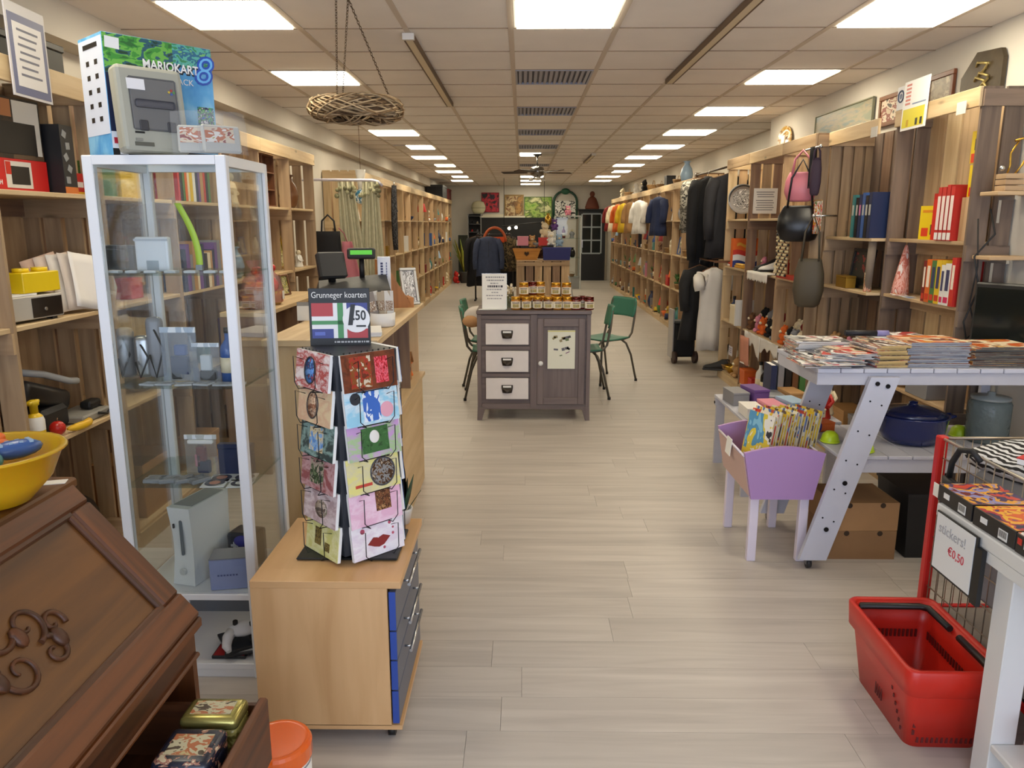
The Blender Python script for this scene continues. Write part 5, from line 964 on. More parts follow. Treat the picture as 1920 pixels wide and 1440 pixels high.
k_box('', 'brown wooden chest on the lower back-counter shelf', (-1.86, 5.35, .641), .2, 'brown', PI/2, None, .34, .2); k_box('', 'tan carton on the lower back-counter shelf', (-1.86, 6.1, .641), .22, 'tan', PI/2, None, .3, .2)
# shadow-box shelf with little red pictures in the bay above
t = thing('letter_case', 'dark wooden letter case with small bright pictures on the upper shelf', 'letter case', (-2.10, 6.38, 1.831), PI/2); DW = wood('#7a4a26', '#55301a', .5, False)
for a_ in ((-.15, .15, 0, .012), (-.15, .15, .4, .412), (-.138, .138, .13, .14), (-.138, .138, .265, .275)): bx('shelf', DW, t, a_[0], a_[1], -.04, .04, a_[2], a_[3])
for s in (-1, 1): bx('side', DW, t, s*.15-(.012 if s > 0 else 0), s*.15+(.012 if s < 0 else 0), -.04, .04, .012, .4)
bx('back', DW, t, -.138, .138, .03, .04, .012, .4)
for i, (z, cs) in enumerate(((.142, ('#c8b040', '#4a7a3a', '#b8502a', '#2a2018')), (.014, ('#b02a1c', '#c8482a', '#5a1a10', '#7a2014')))): bx('little_picture', pic(cs, 2.+i, 5), t, -.1, .1, .0, .006, z, z+.1)
k_vase('', 'tall brown vase in the end bay before the clothes rail', (-2.15, 7.2, 1.8315), .3, 'brown', 0); k_figure('', 'small white ornament in the end bay before the clothes rail', (-2.12, 7.3, 1.2915), .16, 'white', PI/2); k_frame('', 'yellow framed print in the end bay before the clothes rail', (-2.18, 7.0, 1.2915), .3, 'gold', PI/2, None, ('#d8c870', '#7a7a40', '#e8e0b0', '#9a5a30'))
# ---- clothes rail, fringe curtain, bags
t = thing('clothes_rail', 'white steel clothes rail sticking out from the shelf end', 'rail', (-2.02, 7.98, 0)); G().tube([(-.4, 0, 2.13), (.1, 0, 2.13), (.5, 0, 2.125), (.56, 0, 2.11), (.6, 0, 2.07)], .014, 8).o('rod', mat('#d8d4e0', .3, .3), t); bx('bracket', mat('#b8b4b8', .4), t, -.42, -.38, -.03, .03, 2.08, 2.18)
for kx, (x0, lab, n_) in enumerate(((-1.8, 'pale olive string curtain on the rail, the wall side bunch', 9), (-1.55, 'pale olive string curtain on the rail, the aisle side bunch', 9))):
    q = thing('string_curtain', lab, 'curtain', (x0, 7.98, 0), 0, 'string curtains on the rail'); rq = random.Random(kx); cmz = mat('#b9b494', .85, var=.1, scale=20)
    for i in range(n_):
        x = -.11+.24*i/(n_-1); sw = .06*(1 if kx == 0 else -.1); G().loft([[Vector((x*(.6+.4*v)+sw*v+r_*math.cos(b*PI/4)*.9, .02*math.sin(i*2.1)+r_*.5*math.sin(b*PI/4), 2.11-1.02*v)) for b in range(8)] for v, r_ in ((0, .012), (.15, .013), (.5, .017), (.8, .017), (1, .015))]).o('strand_bundle', cmz, q)
    for i in range(14): G().ball((rq.uniform(-.1, .1), -.015, 2.1-rq.uniform(.02, .14)), rq.uniform(.014, .026), n=8, m=6).o('trim_knot', mat(rq.choice(['#8d8a66', '#aaa682', '#6f6c50']), .9), q)
t = thing('hanging_bag', 'black cloth bag hanging on the shelf end by the rail', 'bag', (-1.93, 7.72, 0)); G().grid(lambda u, v: Vector(((u-.5)*(.2+.06*v), -.04*math.sin(PI*u), 1.62-.55*v)), 8, 10, .05).o('bag', mat('#17171a', .8), t); G().tube([(-.07, 0, 1.6), (-.06, .0, 1.72), (0, 0, 1.78), (.06, 0, 1.72), (.07, 0, 1.6)], .01, 6).o('strap', mat('#1c1c1e', .7), t)
t = thing('hanging_cloth', 'pink cloth hanging beside the black bag', 'cloth', (-1.75, 7.74, 0)); G().grid(lambda u, v: Vector(((u-.5)*(.1+.12*v)+.03*v, -.02*math.sin(7*u), 1.52-.42*v)), 8, 8, .006).o('cloth', mat('#c07680', .9), t); G().tube([(0, 0, 1.51), (-.03, 0, 1.6), (-.08, 0, 1.65)], .006, 6).o('loop', mat('#a86068', .8), t)
# things on the first far bays, left wall
q = thing('hanging_ornament', 'blue and white glass float hanging by the string curtains', 'ornament', (-1.86, 9.05, 2.0)); G().ball((0, 0, 0), .09).o('ball', pic(('#2a4a60', '#3a7a9a', '#d8e4e8', '#1a2a38'), 3., 3, .2), q); G().cyl((0, 0, .08), (0, 0, .3), .03, .06, 10).o('white_neck', mat('#e4e0d8', .4), q); G().cyl((0, 0, .3), (0, 0, CEIL-2.0), .003, n=5).o('cord', cm('brown'), q)
q = thing('hanging_scarf', 'black dotted scarf hanging in the far left shelving', 'scarf', (-1.92, 11.75, 0), PI/2); G().grid(lambda u, v: Vector(((u-.5)*(.12+.34*math.sin(PI*v)**.7), .03*math.sin(9*u), 2.25-.95*v)), 10, 12, .01).o('cloth', pic(('#16161a', '#16161a', '#1d1d22', '#8a8a90'), 2., 30, .9), q); G().cyl((0, 0, 2.24), (0, 0, 2.3), .01, n=6).o('hook', STEEL, q)
for i, (y, z, h, c, cs, lab) in enumerate(((10.05, 1.742, .4, 'white', ('#c86a60', '#e4b0a0', '#8a3a38', '#f0e4dc'), 'white frame with pink portrait in the first far bay'), (10.3, 1.202, .36, 'cream', ('#8a8a86', '#b8b8b0', '#5a5a58', '#d8d8d0'), 'cream frame with grey print in the first far bay'), (10.9, 1.202, .42, 'grey', ('#8a8278', '#6a645c', '#b0a898', '#4a4640'), 'grey textured canvas in the second far bay'))): k_frame('', lab, (-2.13, y, z), h, c, PI/2, None, cs)
# ================================================================== white potting table with magazines
LAV = mat('#c3c4cf', .5, var=.04, scale=6); LAVP = mat('#bdbcc4', .55, var=.05, scale=6); BOLT = mat('#1d1d20', .4, .6)
t = thing('potting_table', 'white painted potting table with slanting legs, lower shelf and castors', 'table', (1.9, 3.58, 0)); x0, x1 = -.49, .72; dd = .60
n = 11
for i in range(n): a, b = x0+(x1-x0)*i/n, x0+(x1-x0)*(i+1)/n; bx('top_plank', LAV, t, a+.002, b-.002, 0, dd, 1.0, 1.022, .003)
for y in (.012, dd-.04): bx('top_beam', LAVP, t, x0+.005, x1, y, y+.028, .94, 1.0, .002); bx('shelf_beam', LAVP, t, -.33, x1, y, y+.028, .50, .57, .002)
bx('end_beam', LAVP, t, x0+.005, x0+.03, .04, dd-.04, .94, 1.0)
for i in range(9): a = -.35+(x1+.35)*i/9; bx('shelf_plank', LAVP, t, a+.002, a+(x1+.35)/9-.002, .0, dd, .57, .588, .003)
def leg(y, sx, cx):
    lg = G().prism([(cx+sx*(-.185-.062), .985), (cx+sx*(-.185+.075), .985), (cx+sx*(-.455+.075), .055), (cx+sx*(-.455-.06), .055)], .026, Matrix.Translation((0, y, 0))).o('leg', LAV, t)
    for k in range(2): G().cyl((cx+sx*(-.215+.05*k), y-.014, .955-.012*k), (cx+sx*(-.215+.05*k), y-.018, .955-.012*k), .011, n=10).o('bolt', BOLT, lg)
    G().cyl((cx+sx*-.325, y-.014, .46), (cx+sx*-.325, y-.018, .46), .012, n=10).o('bolt', BOLT, lg); G().cyl((cx+sx*-.395, y-.014, .22), (cx+sx*-.395, y-.018, .22), .012, n=10).o('bolt', BOLT, lg)
    for k in range(5):
        for s in (-1, 1): u = .12+.16*k; G().cyl((cx+sx*(-.18-.275*u+s*.028), y-.0132, .97-.92*u-.01*s), (cx+sx*(-.18-.275*u+s*.028), y-.0148, .97-.92*u-.01*s), .0045, n=7).o('screw', BOLT, lg)
    w_ = G().cyl((cx+sx*-.455-.01, y+.025, .026), (cx+sx*-.455+.01, y+.025, .026), .026, n=16).o('castor_wheel', mat('#2a2a2c', .4), t); G().box(cx+sx*-.455, y+.025, .05, .034, .04, .012).o('castor_plate', GREYM, w_)
    for s in (-1, 1): G().box(cx+sx*-.455+s*.013, y+.025, .036, .004, .03, .03).o('castor_fork', GREYM, w_)
for y in (-.014, dd+.014): leg(y, 1, 0); bx('end_leg', LAV, t, .66, .71, y-.013, y+.013, 0, .985)
# ---- magazines
MAGC = [pic(('#e8e4dc', '#c83a30', '#d8c8a8', '#5a4a40', '#f0ece4'), 3., 1.7, .3, rnd=9), pic(('#d8dce4', '#4a6a9a', '#e8e8ea', '#8a5a4a', '#b8c4d8'), 5., 1.7, .3, rnd=9), pic(('#e0a040', '#c8602a', '#f0e0c0', '#7a3a20', '#e8c070'), 7., 1.7, .3, rnd=9), pic(('#e8e0d8', '#b8b0a8', '#5a5a60', '#f0f0ec', '#a83a3a'), 9., 1.8, .3, rnd=9)]
MAGP = mat('#c8c4c0', .8); MAGY = mat('#c2a46a', .8); MAGG = mat('#8e9098', .8)
def mag_mesh(w_, d_, h, page, cov):
    key = ('mag', w_, d_, h, page.name, cov.name)
    if key not in BOX: BOX[key] = (G().box(0, 0, h/2, w_, d_, h*.86).mesh('pages', page), G().box(0, 0, h*.965, w_*1.01, d_*1.01, h*.07).mesh('cover', cov), G().box(-w_*.503, 0, h*.5, .0012, d_, h).mesh('spine', cov))
    return BOX[key]
def mag(x, y, z, lab, h=.008, page=MAGP, cov=None, rz=0, w_=.21, d_=.285, grp='magazines on the potting table', tilt=(0, 0), nm='magazine'):
    t = thing(nm, lab, 'magazine', (x, y, z), (tilt[0], tilt[1], rz), grp); a, b, c = mag_mesh(w_, d_, h, page, cov or MAGC[0]); put('pages', a, t); put('cover', b, t); put('spine', c, t); return t
rq = random.Random(77); TZ = 1.0225
def stack(x, y, n, what, h, page, covs, jit=.012, w_=.21, d_=.285, rz=0):
    for i in range(n):
        mag(x+rq.uniform(-jit, jit), y+rq.uniform(-jit, jit), TZ+i*(h+.0006), '%s %s magazine from the bottom of the %s' % (('grey', 'pale', 'worn', 'glossy')[i % 4], ORD[i], what), h, page, covs[i % len(covs)], rz+rq.uniform(-.06, .06), w_, d_)
stack(1.995, 3.735, 12, 'tall neat stack', .0095, MAGG, MAGC[1:3], .006, .29, .235)
stack(2.31, 3.74, 10, 'dark stack with orange covers', .0095, mat('#55524e', .8), [MAGC[2]], .012, .29, .24)
stack(1.755, 3.72, 9, 'yellowed leaning stack', .0115, MAGY, [MAGC[0], MAGC[3]], .014, .15, .235, .12)
stack(1.56, 3.99, 8, 'back stack nearest the aisle', .010, MAGP, [MAGC[0], MAGC[3]], .01, .28, .22)
stack(1.96, 4.02, 9, 'back stack with red and white cover', .0105, MAGP, [MAGC[3], MAGC[0]], .01, .30, .22)
for i in range(13):
    x = 1.46+.017*i+rq.uniform(-.01, .01); y = 3.72+rq.uniform(-.035, .05)
    mag(x, y, TZ+.0052*i, '%s spread newspaper from the bottom of the loose aisle-side heap' % ORD[i], .005, MAGP, MAGC[3 if i % 3 else 0], rq.uniform(-.35, .35), .22, .26, tilt=(0, .0))
q = thing('rolled_paper', 'black roll lying across the back magazine stacks', 'roll', (1.79, 3.97, TZ+.099), -.05); G().cyl((-.1, 0, .016), (.06, 0, .016), .015, n=12).o('roll', mat('#17171f', .5), q); G().cyl((.06, 0, .016), (.12, 0, .016), .0155, n=12).o('striped_end', mat('#8a84b8', .5), q)
# old monitor and cables at the back
q = thing('monitor', 'old black monitor standing at the back of the potting table', 'monitor', (2.53, 3.985, TZ), -1.04); G().b2(-.17, .17, -.03, .03, .0, .37, .008).o('case', mat('#232322', .45), q); G().b2(-.155, .155, -.032, -.03, .035, .345).o('screen', mat('#161a18', .12), q); bx('bezel_lip', mat('#3a3a3a', .4), q, -.17, .17, -.04, -.03, .012, .03)
q = thing('power_cables', 'tangled black cables hanging beside the monitor', 'cable', (2.50, 4.17, TZ)); G().tube([(-.05, 0, .0), (-.09, 0, .15), (-.03, 0, .33), (-.075, 0, .5), (.02, -.0, .62), (-.02, 0, .75)], .005, 6).o('cable', BLACK, q); G().tube([(-.1, 0, .02), (-.02, 0, .1), (-.07, 0, .25), (-.05, 0, .45), (-.08, 0, .7)], .004, 6).o('cable', BLACK, q)
for i, (z, lab) in enumerate(((1.86, 'upper pine bracket shelf with the little crate lamp'), (1.53, 'lower pine bracket shelf above the monitor'))):
    q = thing('bracket_shelf', lab, 'shelf', (2.53, 4.12, z), 0, 'bracket shelves by the monitor'); bx('board', PINE, q, -.1, .12, -.08, .08, -.02, 0, .003); bx('bracket', STEEL, q, .0, .015, -.06, .08, -.04, -.021); bx('bracket_leg', STEEL, q, .0, .015, .07, .08, -.16, -.041)
q = thing('crate_lamp', 'little slatted crate lamp with curved brass arms', 'lamp', (2.52, 4.10, 1.861)); [bx('slat', PINE2, q, -.05, .05, -.045, .045, .001+.03*k, .027+.03*k, .002) for k in range(3)]
for s in (-1, 1): G().tube([(s*.02, 0, .09), (s*.03+.02, 0, .13), (s*.045+.03, 0, .19), (s*.03+.05, 0, .25)], .005, 7).o('brass_arm', cm('gold', .25), q)
G().tube([(0, 0, .25), (.06, 0, .27), (.12, 0, .26)], .006, 7).o('brass_bar', cm('gold', .25), q); G().ball((-.05, 0, .115), .014).o('chrome_knob', STEEL, q)
# ---- on the lower shelf and the floor below
SZ = .589
q = thing('enamel_pot', 'large dark blue enamel pot with handles on the lower shelf', 'pot', (2.02, 3.85, SZ)); G().lathe([(.1, 0), (.125, .008), (.16, .06), (.172, .14), (.178, .145), (.176, .15), (.165, .146), (.15, .06), (.1, .015), (.001, .013)], n=32).o('bowl', mat('#16245e', .2, coat=.5), q)
for s in (-1, 1): G().tube([(s*.165, -.04, .135), (s*.205, -.03, .14), (s*.21, .02, .14), (s*.168, .04, .135)], .008, 8).o('handle', mat('#16245e', .25), q)
G().lathe([(.172, .146), (.12, .175), (.03, .19), (.02, .2), (.022, .212), (.001, .216)], n=28).o('lid', mat('#141d48', .2, coat=.4), q)
for i, (x, y, lab) in enumerate(((1.60, 3.83, 'lime green plastic cup tipped over behind the slanting leg'), (1.705, 3.665, 'lime green plastic dome at the front edge of the lower shelf'), (2.33, 3.95, 'lime green plastic dish beside the blue pot'))):
    q = thing('plastic_cup', lab, 'cup', (x, y, SZ+.001), .3*i, 'lime plastic picnicware'); G().lathe([(.045, 0), (.046, .01), (.038, .04), (.022, .055), (.001, .058)], n=20).o('cup', mat('#bcd820', .35), q); G().tube([(.046*math.cos(a*PI/10), .046*math.sin(a*PI/10), .004) for a in range(20)], .004, 6, True).o('rim', mat('#c8e030', .35), q)
q = thing('plastic_scoop', 'purple plastic scoop on the lower shelf', 'scoop', (1.585, 3.98, SZ)); G().ball((0, 0, .04), .03, 1, .7, 1.3).o('bowl', mat('#3a2a80', .3), q); G().tube([(0, 0, .07), (.01, 0, .1), (.03, 0, .12)], .008, 7).o('handle', mat('#3a2a80', .3), q)
k_box('', 'amber tin beside the purple scoop', (1.64, 4.06, SZ+.001), .05, 'orange', .2, None, .12, .08)
q = thing('glass_jar', 'cloudy glass storage jar at the end of the lower shelf', 'jar', (2.42, 3.86, SZ+.001)); G().lathe([(.09, 0), (.1, .01), (.1, .2), (.09, .22), (.08, .22), (.09, .19), (.09, .02)], n=24).o('glass', plastic_film('#b8c4c0', .35), q); G().lathe([(.092, .222), (.092, .236), (.02, .24), (.018, .26), (.001, .262)], n=24).o('lid', mat('#9aa09c', .3), q)
for i, (z, h, c) in enumerate(((.0, .155, '#8f6c48'), (.156, .15, '#a47d54'))):
    q = thing('cardboard_box', ('lower', 'upper')[i]+' brown cardboard box under the potting table', 'cardboard box', (1.755, 3.84, z), .02*i, 'cardboard boxes under the table'); [bx('side', mat(c, .85, var=.05), q, *v) for v in ((-.17, -.165, -.15, .15, 0, h), (.165, .17, -.15, .15, 0, h), (-.165, .165, -.15, -.145, 0, h), (-.165, .165, .145, .15, 0, h))]; bx('lid', mat(c, .85, var=.05), q, -.165, .165, -.145, .145, h-.008, h-.004); [G().cyl((s*.085, -.151, h-.014), (s*.085, -.1495, h-.014), .014, n=12).o('thumb_hole', mat('#3a2c1e', .9), q) for s in (-1, 1)]
q = thing('black_tub', 'black storage tub on the floor under the table', 'tub', (2.14, 3.86, 0)); G().loft([[Vector((sx*a, sy*b, z)) for sx, sy in ((-1, -1), (1, -1), (1, 1), (-1, 1))] for a, b, z in ((.15, .15, 0), (.175, .17, .34), (.165, .16, .34), (.14, .14, .02))], smooth=False).o('tub', mat('#141416', .5), q); bx('rim', mat('#1d1d20', .5), q, -.18, .18, -.178, .178, .341, .355)
# ---- low white bench behind the table
t = thing('low_bench', 'low white wooden bench loaded with books beyond the potting table', 'bench', (1.68, 4.95, 0)); [bx('plank', LAV, t, -.3+.12*i+.002, -.3+.12*(i+1)-.002, -.37, .40, .48, .5, .003) for i in range(5)]
for y in (-.35, .35): bx('cross_beam', LAVP, t, -.3, .3, y, y+.03, .43, .48); [bx('leg', LAVP, t, s*.26-.03, s*.26+.03, y, y+.03, 0, .43) for s in (-1, 1)]
for y in (-.34, .36): G().cyl((-.301, y, .45), (-.306, y, .45), .01, n=8).o('bolt', BOLT, t)
rb = random.Random(5); bcol = ['white', 'pink', 'light blue', 'cream', 'grey', 'purple', 'silver', 'tan']
for i in range(8):
    x, y = 1.46+.125*(i % 4), (4.72 if i < 4 else 5.08); c = bcol[i]; q = k_box('', '%s boxed set on the low white bench, %s row' % (c, 'near' if i < 4 else 'far'), (x, y, .501), .07+.02*(i % 3), c, .1*(i % 3), 'boxes on the low bench', .11, .2)
for i, (px, c, h) in enumerate(((1.74, 'dark blue', .24), (1.79, 'grey', .25), (1.84, 'black', .23), (1.89, 'brown', .24), (1.94, 'green', .22))): k_book('', '%s large book standing at the back of the low bench' % c, (px, 5.26, .501), h, c, 0, 'books on the low bench', .16, .035)
for i, (x, c) in enumerate(((1.88, 'red'), (1.94, 'cream'))): k_figure('', '%s doll on the low bench end' % c, (x, 4.68+.1*i, .501), .24, c, -.3)
# ================================================================== mauve comic bin
MAU = mat('#ab86b8', .5); MAUW = mat('#dcd2de', .5)
t = thing('comic_bin', 'mauve and white childrens bin on legs filled with comics', 'bin', (1.305, 3.64, 0))
def endp(y): 
    top = [(.2-.4*k/12, .585+.035*math.sin(PI*k/12)) for k in range(13)]
    return G().prism([(-.155, .345), (.155, .345)]+top, .02, Matrix.Translation((0, y, 0)))
for y in (0, .515): endp(y).o('end_panel', MAU, t)
for s in (-1, 1):
    G().loft([[Vector((s*.155+a, .012+.491*b, .355)) for a, b in ((-.006, 0), (.006, 0), (.006, 1), (-.006, 1))], [Vector((s*.192+a, .012+.491*b, .555)) for a, b in ((-.006, 0), (.006, 0), (.006, 1), (-.006, 1))]], smooth=False).o('side_board', mat('#c9a9a0', .5), t)
    for y in (.035, .48): G().box(s*.125, y, .175, .045, .035, .35, bev=.003).o('leg', MAUW, t)
    G().cyl((s*.196, .01, .565), (s*.196, .505, .565), .006, n=8).o('top_rod', MAUW, t)
bx('floor_board', MAUW, t, -.15, .15, .012, .503, .345, .357)
q = tag(G().b2(-.0015, .0015, -.045, .045, -.06, .03).o('price_card', PAPER, None, (1.305-.205, 3.90, .56), R3(0, .1)), 'blank white card clipped to the rim of the comic bin', 'card')
comc = [pic(('#8ac4dc', '#5a9ac0', '#e8d24a', '#f0ece0', '#3a3a40'), 4., 2.6, .3), pic(('#c03a30', '#d8503a', '#f0e4d0', '#e8c040', '#7a201a'), 6., 3, .3), pic(('#e8c848', '#d8b030', '#f0e8c8', '#5a7ab0', '#c85a3a'), 8., 3, .3, rnd=5), pic(('#d8d0c0', '#6a5a50', '#e8c848', '#b0443a', '#3a3a3a'), 2., 3, .3, rnd=5)]
for i in range(18):
    x, y = 1.20+.0145*i, 3.84+.002*i; c = comc[min(i, 1)] if i < 2 else comc[2+(i % 2)]
    q = thing('comic', ('light blue', 'red')[i]+' fronted comic at the head of the bin' if i < 2 else 'yellow-edged comic standing in the mauve bin, %s from the front' % ORD[i-2], 'comic', (x, y+.02, .36), (-.10, .0, -.95), 'comics in the mauve bin'); q.rotation_euler = (Matrix.Rotation(-1.1, 4, 'Z') @ Matrix.Rotation(-.2, 4, 'X')).to_euler()
    G().b2(-.09, .09, .0, .009, .0, .37+.012*(i % 3)).o('pages', mat('#cfc4a8', .8), q); G().b2(-.091, .091, -.0012, 0, 0, .371+.012*(i % 3)).o('cover', c, q); G().b2(-.092, -.09, -.001, .009, 0, .37+.012*(i % 3)).o('spine', mat(('#e8c030', '#f0d860', '#d8b020')[i % 3], .5), q)
# ================================================================== red shopping basket
BR = mat('#c4281a', .35, var=.03, scale=5); BRD = mat('#5c100e', .6)
t = thing('shopping_basket', 'red plastic shopping basket with black handles on the floor', 'basket', (1.40, 2.44, 0), -.02)
def rr(a, b, z, k=5, rad=.035):
    out = []
    for cx_, cy_, s0 in ((a-rad, b-rad, 0), (-a+rad, b-rad, PI/2), (-a+rad, -b+rad, PI), (a-rad, -b+rad, 3*PI/2)):
        for i in range(k+1): th = s0+PI/2*i/k; out.append(Vector((cx_+rad*math.cos(th), cy_+rad*math.sin(th), z)))
    return out
G().loft([rr(.118, .2, 0), rr(.143, .235, .21), rr(.148, .24, .295), rr(.14, .232, .295), rr(.136, .228, .21), rr(.112, .194, .008)], (True, True)).o('tub', BR, t)
G().loft([rr(.145, .237, .205), rr(.158, .25, .215), rr(.163, .255, .30), rr(.158, .25, .307), rr(.146, .238, .305), rr(.143, .235, .29)], (False, False)).o('rim_band', BR, t)
def slots(nm, face, z0, z1, cnt, span, inn=False):
    g = G()
    for i in range(cnt):
        u = -span/2+span*(i+.5)/cnt; zc = (z0+z1)/2; f = zc/.295
        if face in 'fb': y = (.2+.037*f+.0012)*(-1 if face == 'f' else 1); y = y-(.0105 if face == 'b' and inn else 0)*1; g.box(u, y, zc, span/cnt*.5, .003, z1-z0)
        else: x = (.118+.027*f+.0012)*(-1 if face == 'l' else 1); x = x-(.0105 if inn else 0); g.box(x, u, zc, .003, span/cnt*.5, z1-z0)
    return kind(g.o(nm, BRD, t), 'stuff')
slots('front_slots', 'f', .02, .045, 12, .19); slots('back_slots', 'b', .165, .195, 13, .2, True); slots('side_slots', 'r', .165, .195, 22, .4, True); slots('side_slots', 'l', .05, .14, 4, .06); 
g = G(); [g.box(-.128-.002*k, -.17+.012*k, .05+.022*k, .003, .008, .012) for k in range(6)]; [g.box(-.105, -.2085-.0028*k, .06+.028*k, .008, .003, .018) for k in range(5)]; kind(g.o('corner_slots', BRD, t), 'stuff')
for s, nm in ((1, 'handle'), (-1, 'handle')):
    if s > 0: pts = [(-.125, .218, .27), (-.12, .222, .284), (.1, .222, .284), (.125, .205, .284), (.128, .06, .284)]
    else: pts = [(.128, .0, .284), (.128, -.15, .284), (.126, -.19, .282), (.12, -.215, .275)]
    G().tube(pts, .0125, 8).o(nm, mat('#1a1614', .45), t)
# ================================================================== narrow white rack with boxed sets
WR = mat('#d9d9d6', .45); RX0, RX1, RZ, RY0, RY1 = 1.385, 1.61, .79, 1.15, 2.42
t = thing('white_rack', 'white wooden rack by the aisle carrying black game boxes', 'rack', (RX0, RY1, 0)); L = RY0-RY1; w_ = RX1-RX0
bx('top_board', WR, t, 0, w_, L, 0, RZ-.045, RZ, .004); bx('front_rail', WR, t, .002, .02, L, -.02, RZ-.08, RZ-.045)
for y in (-.30, L+.1): G().b2(.03, .105, y-.08, y, 0, RZ-.05, .003).o('post', WR, t); G().b2(w_-.04, w_, y-.08, y, 0, RZ-.05, .003).o('post', WR, t)
bx('low_shelf', WR, t, .03, w_, L, -.38, .14, .165, .004)
q = thing('pink_tub', 'bright pink tub on the low shelf of the white rack', 'tub', (1.51, 1.93, .166)); G().lathe([(.04, 0), (.045, .005), (.05, .1), (.046, .1), (.042, .01)], n=20).o('tub', mat('#d8306a', .4), q); G().lathe([(.052, .1), (.052, .115), (.001, .118)], n=20).o('lid', mat('#e0507a', .4), q); G().lathe([(.0475, .04), (.0485, .06)], n=20, caps=(False, False)).o('stripe', mat('#f0d060', .4), q)
arts = [('#c8402a', '#3a2a5a', '#e0a030', '#8a8ac0', '#702018'), ('#2a3a7a', '#d85a20', '#e8b030', '#b02a3a', '#1a2048'), ('#3a4a9a', '#8aa0d0', '#d87030', '#e8e0d8', '#202850'), ('#b0302a', '#e08a30', '#4a4a8a', '#d8d8e0', '#301818')]
for i in range(4):
    y = RY1-.075-.205*i; q = thing('game_box', 'flat black boxed game set with colourful lid, %s from the cart end' % ORD[i], 'boxed set', (1.492, y, RZ+.001), .03*(i % 2), 'black boxed sets on the white rack')
    G().box(0, 0, .028, .19, .195, .056, bev=.0015).o('box', mat('#1d1c1f', .35), q); G().box(0, 0, .0568, .186, .191, .0014).o('lid_art', pic(arts[i], 3.+i, 3.2, .3), q)
    G().box(-.0955, .045, .03, .001, .032, .018).o('white_label', mat('#e4e4e2', .5), q); bc_ = G().box(-.0955, -.045, .022, .001, .04, .03).o('barcode_label', mat('#e4e4e2', .5), q)
    for k in range(7): G().box(-.0962, -.06+.005*k, .024, .0006, .0022, .02).o('bar', BLACK, bc_)
    if i == 2: G().box(-.0958, .08, .036, .001, .018, .018).o('red_mark', mat('#c8281c', .4), q)
q = thing('sticker_sign', 'white hand-lettered price sheet in a black frame hanging on the rack', 'sign', (RX0-.012, 2.275, .575), -PI/2); HW = .115
G().b2(-HW, HW, 0, .006, 0, .2).o('backing', BLACK, q); G().b2(-HW+.006, HW-.012, -.002, 0, .008, .196).o('sheet', mat('#dfe0e0', .6), q); G().b2(HW-.004, HW+.03, -.002, .012, -.01, .17).o('side_frame', BLACK, q)
text('lettering', 'stickers!', .048, mat('#a9a9ac', .7), q, (-.092, -.0026, .128), (PI/2, 0, 0), sx=.95); text('price', '\u20ac0,50', .04, mat('#c83a4a', .6), q, (-.028, -.0026, .075), (PI/2, 0, 0), sx=.95)
# ================================================================== red wire cart
t = thing('wire_cart', 'red framed wire shopping cart with mesh sides', 'shopping cart', (1.65, 2.9, 0)); CL, CWd = -1.05, .55; RP = mat('#c8241e', .35); WM = mat('#a89a88', .35, .7)
for x in (0, CWd):
    for y in (0, CL): G().b2(x-.018, x+.018, y-.018, y+.018, .06, .885, .005).o('post', RP, t)
for x in (0, CWd):
    g = []
    for z in (.2, .26, .36, .47, .58, .7, .8): G().cyl((x, 0, z), (x, CL, z), .0028, n=6).o('mesh_wire', WM, t)
    G().cyl((x, 0, .875), (x, CL, .875), .006, n=8).o('top_wire', mat('#cfc8bc', .3, .7), t)
for i in range(20): y = CL*(i+.5)/20; G().cyl((0, y, .16), (0, y, .872), .0022, n=5).o('mesh_upright', WM, t)
for i in range(16): x = CWd*(i+.5)/16; G().cyl((x, 0, .16), (x, 0, .872), .0018, n=5).o('mesh_upright', WM, t)
bx('far_side', mat('#a6927c', .7), t, CWd-.006, CWd, CL, 0, .42, .86)
G().cyl((0, 0, .875), (CWd, 0, .875), .006, n=8).o('top_wire', WM, t); bx('floor_mesh', mat('#8a8078', .6), t, 0, CWd, CL, 0, .155, .16)
for y in (-.0, -.5, CL): bx('red_bar', RP, t, 0, CWd, y-.012, y+.012, .14, .165)
bx('red_bar', RP, t, -.012, .012, CL, 0, .135, .16)
for x in (0, CWd):
    for y in (0, CL): w2 = G().cyl((x-.012, y, .04), (x+.012, y, .04), .04, n=16).o('wheel', mat('#2a2a2c', .5), t); G().box(x, y, .075, .03, .03, .02).o('fork', GREYM, w2)
q = thing('zebra_blanket', 'folded zebra striped fleece in the wire cart', 'blanket', (1.92, 2.55, .62), 0)
za = N('zebra'); v = za.mapping('Object', (1, 1, 1)); wv = za.n('ShaderNodeTexWave'); wv.inputs['Scale'].default_value = 15; wv.inputs['Distortion'].default_value = 5; wv.inputs['Detail'].default_value = 1.5; za.l(v, wv.inputs['Vector']); rp_ = za.ramp([(0, '#1a1a1c'), (.52, '#d8dadf')], 'CONSTANT'); za.l(wv.outputs[0], rp_.inputs[0]); za.l(rp_.outputs[0], za.b.inputs['Base Color']); za.b.inputs['Roughness'].default_value = .9
G().grid(lambda u, v: Vector((-.24+.48*u, -.5+.75*v, .26+.09*math.sin(PI*u)*math.sin(PI*v)+.02*math.sin(7*u+5*v)-.25*max(0, .06-u))), 14, 18, .05).o('fleece', za.m, q); G().b2(-.23, .23, -.45, .2, -.3, .2, .03).o('folds', mat('#8d8d92', .9), q)
q = thing('red_book', 'small red book lying on the zebra fleece', 'book', (1.78, 2.45, .905), (0, -.1, .5)); G().b2(-.06, .06, -.09, .09, 0, .02).o('pages', PAPER, q); G().b2(-.062, .062, -.092, .092, .02, .023).o('cover', mat('#c02024', .4), q); G().b2(-.03, .03, -.05, .05, .023, .0236).o('print_block', mat('#a01a1e', .5), q)
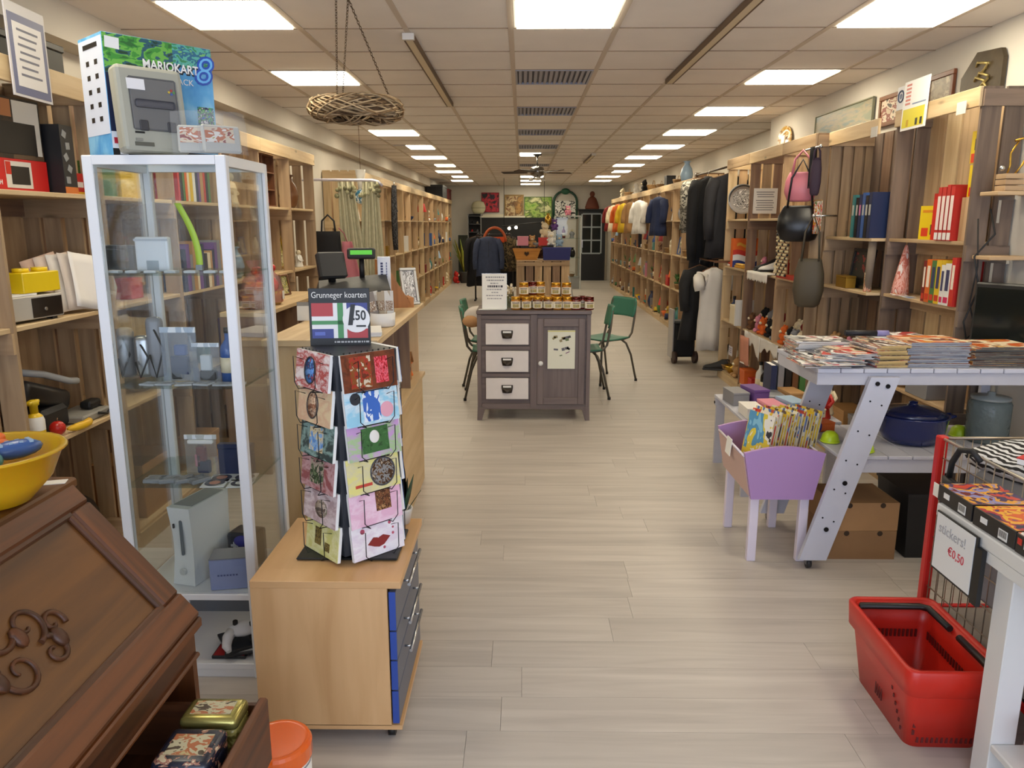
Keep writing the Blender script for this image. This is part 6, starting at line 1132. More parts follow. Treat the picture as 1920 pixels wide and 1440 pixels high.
q = thing('black_purse', 'black purse with curved strap hanging on the wire cart', 'purse', (1.60, 2.70, .5)); G().grid(lambda u, v: Vector((-.012-.02*math.sin(PI*u), (u-.5)*.12, .27*(1-v))), 8, 8, .03).o('pouch', mat('#17171a', .6), q); G().tube([(0, .04, .25), (-.0, .03, .33), (.0, -.01, .39), (.015, -.06, .4), (.03, -.09, .37)], .011, 8).o('strap', mat('#1a1a1c', .6), q); G().b2(-.052, -.049, -.02, .04, .2, .25).o('white_tag', PAPER, q)
# ================================================================== goods on the near right shelves
GR = 'goods on the near right shelves'; ZT = 1.601; ZM = 1.241
def cover_book(lab, loc, w_, h, th, m, rz, grp=GR, back=None, marks=()):
    """book whose front faces local -y"""
    t = thing('book', lab, 'book', loc, rz, grp); G().b2(-w_/2+.002, w_/2-.003, .002, th-.002, .003, h-.003).o('pages', PAPER, t); G().b2(-w_/2, w_/2, 0, .002, 0, h).o('front_cover', m, t); G().b2(-w_/2, w_/2, th-.002, th, 0, h).o('back_cover', back or m, t); G().b2(-w_/2-.002, -w_/2, 0, th, 0, h).o('spine', back or m, t)
    for (x0, x1, z0, z1, c) in marks: G().b2(x0*w_, x1*w_, -.0012, 0, z0*h, z1*h).o('cover_mark', mat(c, .4), t)
    return t
YEL, REDB = mat('#e6c71c', .35), mat('#cf2a1e', .35)
rzR = -PI/2     # fronts face the aisle (-x)
cover_book('yellow picture book facing the aisle on the upper book shelf', (2.46, 4.72, ZT), .16, .2, .02, YEL, rzR+.35, marks=((-.4, -.1, .1, .35, '#d8401e'), (.0, .35, .15, .45, '#3a3a30'), (-.4, .2, .8, .88, '#d88a1e')))
for i, (y, h, th) in enumerate(((4.56, .3, .03), (4.515, .3, .035), (4.47, .31, .03), (4.425, .3, .035))): 
    t = k_book('', 'red dictionary volume on the upper book shelf, %s from the yellow book' % ORD[i], (2.50, y, ZT), h, 'red', 0, 'red dictionary volumes', .17, th, rot=(0, 0, -PI/2)); G().b2(-.015, .015, -.0892, -.0885, .06, .25).o('spine_print', mat('#f0e0d8', .5), t); G().b2(-.017, .017, -.0892, -.0885, .005, .045).o('white_foot', mat('#ece8e4', .5), t)
cover_book('red flat book lying against the dictionaries', (2.47, 4.645, ZT+.0), .12, .27, .03, REDB, rzR+.2, marks=((-.5, .5, .88, 1, '#b82018'),))
for i, (y, z, rz) in enumerate(((4.33, .24, .1), (4.36, .42, -.1))): cover_book('yellow and red paperback propped %s beside the grey slatted end' % ('low', 'high')[i], (2.47, y, ZT+z), .1, .17, .014, YEL, rzR+rz, marks=((-.4, .4, .02, .3, '#d8401e'), (-.1, .25, .4, .75, '#2a2a20')))
q = thing('book_riser', 'small pine block stepping up the yellow paperbacks', 'riser', (2.50, 4.345, ZT)); bx('block', PINE, q, -.05, .05, -.05, .05, 0, .238); bx('step', PINE, q, .0, .05, -.05, .05, .239, .418)
# second shelf of the book bay
y = 4.29
for i, (c, th, h) in enumerate((('red', .04, .27), ('white', .055, .235), ('white', .035, .225), ('yellow', .05, .25), ('green', .045, .245), ('orange', .05, .25), ('dark red', .03, .24))):
    t = k_book('', '%s thick reference book on the lower book shelf, %s from the end' % (c, ORD[i]), (2.49, y+th/2, ZM), h, c, 0, 'reference books on the lower book shelf', .17, th, rot=(0, 0, -PI/2)); G().b2(-th*.3, th*.3, -.0892, -.0885, h*.35, h*.85).o('spine_print', mat('#3a3a60' if c in ('white', 'yellow', 'green') else '#f0e4d0', .5), t); G().b2(-th*.4, th*.4, -.0892, -.0885, h*.06, h*.2).o('spine_mark', mat('#d02a5a' if c == 'white' else '#c8381e', .5), t); y += th+.006
q = thing('folded_flag', 'rolled pink and white striped flag leaning on the lower book shelf', 'flag', (2.47, 5.03, ZM), .2); G().loft([[Vector((r_*math.cos(a*PI/6)+dx, r_*math.sin(a*PI/6), z)) for a in range(12)] for r_, z, dx in ((.055, 0, 0), (.05, .05, 0), (.035, .18, .01), (.018, .28, .015), (.008, .32, .015))]).o('cloth', pic(('#d88a7a', '#e4b0a4', '#c87060', '#e8dcd8'), 2., 4, .9), q); G().cyl((.015, 0, .31), (.015, 0, .36), .004, n=6).o('stick', cm('tan'), q)
for i in range(4): q = thing('loose_card', '%s loose printed card on the lower book shelf edge' % ('blue', 'white', 'red', 'yellow')[i], 'card', (2.43+.015*(i % 2), 4.82+.06*i, ZM+.0005+.002*i), .4*i, GR); G().box(0, 0, .001, .05, .09, .0018).o('card', mat('#e4e2dc', .6), q); G().box(0, 0, .0023, .035, .06, .0006).o('print', cm(('blue', 'grey', 'red', 'yellow')[i]), q)
# greyish bay: blue binders, dark flower picture, yellow box, banner
for i, (y, c, h) in enumerate(((5.24, 'dark blue', .3), (5.29, 'black', .28), (5.34, 'blue', .3), (5.39, 'dark blue', .29), (5.44, 'black', .27), (5.5, 'teal', .29))): t = k_book('', '%s tall binder on the upper shelf beside the books, %s from the books' % (c, ORD[i]), (2.42, y, ZT), h, c, 0, 'binders beside the books', .2, .038, rot=(0, 0, -PI/2)); G().b2(-.012, .012, -.1042, -.1035, .15, .22).o('spine_label', mat('#c87aa0' if i == 3 else '#b8b8b0', .5), t)
k_frame('', 'black picture of red flowers standing on the greyish bay shelf', (2.42, 5.55, ZM+.001), .28, 'black', rzR, GR, ('#1c1f1c', '#20261f', '#1c1f1c', '#8a2a28'), .34, .12, 6.)
k_box('', 'yellow-topped wooden box before the flower picture', (2.36, 5.62, ZM+.001), .085, 'gold', rzR, GR, .18, .07)
q = thing('printed_banner', 'narrow grey rolled banner with flower print on the greyish bay shelf', 'banner', (2.36, 5.26, ZM+.001), rzR); G().cyl((0, 0, 0), (.02, 0, .34), .026, n=14).o('roll', mat('#7d7062', .8), q); G().lathe([(.027, .0), (.0275, .13)], n=14, caps=(False, False)).o('print_wrap', pic(('#d8c8b0', '#c86a50', '#7a8a5a', '#e4d8c8'), 3., 6), q)
# ---- pictures above the shelves
def wall_pic(lab, y0, y1, z0, z1, fc, cols, seed, x=2.62, fw=.03, name='wall_picture', soft=True):
    t = thing(name, lab, 'picture', (x, (y0+y1)/2, z0), rzR, 'pictures above the right-hand shelves'); W, H = abs(y1-y0), z1-z0
    for nm, a in (('rail', (-W/2, W/2, 0, fw)), ('rail', (-W/2, W/2, H-fw, H)), ('stile', (-W/2, -W/2+fw, fw, H-fw)), ('stile', (W/2-fw, W/2, fw, H-fw))): G().b2(a[0], a[1], 0, .022, a[2], a[3], .003).o(nm, fc, t)
    G().b2(-W/2+fw, W/2-fw, .008, .018, fw, H-fw).o('canvas', pic(cols, seed, 3, .4, soft), t); return t
wall_pic('long green landscape painting above the greyish bay', 6.05, 7.2, 2.375, 2.63, mat('#8a8a72', .5), ('#5a6650', '#7a8068', '#9a8a6a', '#6a7a72'), 2., fw=.012)
wall_pic('brown framed sketch half hidden behind the yellow poster', 4.955, 5.26, 2.41, 2.62, wood('#7a4426', '#5a2e18', .4, False), ('#b8a888', '#a89878', '#8a7a60', '#c8b898'), 5.)
wall_pic('brown framed collage with white coaster above the book bay', 5.6, 5.94, 2.385, 2.6, wood('#8a5a34', '#6a4022', .4, False), ('#c8b498', '#8a4a3a', '#d8c8b0', '#4a4038'), 7., soft=False)
q = thing('round_coaster', 'white card with dark round emblem before the collage', 'card', (2.395, 5.12, 2.402), rzR); G().b2(-.05, .05, 0, .003, 0, .14).o('card', mat('#e8e8ea', .5), q); G().tube([(.034*math.cos(a*PI/12), -.001, .08+.034*math.sin(a*PI/12)) for a in range(24)], .005, 6, True).o('ring', mat('#3a4a6a', .5), q); G().lathe([(.001, 0), (.018, .0006)], n=12, caps=(False, False)).o('emblem', mat('#5a6a88', .5), q, (0, -.001, .08), R3(PI/2))
q = thing('relief_plaque', 'dark bronze wall plaque with golden raised figures', 'plaque', (2.62, 4.66, 2.37), rzR); G().prism([(-.2, 0), (.2, 0), (.2, .22), (.17, .27), (-.06, .29), (-.2, .17)], .024, Matrix.Translation((0, .01, 0))).o('plate', mat('#4a3e2c', .45, .3, var=.2, scale=14, bump=.4), q); rq = random.Random(14)
for i in range(9): G().tube([(-.05+.03*(i % 4), -.004, .05+.02*i), (-.02+.03*(i % 4)+rq.uniform(-.03, .03), -.009, .07+.02*i), (.02+.03*(i % 3), -.004, .03+.022*i)], .007, 6).o('relief_figure', mat('#b8a468', .4, .5), q)
q = thing('shell_plate', 'amber shell-shaped wall plate beyond the green landscape', 'wall plate', (2.62, 8.0, 2.42), rzR); G().lathe([(.001, 0), (.12, .008), (.2, .03), (.205, .036), (.2, .04), (.1, .02), (.001, .014)], n=24, sy=.62).o('plate', pic(('#c89a4a', '#e0c07a', '#a8783a', '#f0e4c0'), 4., 4, .2), q, (0, .04, .1), R3(PI/2)); G().box(.0, -.01, .1, .1, .01, .08, bev=.01).o('white_patch', mat('#f0ece0', .3), q)
# poster leaning on the rail
q = thing('sale_poster', 'white poster with yellow picture block standing on the book bay rail', 'poster', (2.375, 4.9, 2.262), (-.02, 0, rzR)); G().b2(-.15, .15, 0, .004, 0, .29).o('sheet', mat('#f4f4f2', .5), q); G().b2(-.135, .125, -.001, 0, .015, .125).o('yellow_block', mat('#e2d428', .5), q)
for i in range(6): G().b2(-.12, -.06, -.001, 0, .15+.022*i, .162+.022*i).o('red_print', mat('#d88a80', .6), q)
G().b2(-.03, .13, -.001, 0, .145, .153).o('thin_print', mat('#8a9ab8', .6), q); [G().b2(a, a+.025, -.002, -.001, .02, .06).o('figure_block', mat(c, .6), q) for a, c in ((.03, '#2a2a26'), (.085, '#202020'), (-.08, '#c8a020'))]
for i, (y, z) in enumerate(((4.38, 2.31), (5.22, 2.28))): q = tag(G().box(0, 0, 0, .003, .09, .065).o('shelf_ticket', mat('#d8d4cc', .6), None, (2.379 if i == 0 else 2.289, y, z)), 'small printed ticket on the shelf rail %s' % ('by the slatted end', 'below the collage')[i], 'ticket')
# ---- bags hanging at the greyish bay
def hook(lab, x, y, z, L=.3): 
    q = thing('bag_hook', lab, 'hook', (x, y, z), 0, 'hooks on the greyish bay'); G().cyl((0, 0, 0), (.0, L, .0), .008, n=8).o('rod', STEEL, q); G().ball((0, 0, 0), .014).o('end_ball', STEEL, q); return q
hook('steel rod holding the hanging bags', 2.17, 5.8, 2.245); hook('short steel peg holding the olive shoulder bag', 2.15, 5.78, 1.752, .17).rotation_euler = (0, 0, -PI/2)
def hang_bag(lab, loc, w_, h, d_, m, strap, rz=rzR, fold=0.):
    q = thing('hanging_bag', lab, 'bag', loc, rz, 'bags hanging at the greyish bay'); n_ = 16
    prof = ((0, .55), (.06, .8), (.35, 1.), (.7, .95), (.92, .78), (1, .7))
    G().loft([[Vector((w_/2*k*math.copysign(abs(math.cos(a*2*PI/n_))**.7, math.cos(a*2*PI/n_)), d_/2*(k if v < .9 else k*.6)*math.copysign(abs(math.sin(a*2*PI/n_))**.8, math.sin(a*2*PI/n_)), h*v)) for a in range(n_)] for v, k in prof]).o('pouch', m, q)
    for s in (-1, 1): G().tube([(-w_*.28, s*d_*.2, h*.95), (-w_*.22, s*d_*.1, h+strap*.6), (0, 0, h+strap), (w_*.22, s*d_*.1, h+strap*.6), (w_*.28, s*d_*.2, h*.95)], .008, 6).o('strap', m, q)
    return q
hang_bag('pink satin handbag hanging from the rod', (2.13, 6.04, 1.86), .24, .22, .12, mat('#d8808e', .4), .16, -.4); q = thing('purse_flap', 'deep pink lining pouch tucked into the pink handbag', 'pouch', (2.12, 6.08, 1.99), rzR); G().ball((0, 0, 0), .06, 1.3, .6, .6).o('pouch', mat('#c83a58', .4), q); G().cyl((-.05, 0, .02), (.05, 0, .02), .006, n=6).o('zip', cm('gold'), q)
hang_bag('dark plum drawstring pouch hanging beside the pink handbag', (2.17, 5.86, 1.90), .08, .27, .06, mat('#3a2a3c', .7), .08, -.4)
hang_bag('glossy black leather handbag hanging lowest but one', (2.12, 6.0, 1.56), .32, .27, .13, mat('#141416', .3), .34, -.35)
hang_bag('olive brown slouchy shoulder bag hanging lowest', (2.15, 5.78, 1.08), .22, .36, .12, mat('#4d4536', .6), .32, -.4)
q = thing('hanging_straps', 'bundle of black straps hung over the rod', 'straps', (2.17, 5.93, 1.95)); [G().grid(lambda u, v: Vector(((u-.5)*.03, .03*k-.02, .305-.3*v)), 2, 6, .004).o('strap', mat('#17171a', .6), q) for k in range(3)]
q = thing('floral_scarf', 'red and yellow flowered scarf behind the black handbag', 'scarf', (2.20, 5.87, 1.62), rzR); G().grid(lambda u, v: Vector(((u-.5)*.2, .012*math.sin(9*u), .24-.24*v)), 8, 6, .006).o('cloth', pic(('#d8c030', '#c83a2a', '#e8e0d0', '#5a6a30'), 3., 6, .8), q); G().cyl((-.09, 0, .245), (.09, 0, .245), .005, n=6).o('hanging_stick', cm('tan'), q)
# ---- notice bay, plate bay
q = thing('notice', 'white printed shop notice fixed on the crate boards', 'notice', (2.366, 7.655, 1.79), 0); G().b2(-.115, .115, 0, .004, 0, .24).o('sheet', mat('#d8d6d2', .6), q)
for i in range(8): G().b2(-.09+.006*(i % 3), .085-.01*(i % 2), -.001, 0, .2-.022*i-(.014 if i > 2 else 0), .208-.022*i-(.014 if i > 2 else 0)).o('print_line', mat('#77777c', .6), q)
q = thing('wall_plate', 'black and white patterned plate fixed on the pale crate slats', 'plate', (2.37, 8.44, 1.79), 0); q.scale = (.66, .66, .66); G().lathe([(.001, 0), (.16, .006), (.2, .02), (.235, .03), (.24, .036), (.235, .04), (.2, .03), (.15, .016), (.001, .012)], n=36).o('plate', mat('#9a9a9c', .3, .3), q, (0, .04, .242), R3(PI/2-.1)); G().lathe([(.001, 0), (.165, .002)], n=30, caps=(False, False)).o('painting', pic(('#c8c8c8', '#6a6a6c', '#a8a8a8', '#2a2a2c', '#e0e0e0'), 5., 5, .4), q, (0, .018, .242), R3(PI/2-.1)); G().tube([(.22*math.cos(a*PI/20), .012, .242+.22*math.sin(a*PI/20)) for a in range(40)], .014, 6, True).o('dark_rim', mat('#26262a', .4), q)
q = thing('flag_carton', 'orange carton with red white and blue waves on the shelf', 'carton', (2.36, 8.2, ZM+.001), .0); G().b2(-.13, .13, 0, .09, 0, .3).o('carton', mat('#e06a24', .45), q)
for z0_, z1_, c in ((.0, .06, '#2a3f8a'), (.06, .12, '#e8e8e8'), (.12, .17, '#c8382a')): G().grid(lambda u, v: Vector((-.129+.258*u, -.0016, z0_+(z1_-z0_)*v+.014*math.sin(6*u+.5)*(1 if z0_ > 0 or v > 0 else 0))), 12, 1).o('wave_band', mat(c, .45), q)
G().grid(lambda u, v: Vector((-.09+.17*u, -.0018, .215+.03*v+.012*math.sin(9*u))), 12, 1).o('script_band', mat('#d8a03a', .45), q)
k_box('', 'white box behind the orange carton', (2.5, 8.38, ZM+.001), .16, 'white', rzR, GR, .2, .12); q = thing('flat_cloths', 'red and white cloths lying flat on the shelf edge', 'cloth', (2.3, 8.36, ZM+.001), rzR); G().b2(-.12, .12, -.05, .04, 0, .02, .006).o('white_fold', mat('#e4dcd8', .8), q); G().b2(-.1, .1, -.045, .03, .021, .04, .006).o('red_fold', mat('#c02a24', .8), q)
q = thing('yellow_cloth', 'folded yellow and orange cloth before the orange carton', 'cloth', (2.25, 8.0, ZM+.001), rzR); G().b2(-.2, .12, -.0, .05, 0, .025, .008).o('lower_fold', mat('#d8a23a', .8), q); G().b2(-.16, .1, .0, .045, .026, .045, .008).o('upper_fold', mat('#e4b85a', .8), q)
q = thing('lace_doily', 'white lace doily hanging over the shelf edge', 'doily', (2.21, 7.2, ZM+.001), rzR)
def doily(u, v):
    x = (u-.5)*.62
    return Vector((x, .1-.22*v if v < .5 else -.012, .003)) if v < .5 else Vector((x, -.014-.004*math.sin(20*u), .002-(.06+.02*abs(math.sin(9*PI*u)))*(v-.5)*2))
G().grid(doily, 36, 8, .004).o('lace', mat('#e8e4de', .9, bump=.6, scale=120), q); bx('hem', mat('#dcd8d0', .9), q, -.3, .3, .1, .104, .001, .004)
for i, (k, c, y, sc) in enumerate(((10, 'black', 7.45, 1.3), (10, 'white', 7.3, 1.3), (4, 'cream', 7.15, .7), (4, 'tan', 7.02, .9), (5, 'pink', 7.55, .55), (0, 'red', 6.92, .5))): KITS[k]('', '%s %s on the lace doily shelf' % (c, KN[k]), (2.37, y, ZM+.008), KH[k]*sc, c, rzR, GR)
q = thing('bead_strands', 'cream and black bead strands hanging beside the black handbag', 'beads', (2.19, 6.55, 1.25)); 
for k in range(7):
    for j in range(14): G().ball((.0, -.12+.035*k+.004*j*(k-3)*.3, .02+.028*j), .011, n=7, m=5).o('bead', mat('#d8c89a' if (j+k) % 3 else '#1c1c1c', .4), q)
q = thing('red_tray', 'red and orange cloth tray under the bead strands', 'tray', (2.27, 6.45, ZM+.001), rzR); G().b2(-.22, .22, -.06, .1, 0, .02, .004).o('tray', mat('#c8402a', .5), q); bx('rim', mat('#b83020', .5), q, -.22, .22, -.07, -.06, 0, .03)
# lower shelves: heaps of soft toys, jars and cloths
ci = 0; pal = ['brown', 'tan', 'dark red', 'cream', 'grey', 'black', 'orange', 'pink']
for bi in (1, 2, 3):
    a, b = BAYS['rn'][bi]
    for li, z in ((1, .661),):
        for r_ in range(2):
            n_ = 5
            for j in range(n_):
                c = pal[ci % 8]; ci += 1; k_plush('', '%s little soft toy, %s in the %s row of the %s toy bay' % (c, ORD[j], ('front', 'back')[r_], ORD[bi-1]), (2.30+.13*r_+.01*(j % 2), a+.12+(b-a-.24)*j/(n_-1), z+.001+.0*r_), .17+.05*r_, c, rzR+.3*(j % 3-1), 'soft toys on the toy bays')
for i, (k, c, y, li, sc) in enumerate(((6, 'cream', 8.0, 1, 1.4), (1, 'dark blue', 8.25, 1, .9), (9, 'white', 7.85, 1, 1.1), (1, 'green', 6.62, 0, 1.1), (1, 'brown', 6.5, 0, 1.15), (1, 'yellow', 6.9, 0, .9), (1, 'black', 7.05, 0, 1.), (1, 'white', 7.2, 0, 1.), (6, 'orange', 7.6, 0, 1.1), (5, 'tan', 7.95, 0, .9), (3, 'gold', 8.2, 0, .9), (8, 'tan', 8.38, 0, .8), (6, 'red', 7.4, 0, .7), (0, 'grey', 6.15, 0, 1.), (6, 'tan', 5.7, 0, 1.6), (6, 'grey', 5.35, 0, 1.6), (8, 'brown', 4.9, 1, 1), (6, 'grey', 4.6, 1, 1.5), (6, 'brown', 4.75, 0, 1.8))): KITS[k]('', '%s %s on the %s shelf of the near right bays' % (c, KN[k], LEVN[li]), (2.29 if y > 6 else 2.50, y, (.101, .661)[li]+.001), KH[k]*sc, c, rzR, GR)
for i, (z, y, lab) in enumerate(((.655, 7.25, 'white lace cloth draped over the lower toy shelf edge'), (.655, 6.75, 'second white lace cloth draped over the toy shelf edge'))):
    q = thing('lace_cloth', lab, 'cloth', (2.207, y, z), rzR); G().grid(lambda u, v: Vector(((u-.5)*.5, -.004*math.sin(14*u)-.002, .012-(.08+.16*abs(2*u-1)*(1 if i == 0 else .3)+.02*math.sin(18*u))*v)), 24, 5, .004).o('lace', mat('#dedad4', .9, bump=.5, scale=90), q); bx('hem', mat('#dcd8d0', .9), q, -.25, .25, -.006, .0, .006, .012)
q = thing('orange_cloth', 'salmon cloth with white edge hanging under the lace', 'cloth', (2.19, 7.45, .34), rzR+.1); G().grid(lambda u, v: Vector(((u-.5)*.22+.04*v, .01*math.sin(6*u), .27*(1-v))), 8, 6, .006).o('cloth', mat('#c98a72', .85), q); bx('hem', mat('#e4dcd4', .8), q, -.07, .15, -.006, .002, 0, .012)
q = thing('red_cloth', 'red cloth spilling over the plinth', 'cloth', (2.19, 7.12, .0), rzR); G().grid(lambda u, v: Vector(((u-.5)*.3, -.03*v, .125*(1-v)+.004)), 8, 4, .008).o('cloth', mat('#b82420', .8), q); bx('hem', mat('#a01c18', .8), q, -.15, .15, -.034, -.03, .001, .012)
q = thing('price_note', 'small printed note taped on the crate side', 'note', (2.207, 7.98, .33), rzR); G().b2(-.07, .07, -.002, 0, 0, .1).o('sheet', mat('#c8c4cc', .6), q); [G().b2(-.05, .05, -.003, -.002, .03+.02*i, .038+.02*i).o('print_line', mat('#7a7a90', .6), q) for i in range(3)]
# ================================================================== clothes hanging before the far bays
def garment(lab, loc, rz, L, w_, m, sleeve=.0, hem=1., cat='coat', nm='hanging_coat', flare=.15, sl_w=.07, grp='clothes hanging at the shelf end', collar=None):
    """garment on a hanger: local front -y; loc is the shoulder height point"""
    q = thing(nm, lab, cat, loc, rz, grp); n_ = 18; rq = random.Random(len(lab)); ph = rq.uniform(0, 6)
    rings = []
    n_ = 40
    for v, k, d in ((-.012, .22, .03), (0, .3, .045), (.02, .62, .06), (.05, .9, .07), (.1, .97, .08), (.2, .95, .085), (.35, .9, .08), (.5, .9, .08), (.65, .95+flare*.3, .085), (.82, 1.+flare*.6, .09), (1, 1.+flare, .095)):
        ring = []
        for a in range(n_):
            th = a*2*PI/n_; f = 1+max(0, v)**.7*(.2*math.sin(5*th+ph)+.13*math.sin(9*th+2*ph+3*v)); ring.append(Vector((w_/2*k*math.copysign(abs(math.cos(th))**.85, math.cos(th))*(1+.03*math.sin(7*v+ph)), d*f*math.sin(th), -L*v+.012*math.sin(4*th+ph)*max(0, v))))
        rings.append(ring)
    G().loft(rings).o('body', m, q)
    if cat in ('coat', 'jacket'): G().box(0, -.088, -L*.5, .006, .012, L*.8).o('front_seam', mat('#101012', .7), q); [G().ball((.02, -.092, -L*(.2+.15*i)), .008, n=7, m=5).o('button', mat('#2c2c2e', .3), q) for i in range(4)]
    if sleeve:
        for s in (-1, 1): G().tube([(s*w_*.38, 0, -.06), (s*w_*.5, -.015, -.16), (s*w_*.57, -.03, -sleeve*.45), (s*w_*.6, -.05, -sleeve*.75), (s*w_*.57, -.06, -sleeve)], sl_w, 12, taper=[1, 1.02, .9, .82, .78]).o('sleeve', m, q)
    G().tube([(-w_*.4, 0, -.03), (0, 0, .02), (w_*.4, 0, -.03)], .008, 6).o('hanger', cm('brown'), q); G().tube([(0, 0, .02), (0, 0, .07), (.025, 0, .09), (.03, 0, .06)], .003, 6).o('hanger_hook', STEEL, q)
    if collar: G().tube([(-w_*.16, -.03, .0), (-.02, -.08, -.06), (.02, -.08, -.06), (w_*.16, -.03, 0)], .02, 7).o('collar', collar, q)
    return q
BLKF = mat('#1b1b1e', .85, var=.1, scale=14)
rl = thing('garment_rail', 'dark rail carrying the hanging coats', 'rail', (2.28, 9.4, 2.31)); G().cyl((0, -.75, 0), (0, .95, 0), .012, n=8).o('rod', mat('#4a3a2a', .5), rl)
for y in (-.75, .95): bx('bracket', wood('#6a4a2c', '#4a3018'), rl, -.02, .36, y-.02, y+.02, -.03, .03)
garment('long black coat hanging full length at the shelf end', (2.2, 9.35, 2.22), .55, 1.5, .46, BLKF, .95)
garment('second dark coat hanging behind the plate bay', (2.3, 8.82, 2.22), .35, .9, .44, mat('#26262b', .85, var=.1, scale=14), .7)
garment('grey snake-print blouse hanging past the black coat', (2.2, 10.05, 2.24), .75, .62, .42, pic(('#8a8478', '#5a564e', '#b0aa9c', '#3a3834'), 4., 14, .8, coord='Object'), .66)
garment('white short-sleeved dress with grey print hanging low', (2.16, 8.7, 1.2), .3, .92, .34, mat('#d6d2cc', .85, var=.04, scale=6), .24, cat='dress', nm='hanging_dress', flare=.05, sl_w=.075)
garment('black dress with white hem hanging low before the coats', (2.08, 9.05, 1.2), .45, .85, .4, BLKF, .5, cat='dress', nm='hanging_dress', flare=.25)
q = thing('low_rail', 'short wooden bar holding the low hanging dresses', 'rail', (2.2, 8.88, 1.285)); G().cyl((-.08, -.4, 0), (-.08, .45, 0), .01, n=8).o('bar', cm('brown'), q); [bx('arm', cm('brown'), q, -.09, .3, y, y+.02, -.012, .012) for y in (-.4, .43)]
q = thing('shopping_trolley', 'black wheeled shopping trolley standing on the aisle edge', 'trolley', (2.0, 9.45, 0), .1); G().b2(-.14, .14, -.11, .11, .07, .5, .03).o('bag', mat('#17171a', .7), q); G().b2(-.145, .145, -.115, .115, .47, .52, .02).o('flap', mat('#202024', .6), q); bx('frame', mat('#c8c8ca', .4, .8), q, -.15, -.135, -.1, .1, .06, .66)
for s in (-1, 1): G().cyl((s*.13-.02, -.13 if s < 0 else -.13, .075), (s*.13+.02, -.13, .075), .075, n=20).o('wheel', mat('#3a241c', .5), q)
k_shoe('', 'black shoe on the plinth below the white dress', (2.18, 8.42, .087), .13, 'black', rzR-.3)
# goods on top of the far right shelves
for i, (y, k, c, sc) in enumerate(((12.6, 0, 'light blue', 1.3), (13.2, 8, 'black', 1.2), (14.0, 6, 'black', 1.4), (14.8, 8, 'dark blue', 1.2), (15.7, 8, 'tan', 1.6), (16.8, 5, 'black', 1.2), (18.0, 5, 'white', 1.2), (19.2, 8, 'brown', 1.5), (20.4, 5, 'cream', 1.1))): KITS[k]('', '%s %s on top of the far right shelving' % (c, KN[k]), (2.62, y, 2.322), KH[k]*sc, c, rzR, 'goods on top of the far right shelving')
for i, (y, c) in enumerate(((13.0, 'dark blue'), (15.1, 'white'), (16.3, 'tan'), (17.4, 'yellow'), (18.4, 'orange'), (19.3, 'cream'), (20.2, 'dark red'))): garment('%s garment hanging in the far right bays' % c, (2.27, y, 2.12), -PI/2+.5, .62, .32, mat(CN[c], .85, var=.12, scale=9), .42, cat='garment', nm='hanging_garment', grp='garments hanging in the far right bays')
# ================================================================== far end of the shop
FY = YF-.01
def farbox(px0, px1, py0, py1, Y=FY): a, b = atY(px0, py1, Y), atY(px1, py0, Y); return a.x, b.x, a.z, b.z
# black door with six panes
x0, x1, z0, z1 = farbox(1083, 1136, 393, 526, YF-.05); z0 = 0
BKW = mat('#15171a', .5); t = kind(G().b2(x0, x1, YF-.055, YF-.01, 0, z1).o('door_1', BKW)); PM = mat('#9aa3a8', .5)
xa, xb, za_, zb = farbox(1090, 1128, 401, 475, YF-.055)
for i in range(3): xm = xa+(xb-xa)*i/2; bx('muntin', PM, t, xm-.02, xm+.02, YF-.075, YF-.056, za_, zb)
for i in range(4): zm = za_+(zb-za_)*i/3; bx('muntin', PM, t, xa+.02, xb-.02, YF-.074, YF-.056, zm-.02, zm+.02)
for i in range(2):
    for j in range(3): bx('pane', mat('#22282a', .08), t, xa+(xb-xa)*i/2+.02, xa+(xb-xa)*(i+1)/2-.02, YF-.06, YF-.056, za_+(zb-za_)*j/3+.02, za_+(zb-za_)*(j+1)/3-.02)
bx('door_handle', STEEL, t, x0+.09, x0+.13, YF-.1, YF-.056, .98, 1.2)
for a, b in ((x0-.07, x0-.002), (x1+.002, x1+.07)): kind(bx('trim_2', mat('#8a8070', .6), None, a, b, YF-.06, YF-.005, 0, z1+.05))
# black partition
x0, x1, z0, z1 = farbox(901, 1044, 408, 526, YF-.3); t = thing('black_partition', 'low black partition wall across the back of the shop', 'partition', ((x0+x1)/2, YF-.3, 0)); w_ = (x1-x0)/2; bx('panel', mat('#17181a', .7), t, -w_, w_, 0, .04, 0, z1); bx('cap', mat('#d8d2c0', .6), t, -w_, w_*.18, -.02, .06, z1+.001, z1+.05)
def farpic(lab, r, fc, cols, seed, Y=FY, fw=.04, nm='wall_picture'):
    x0, x1, z0, z1 = farbox(*r, Y); t = thing(nm, lab, 'picture', ((x0+x1)/2, Y, z0), 0, 'pictures on the far wall'); W, H = x1-x0, z1-z0
    for n2, a in (('rail', (-W/2, W/2, 0, fw)), ('rail', (-W/2, W/2, H-fw, H)), ('stile', (-W/2, -W/2+fw, fw, H-fw)), ('stile', (W/2-fw, W/2, fw, H-fw))): G().b2(a[0], a[1], -.03, 0, a[2], a[3]).o(n2, fc, t)
    G().b2(-W/2+fw, W/2-fw, -.02, -.002, fw, H-fw).o('canvas', pic(cols, seed, 2.2, .5, True), t); return t
farpic('red and black abstract canvas on the far wall', (903, 936, 361, 398), mat('#8a2028', .6), ('#c01f30', '#2a2030', '#3a2838', '#d83040', '#1a1420'), 2., fw=.02)
farpic('gilt framed painting with figures on the far wall', (946, 982, 365, 407), mat('#8a7040', .4, .4), ('#3a2a18', '#b88a4a', '#5a3a20', '#d8c090', '#7a4a28'), 4.)
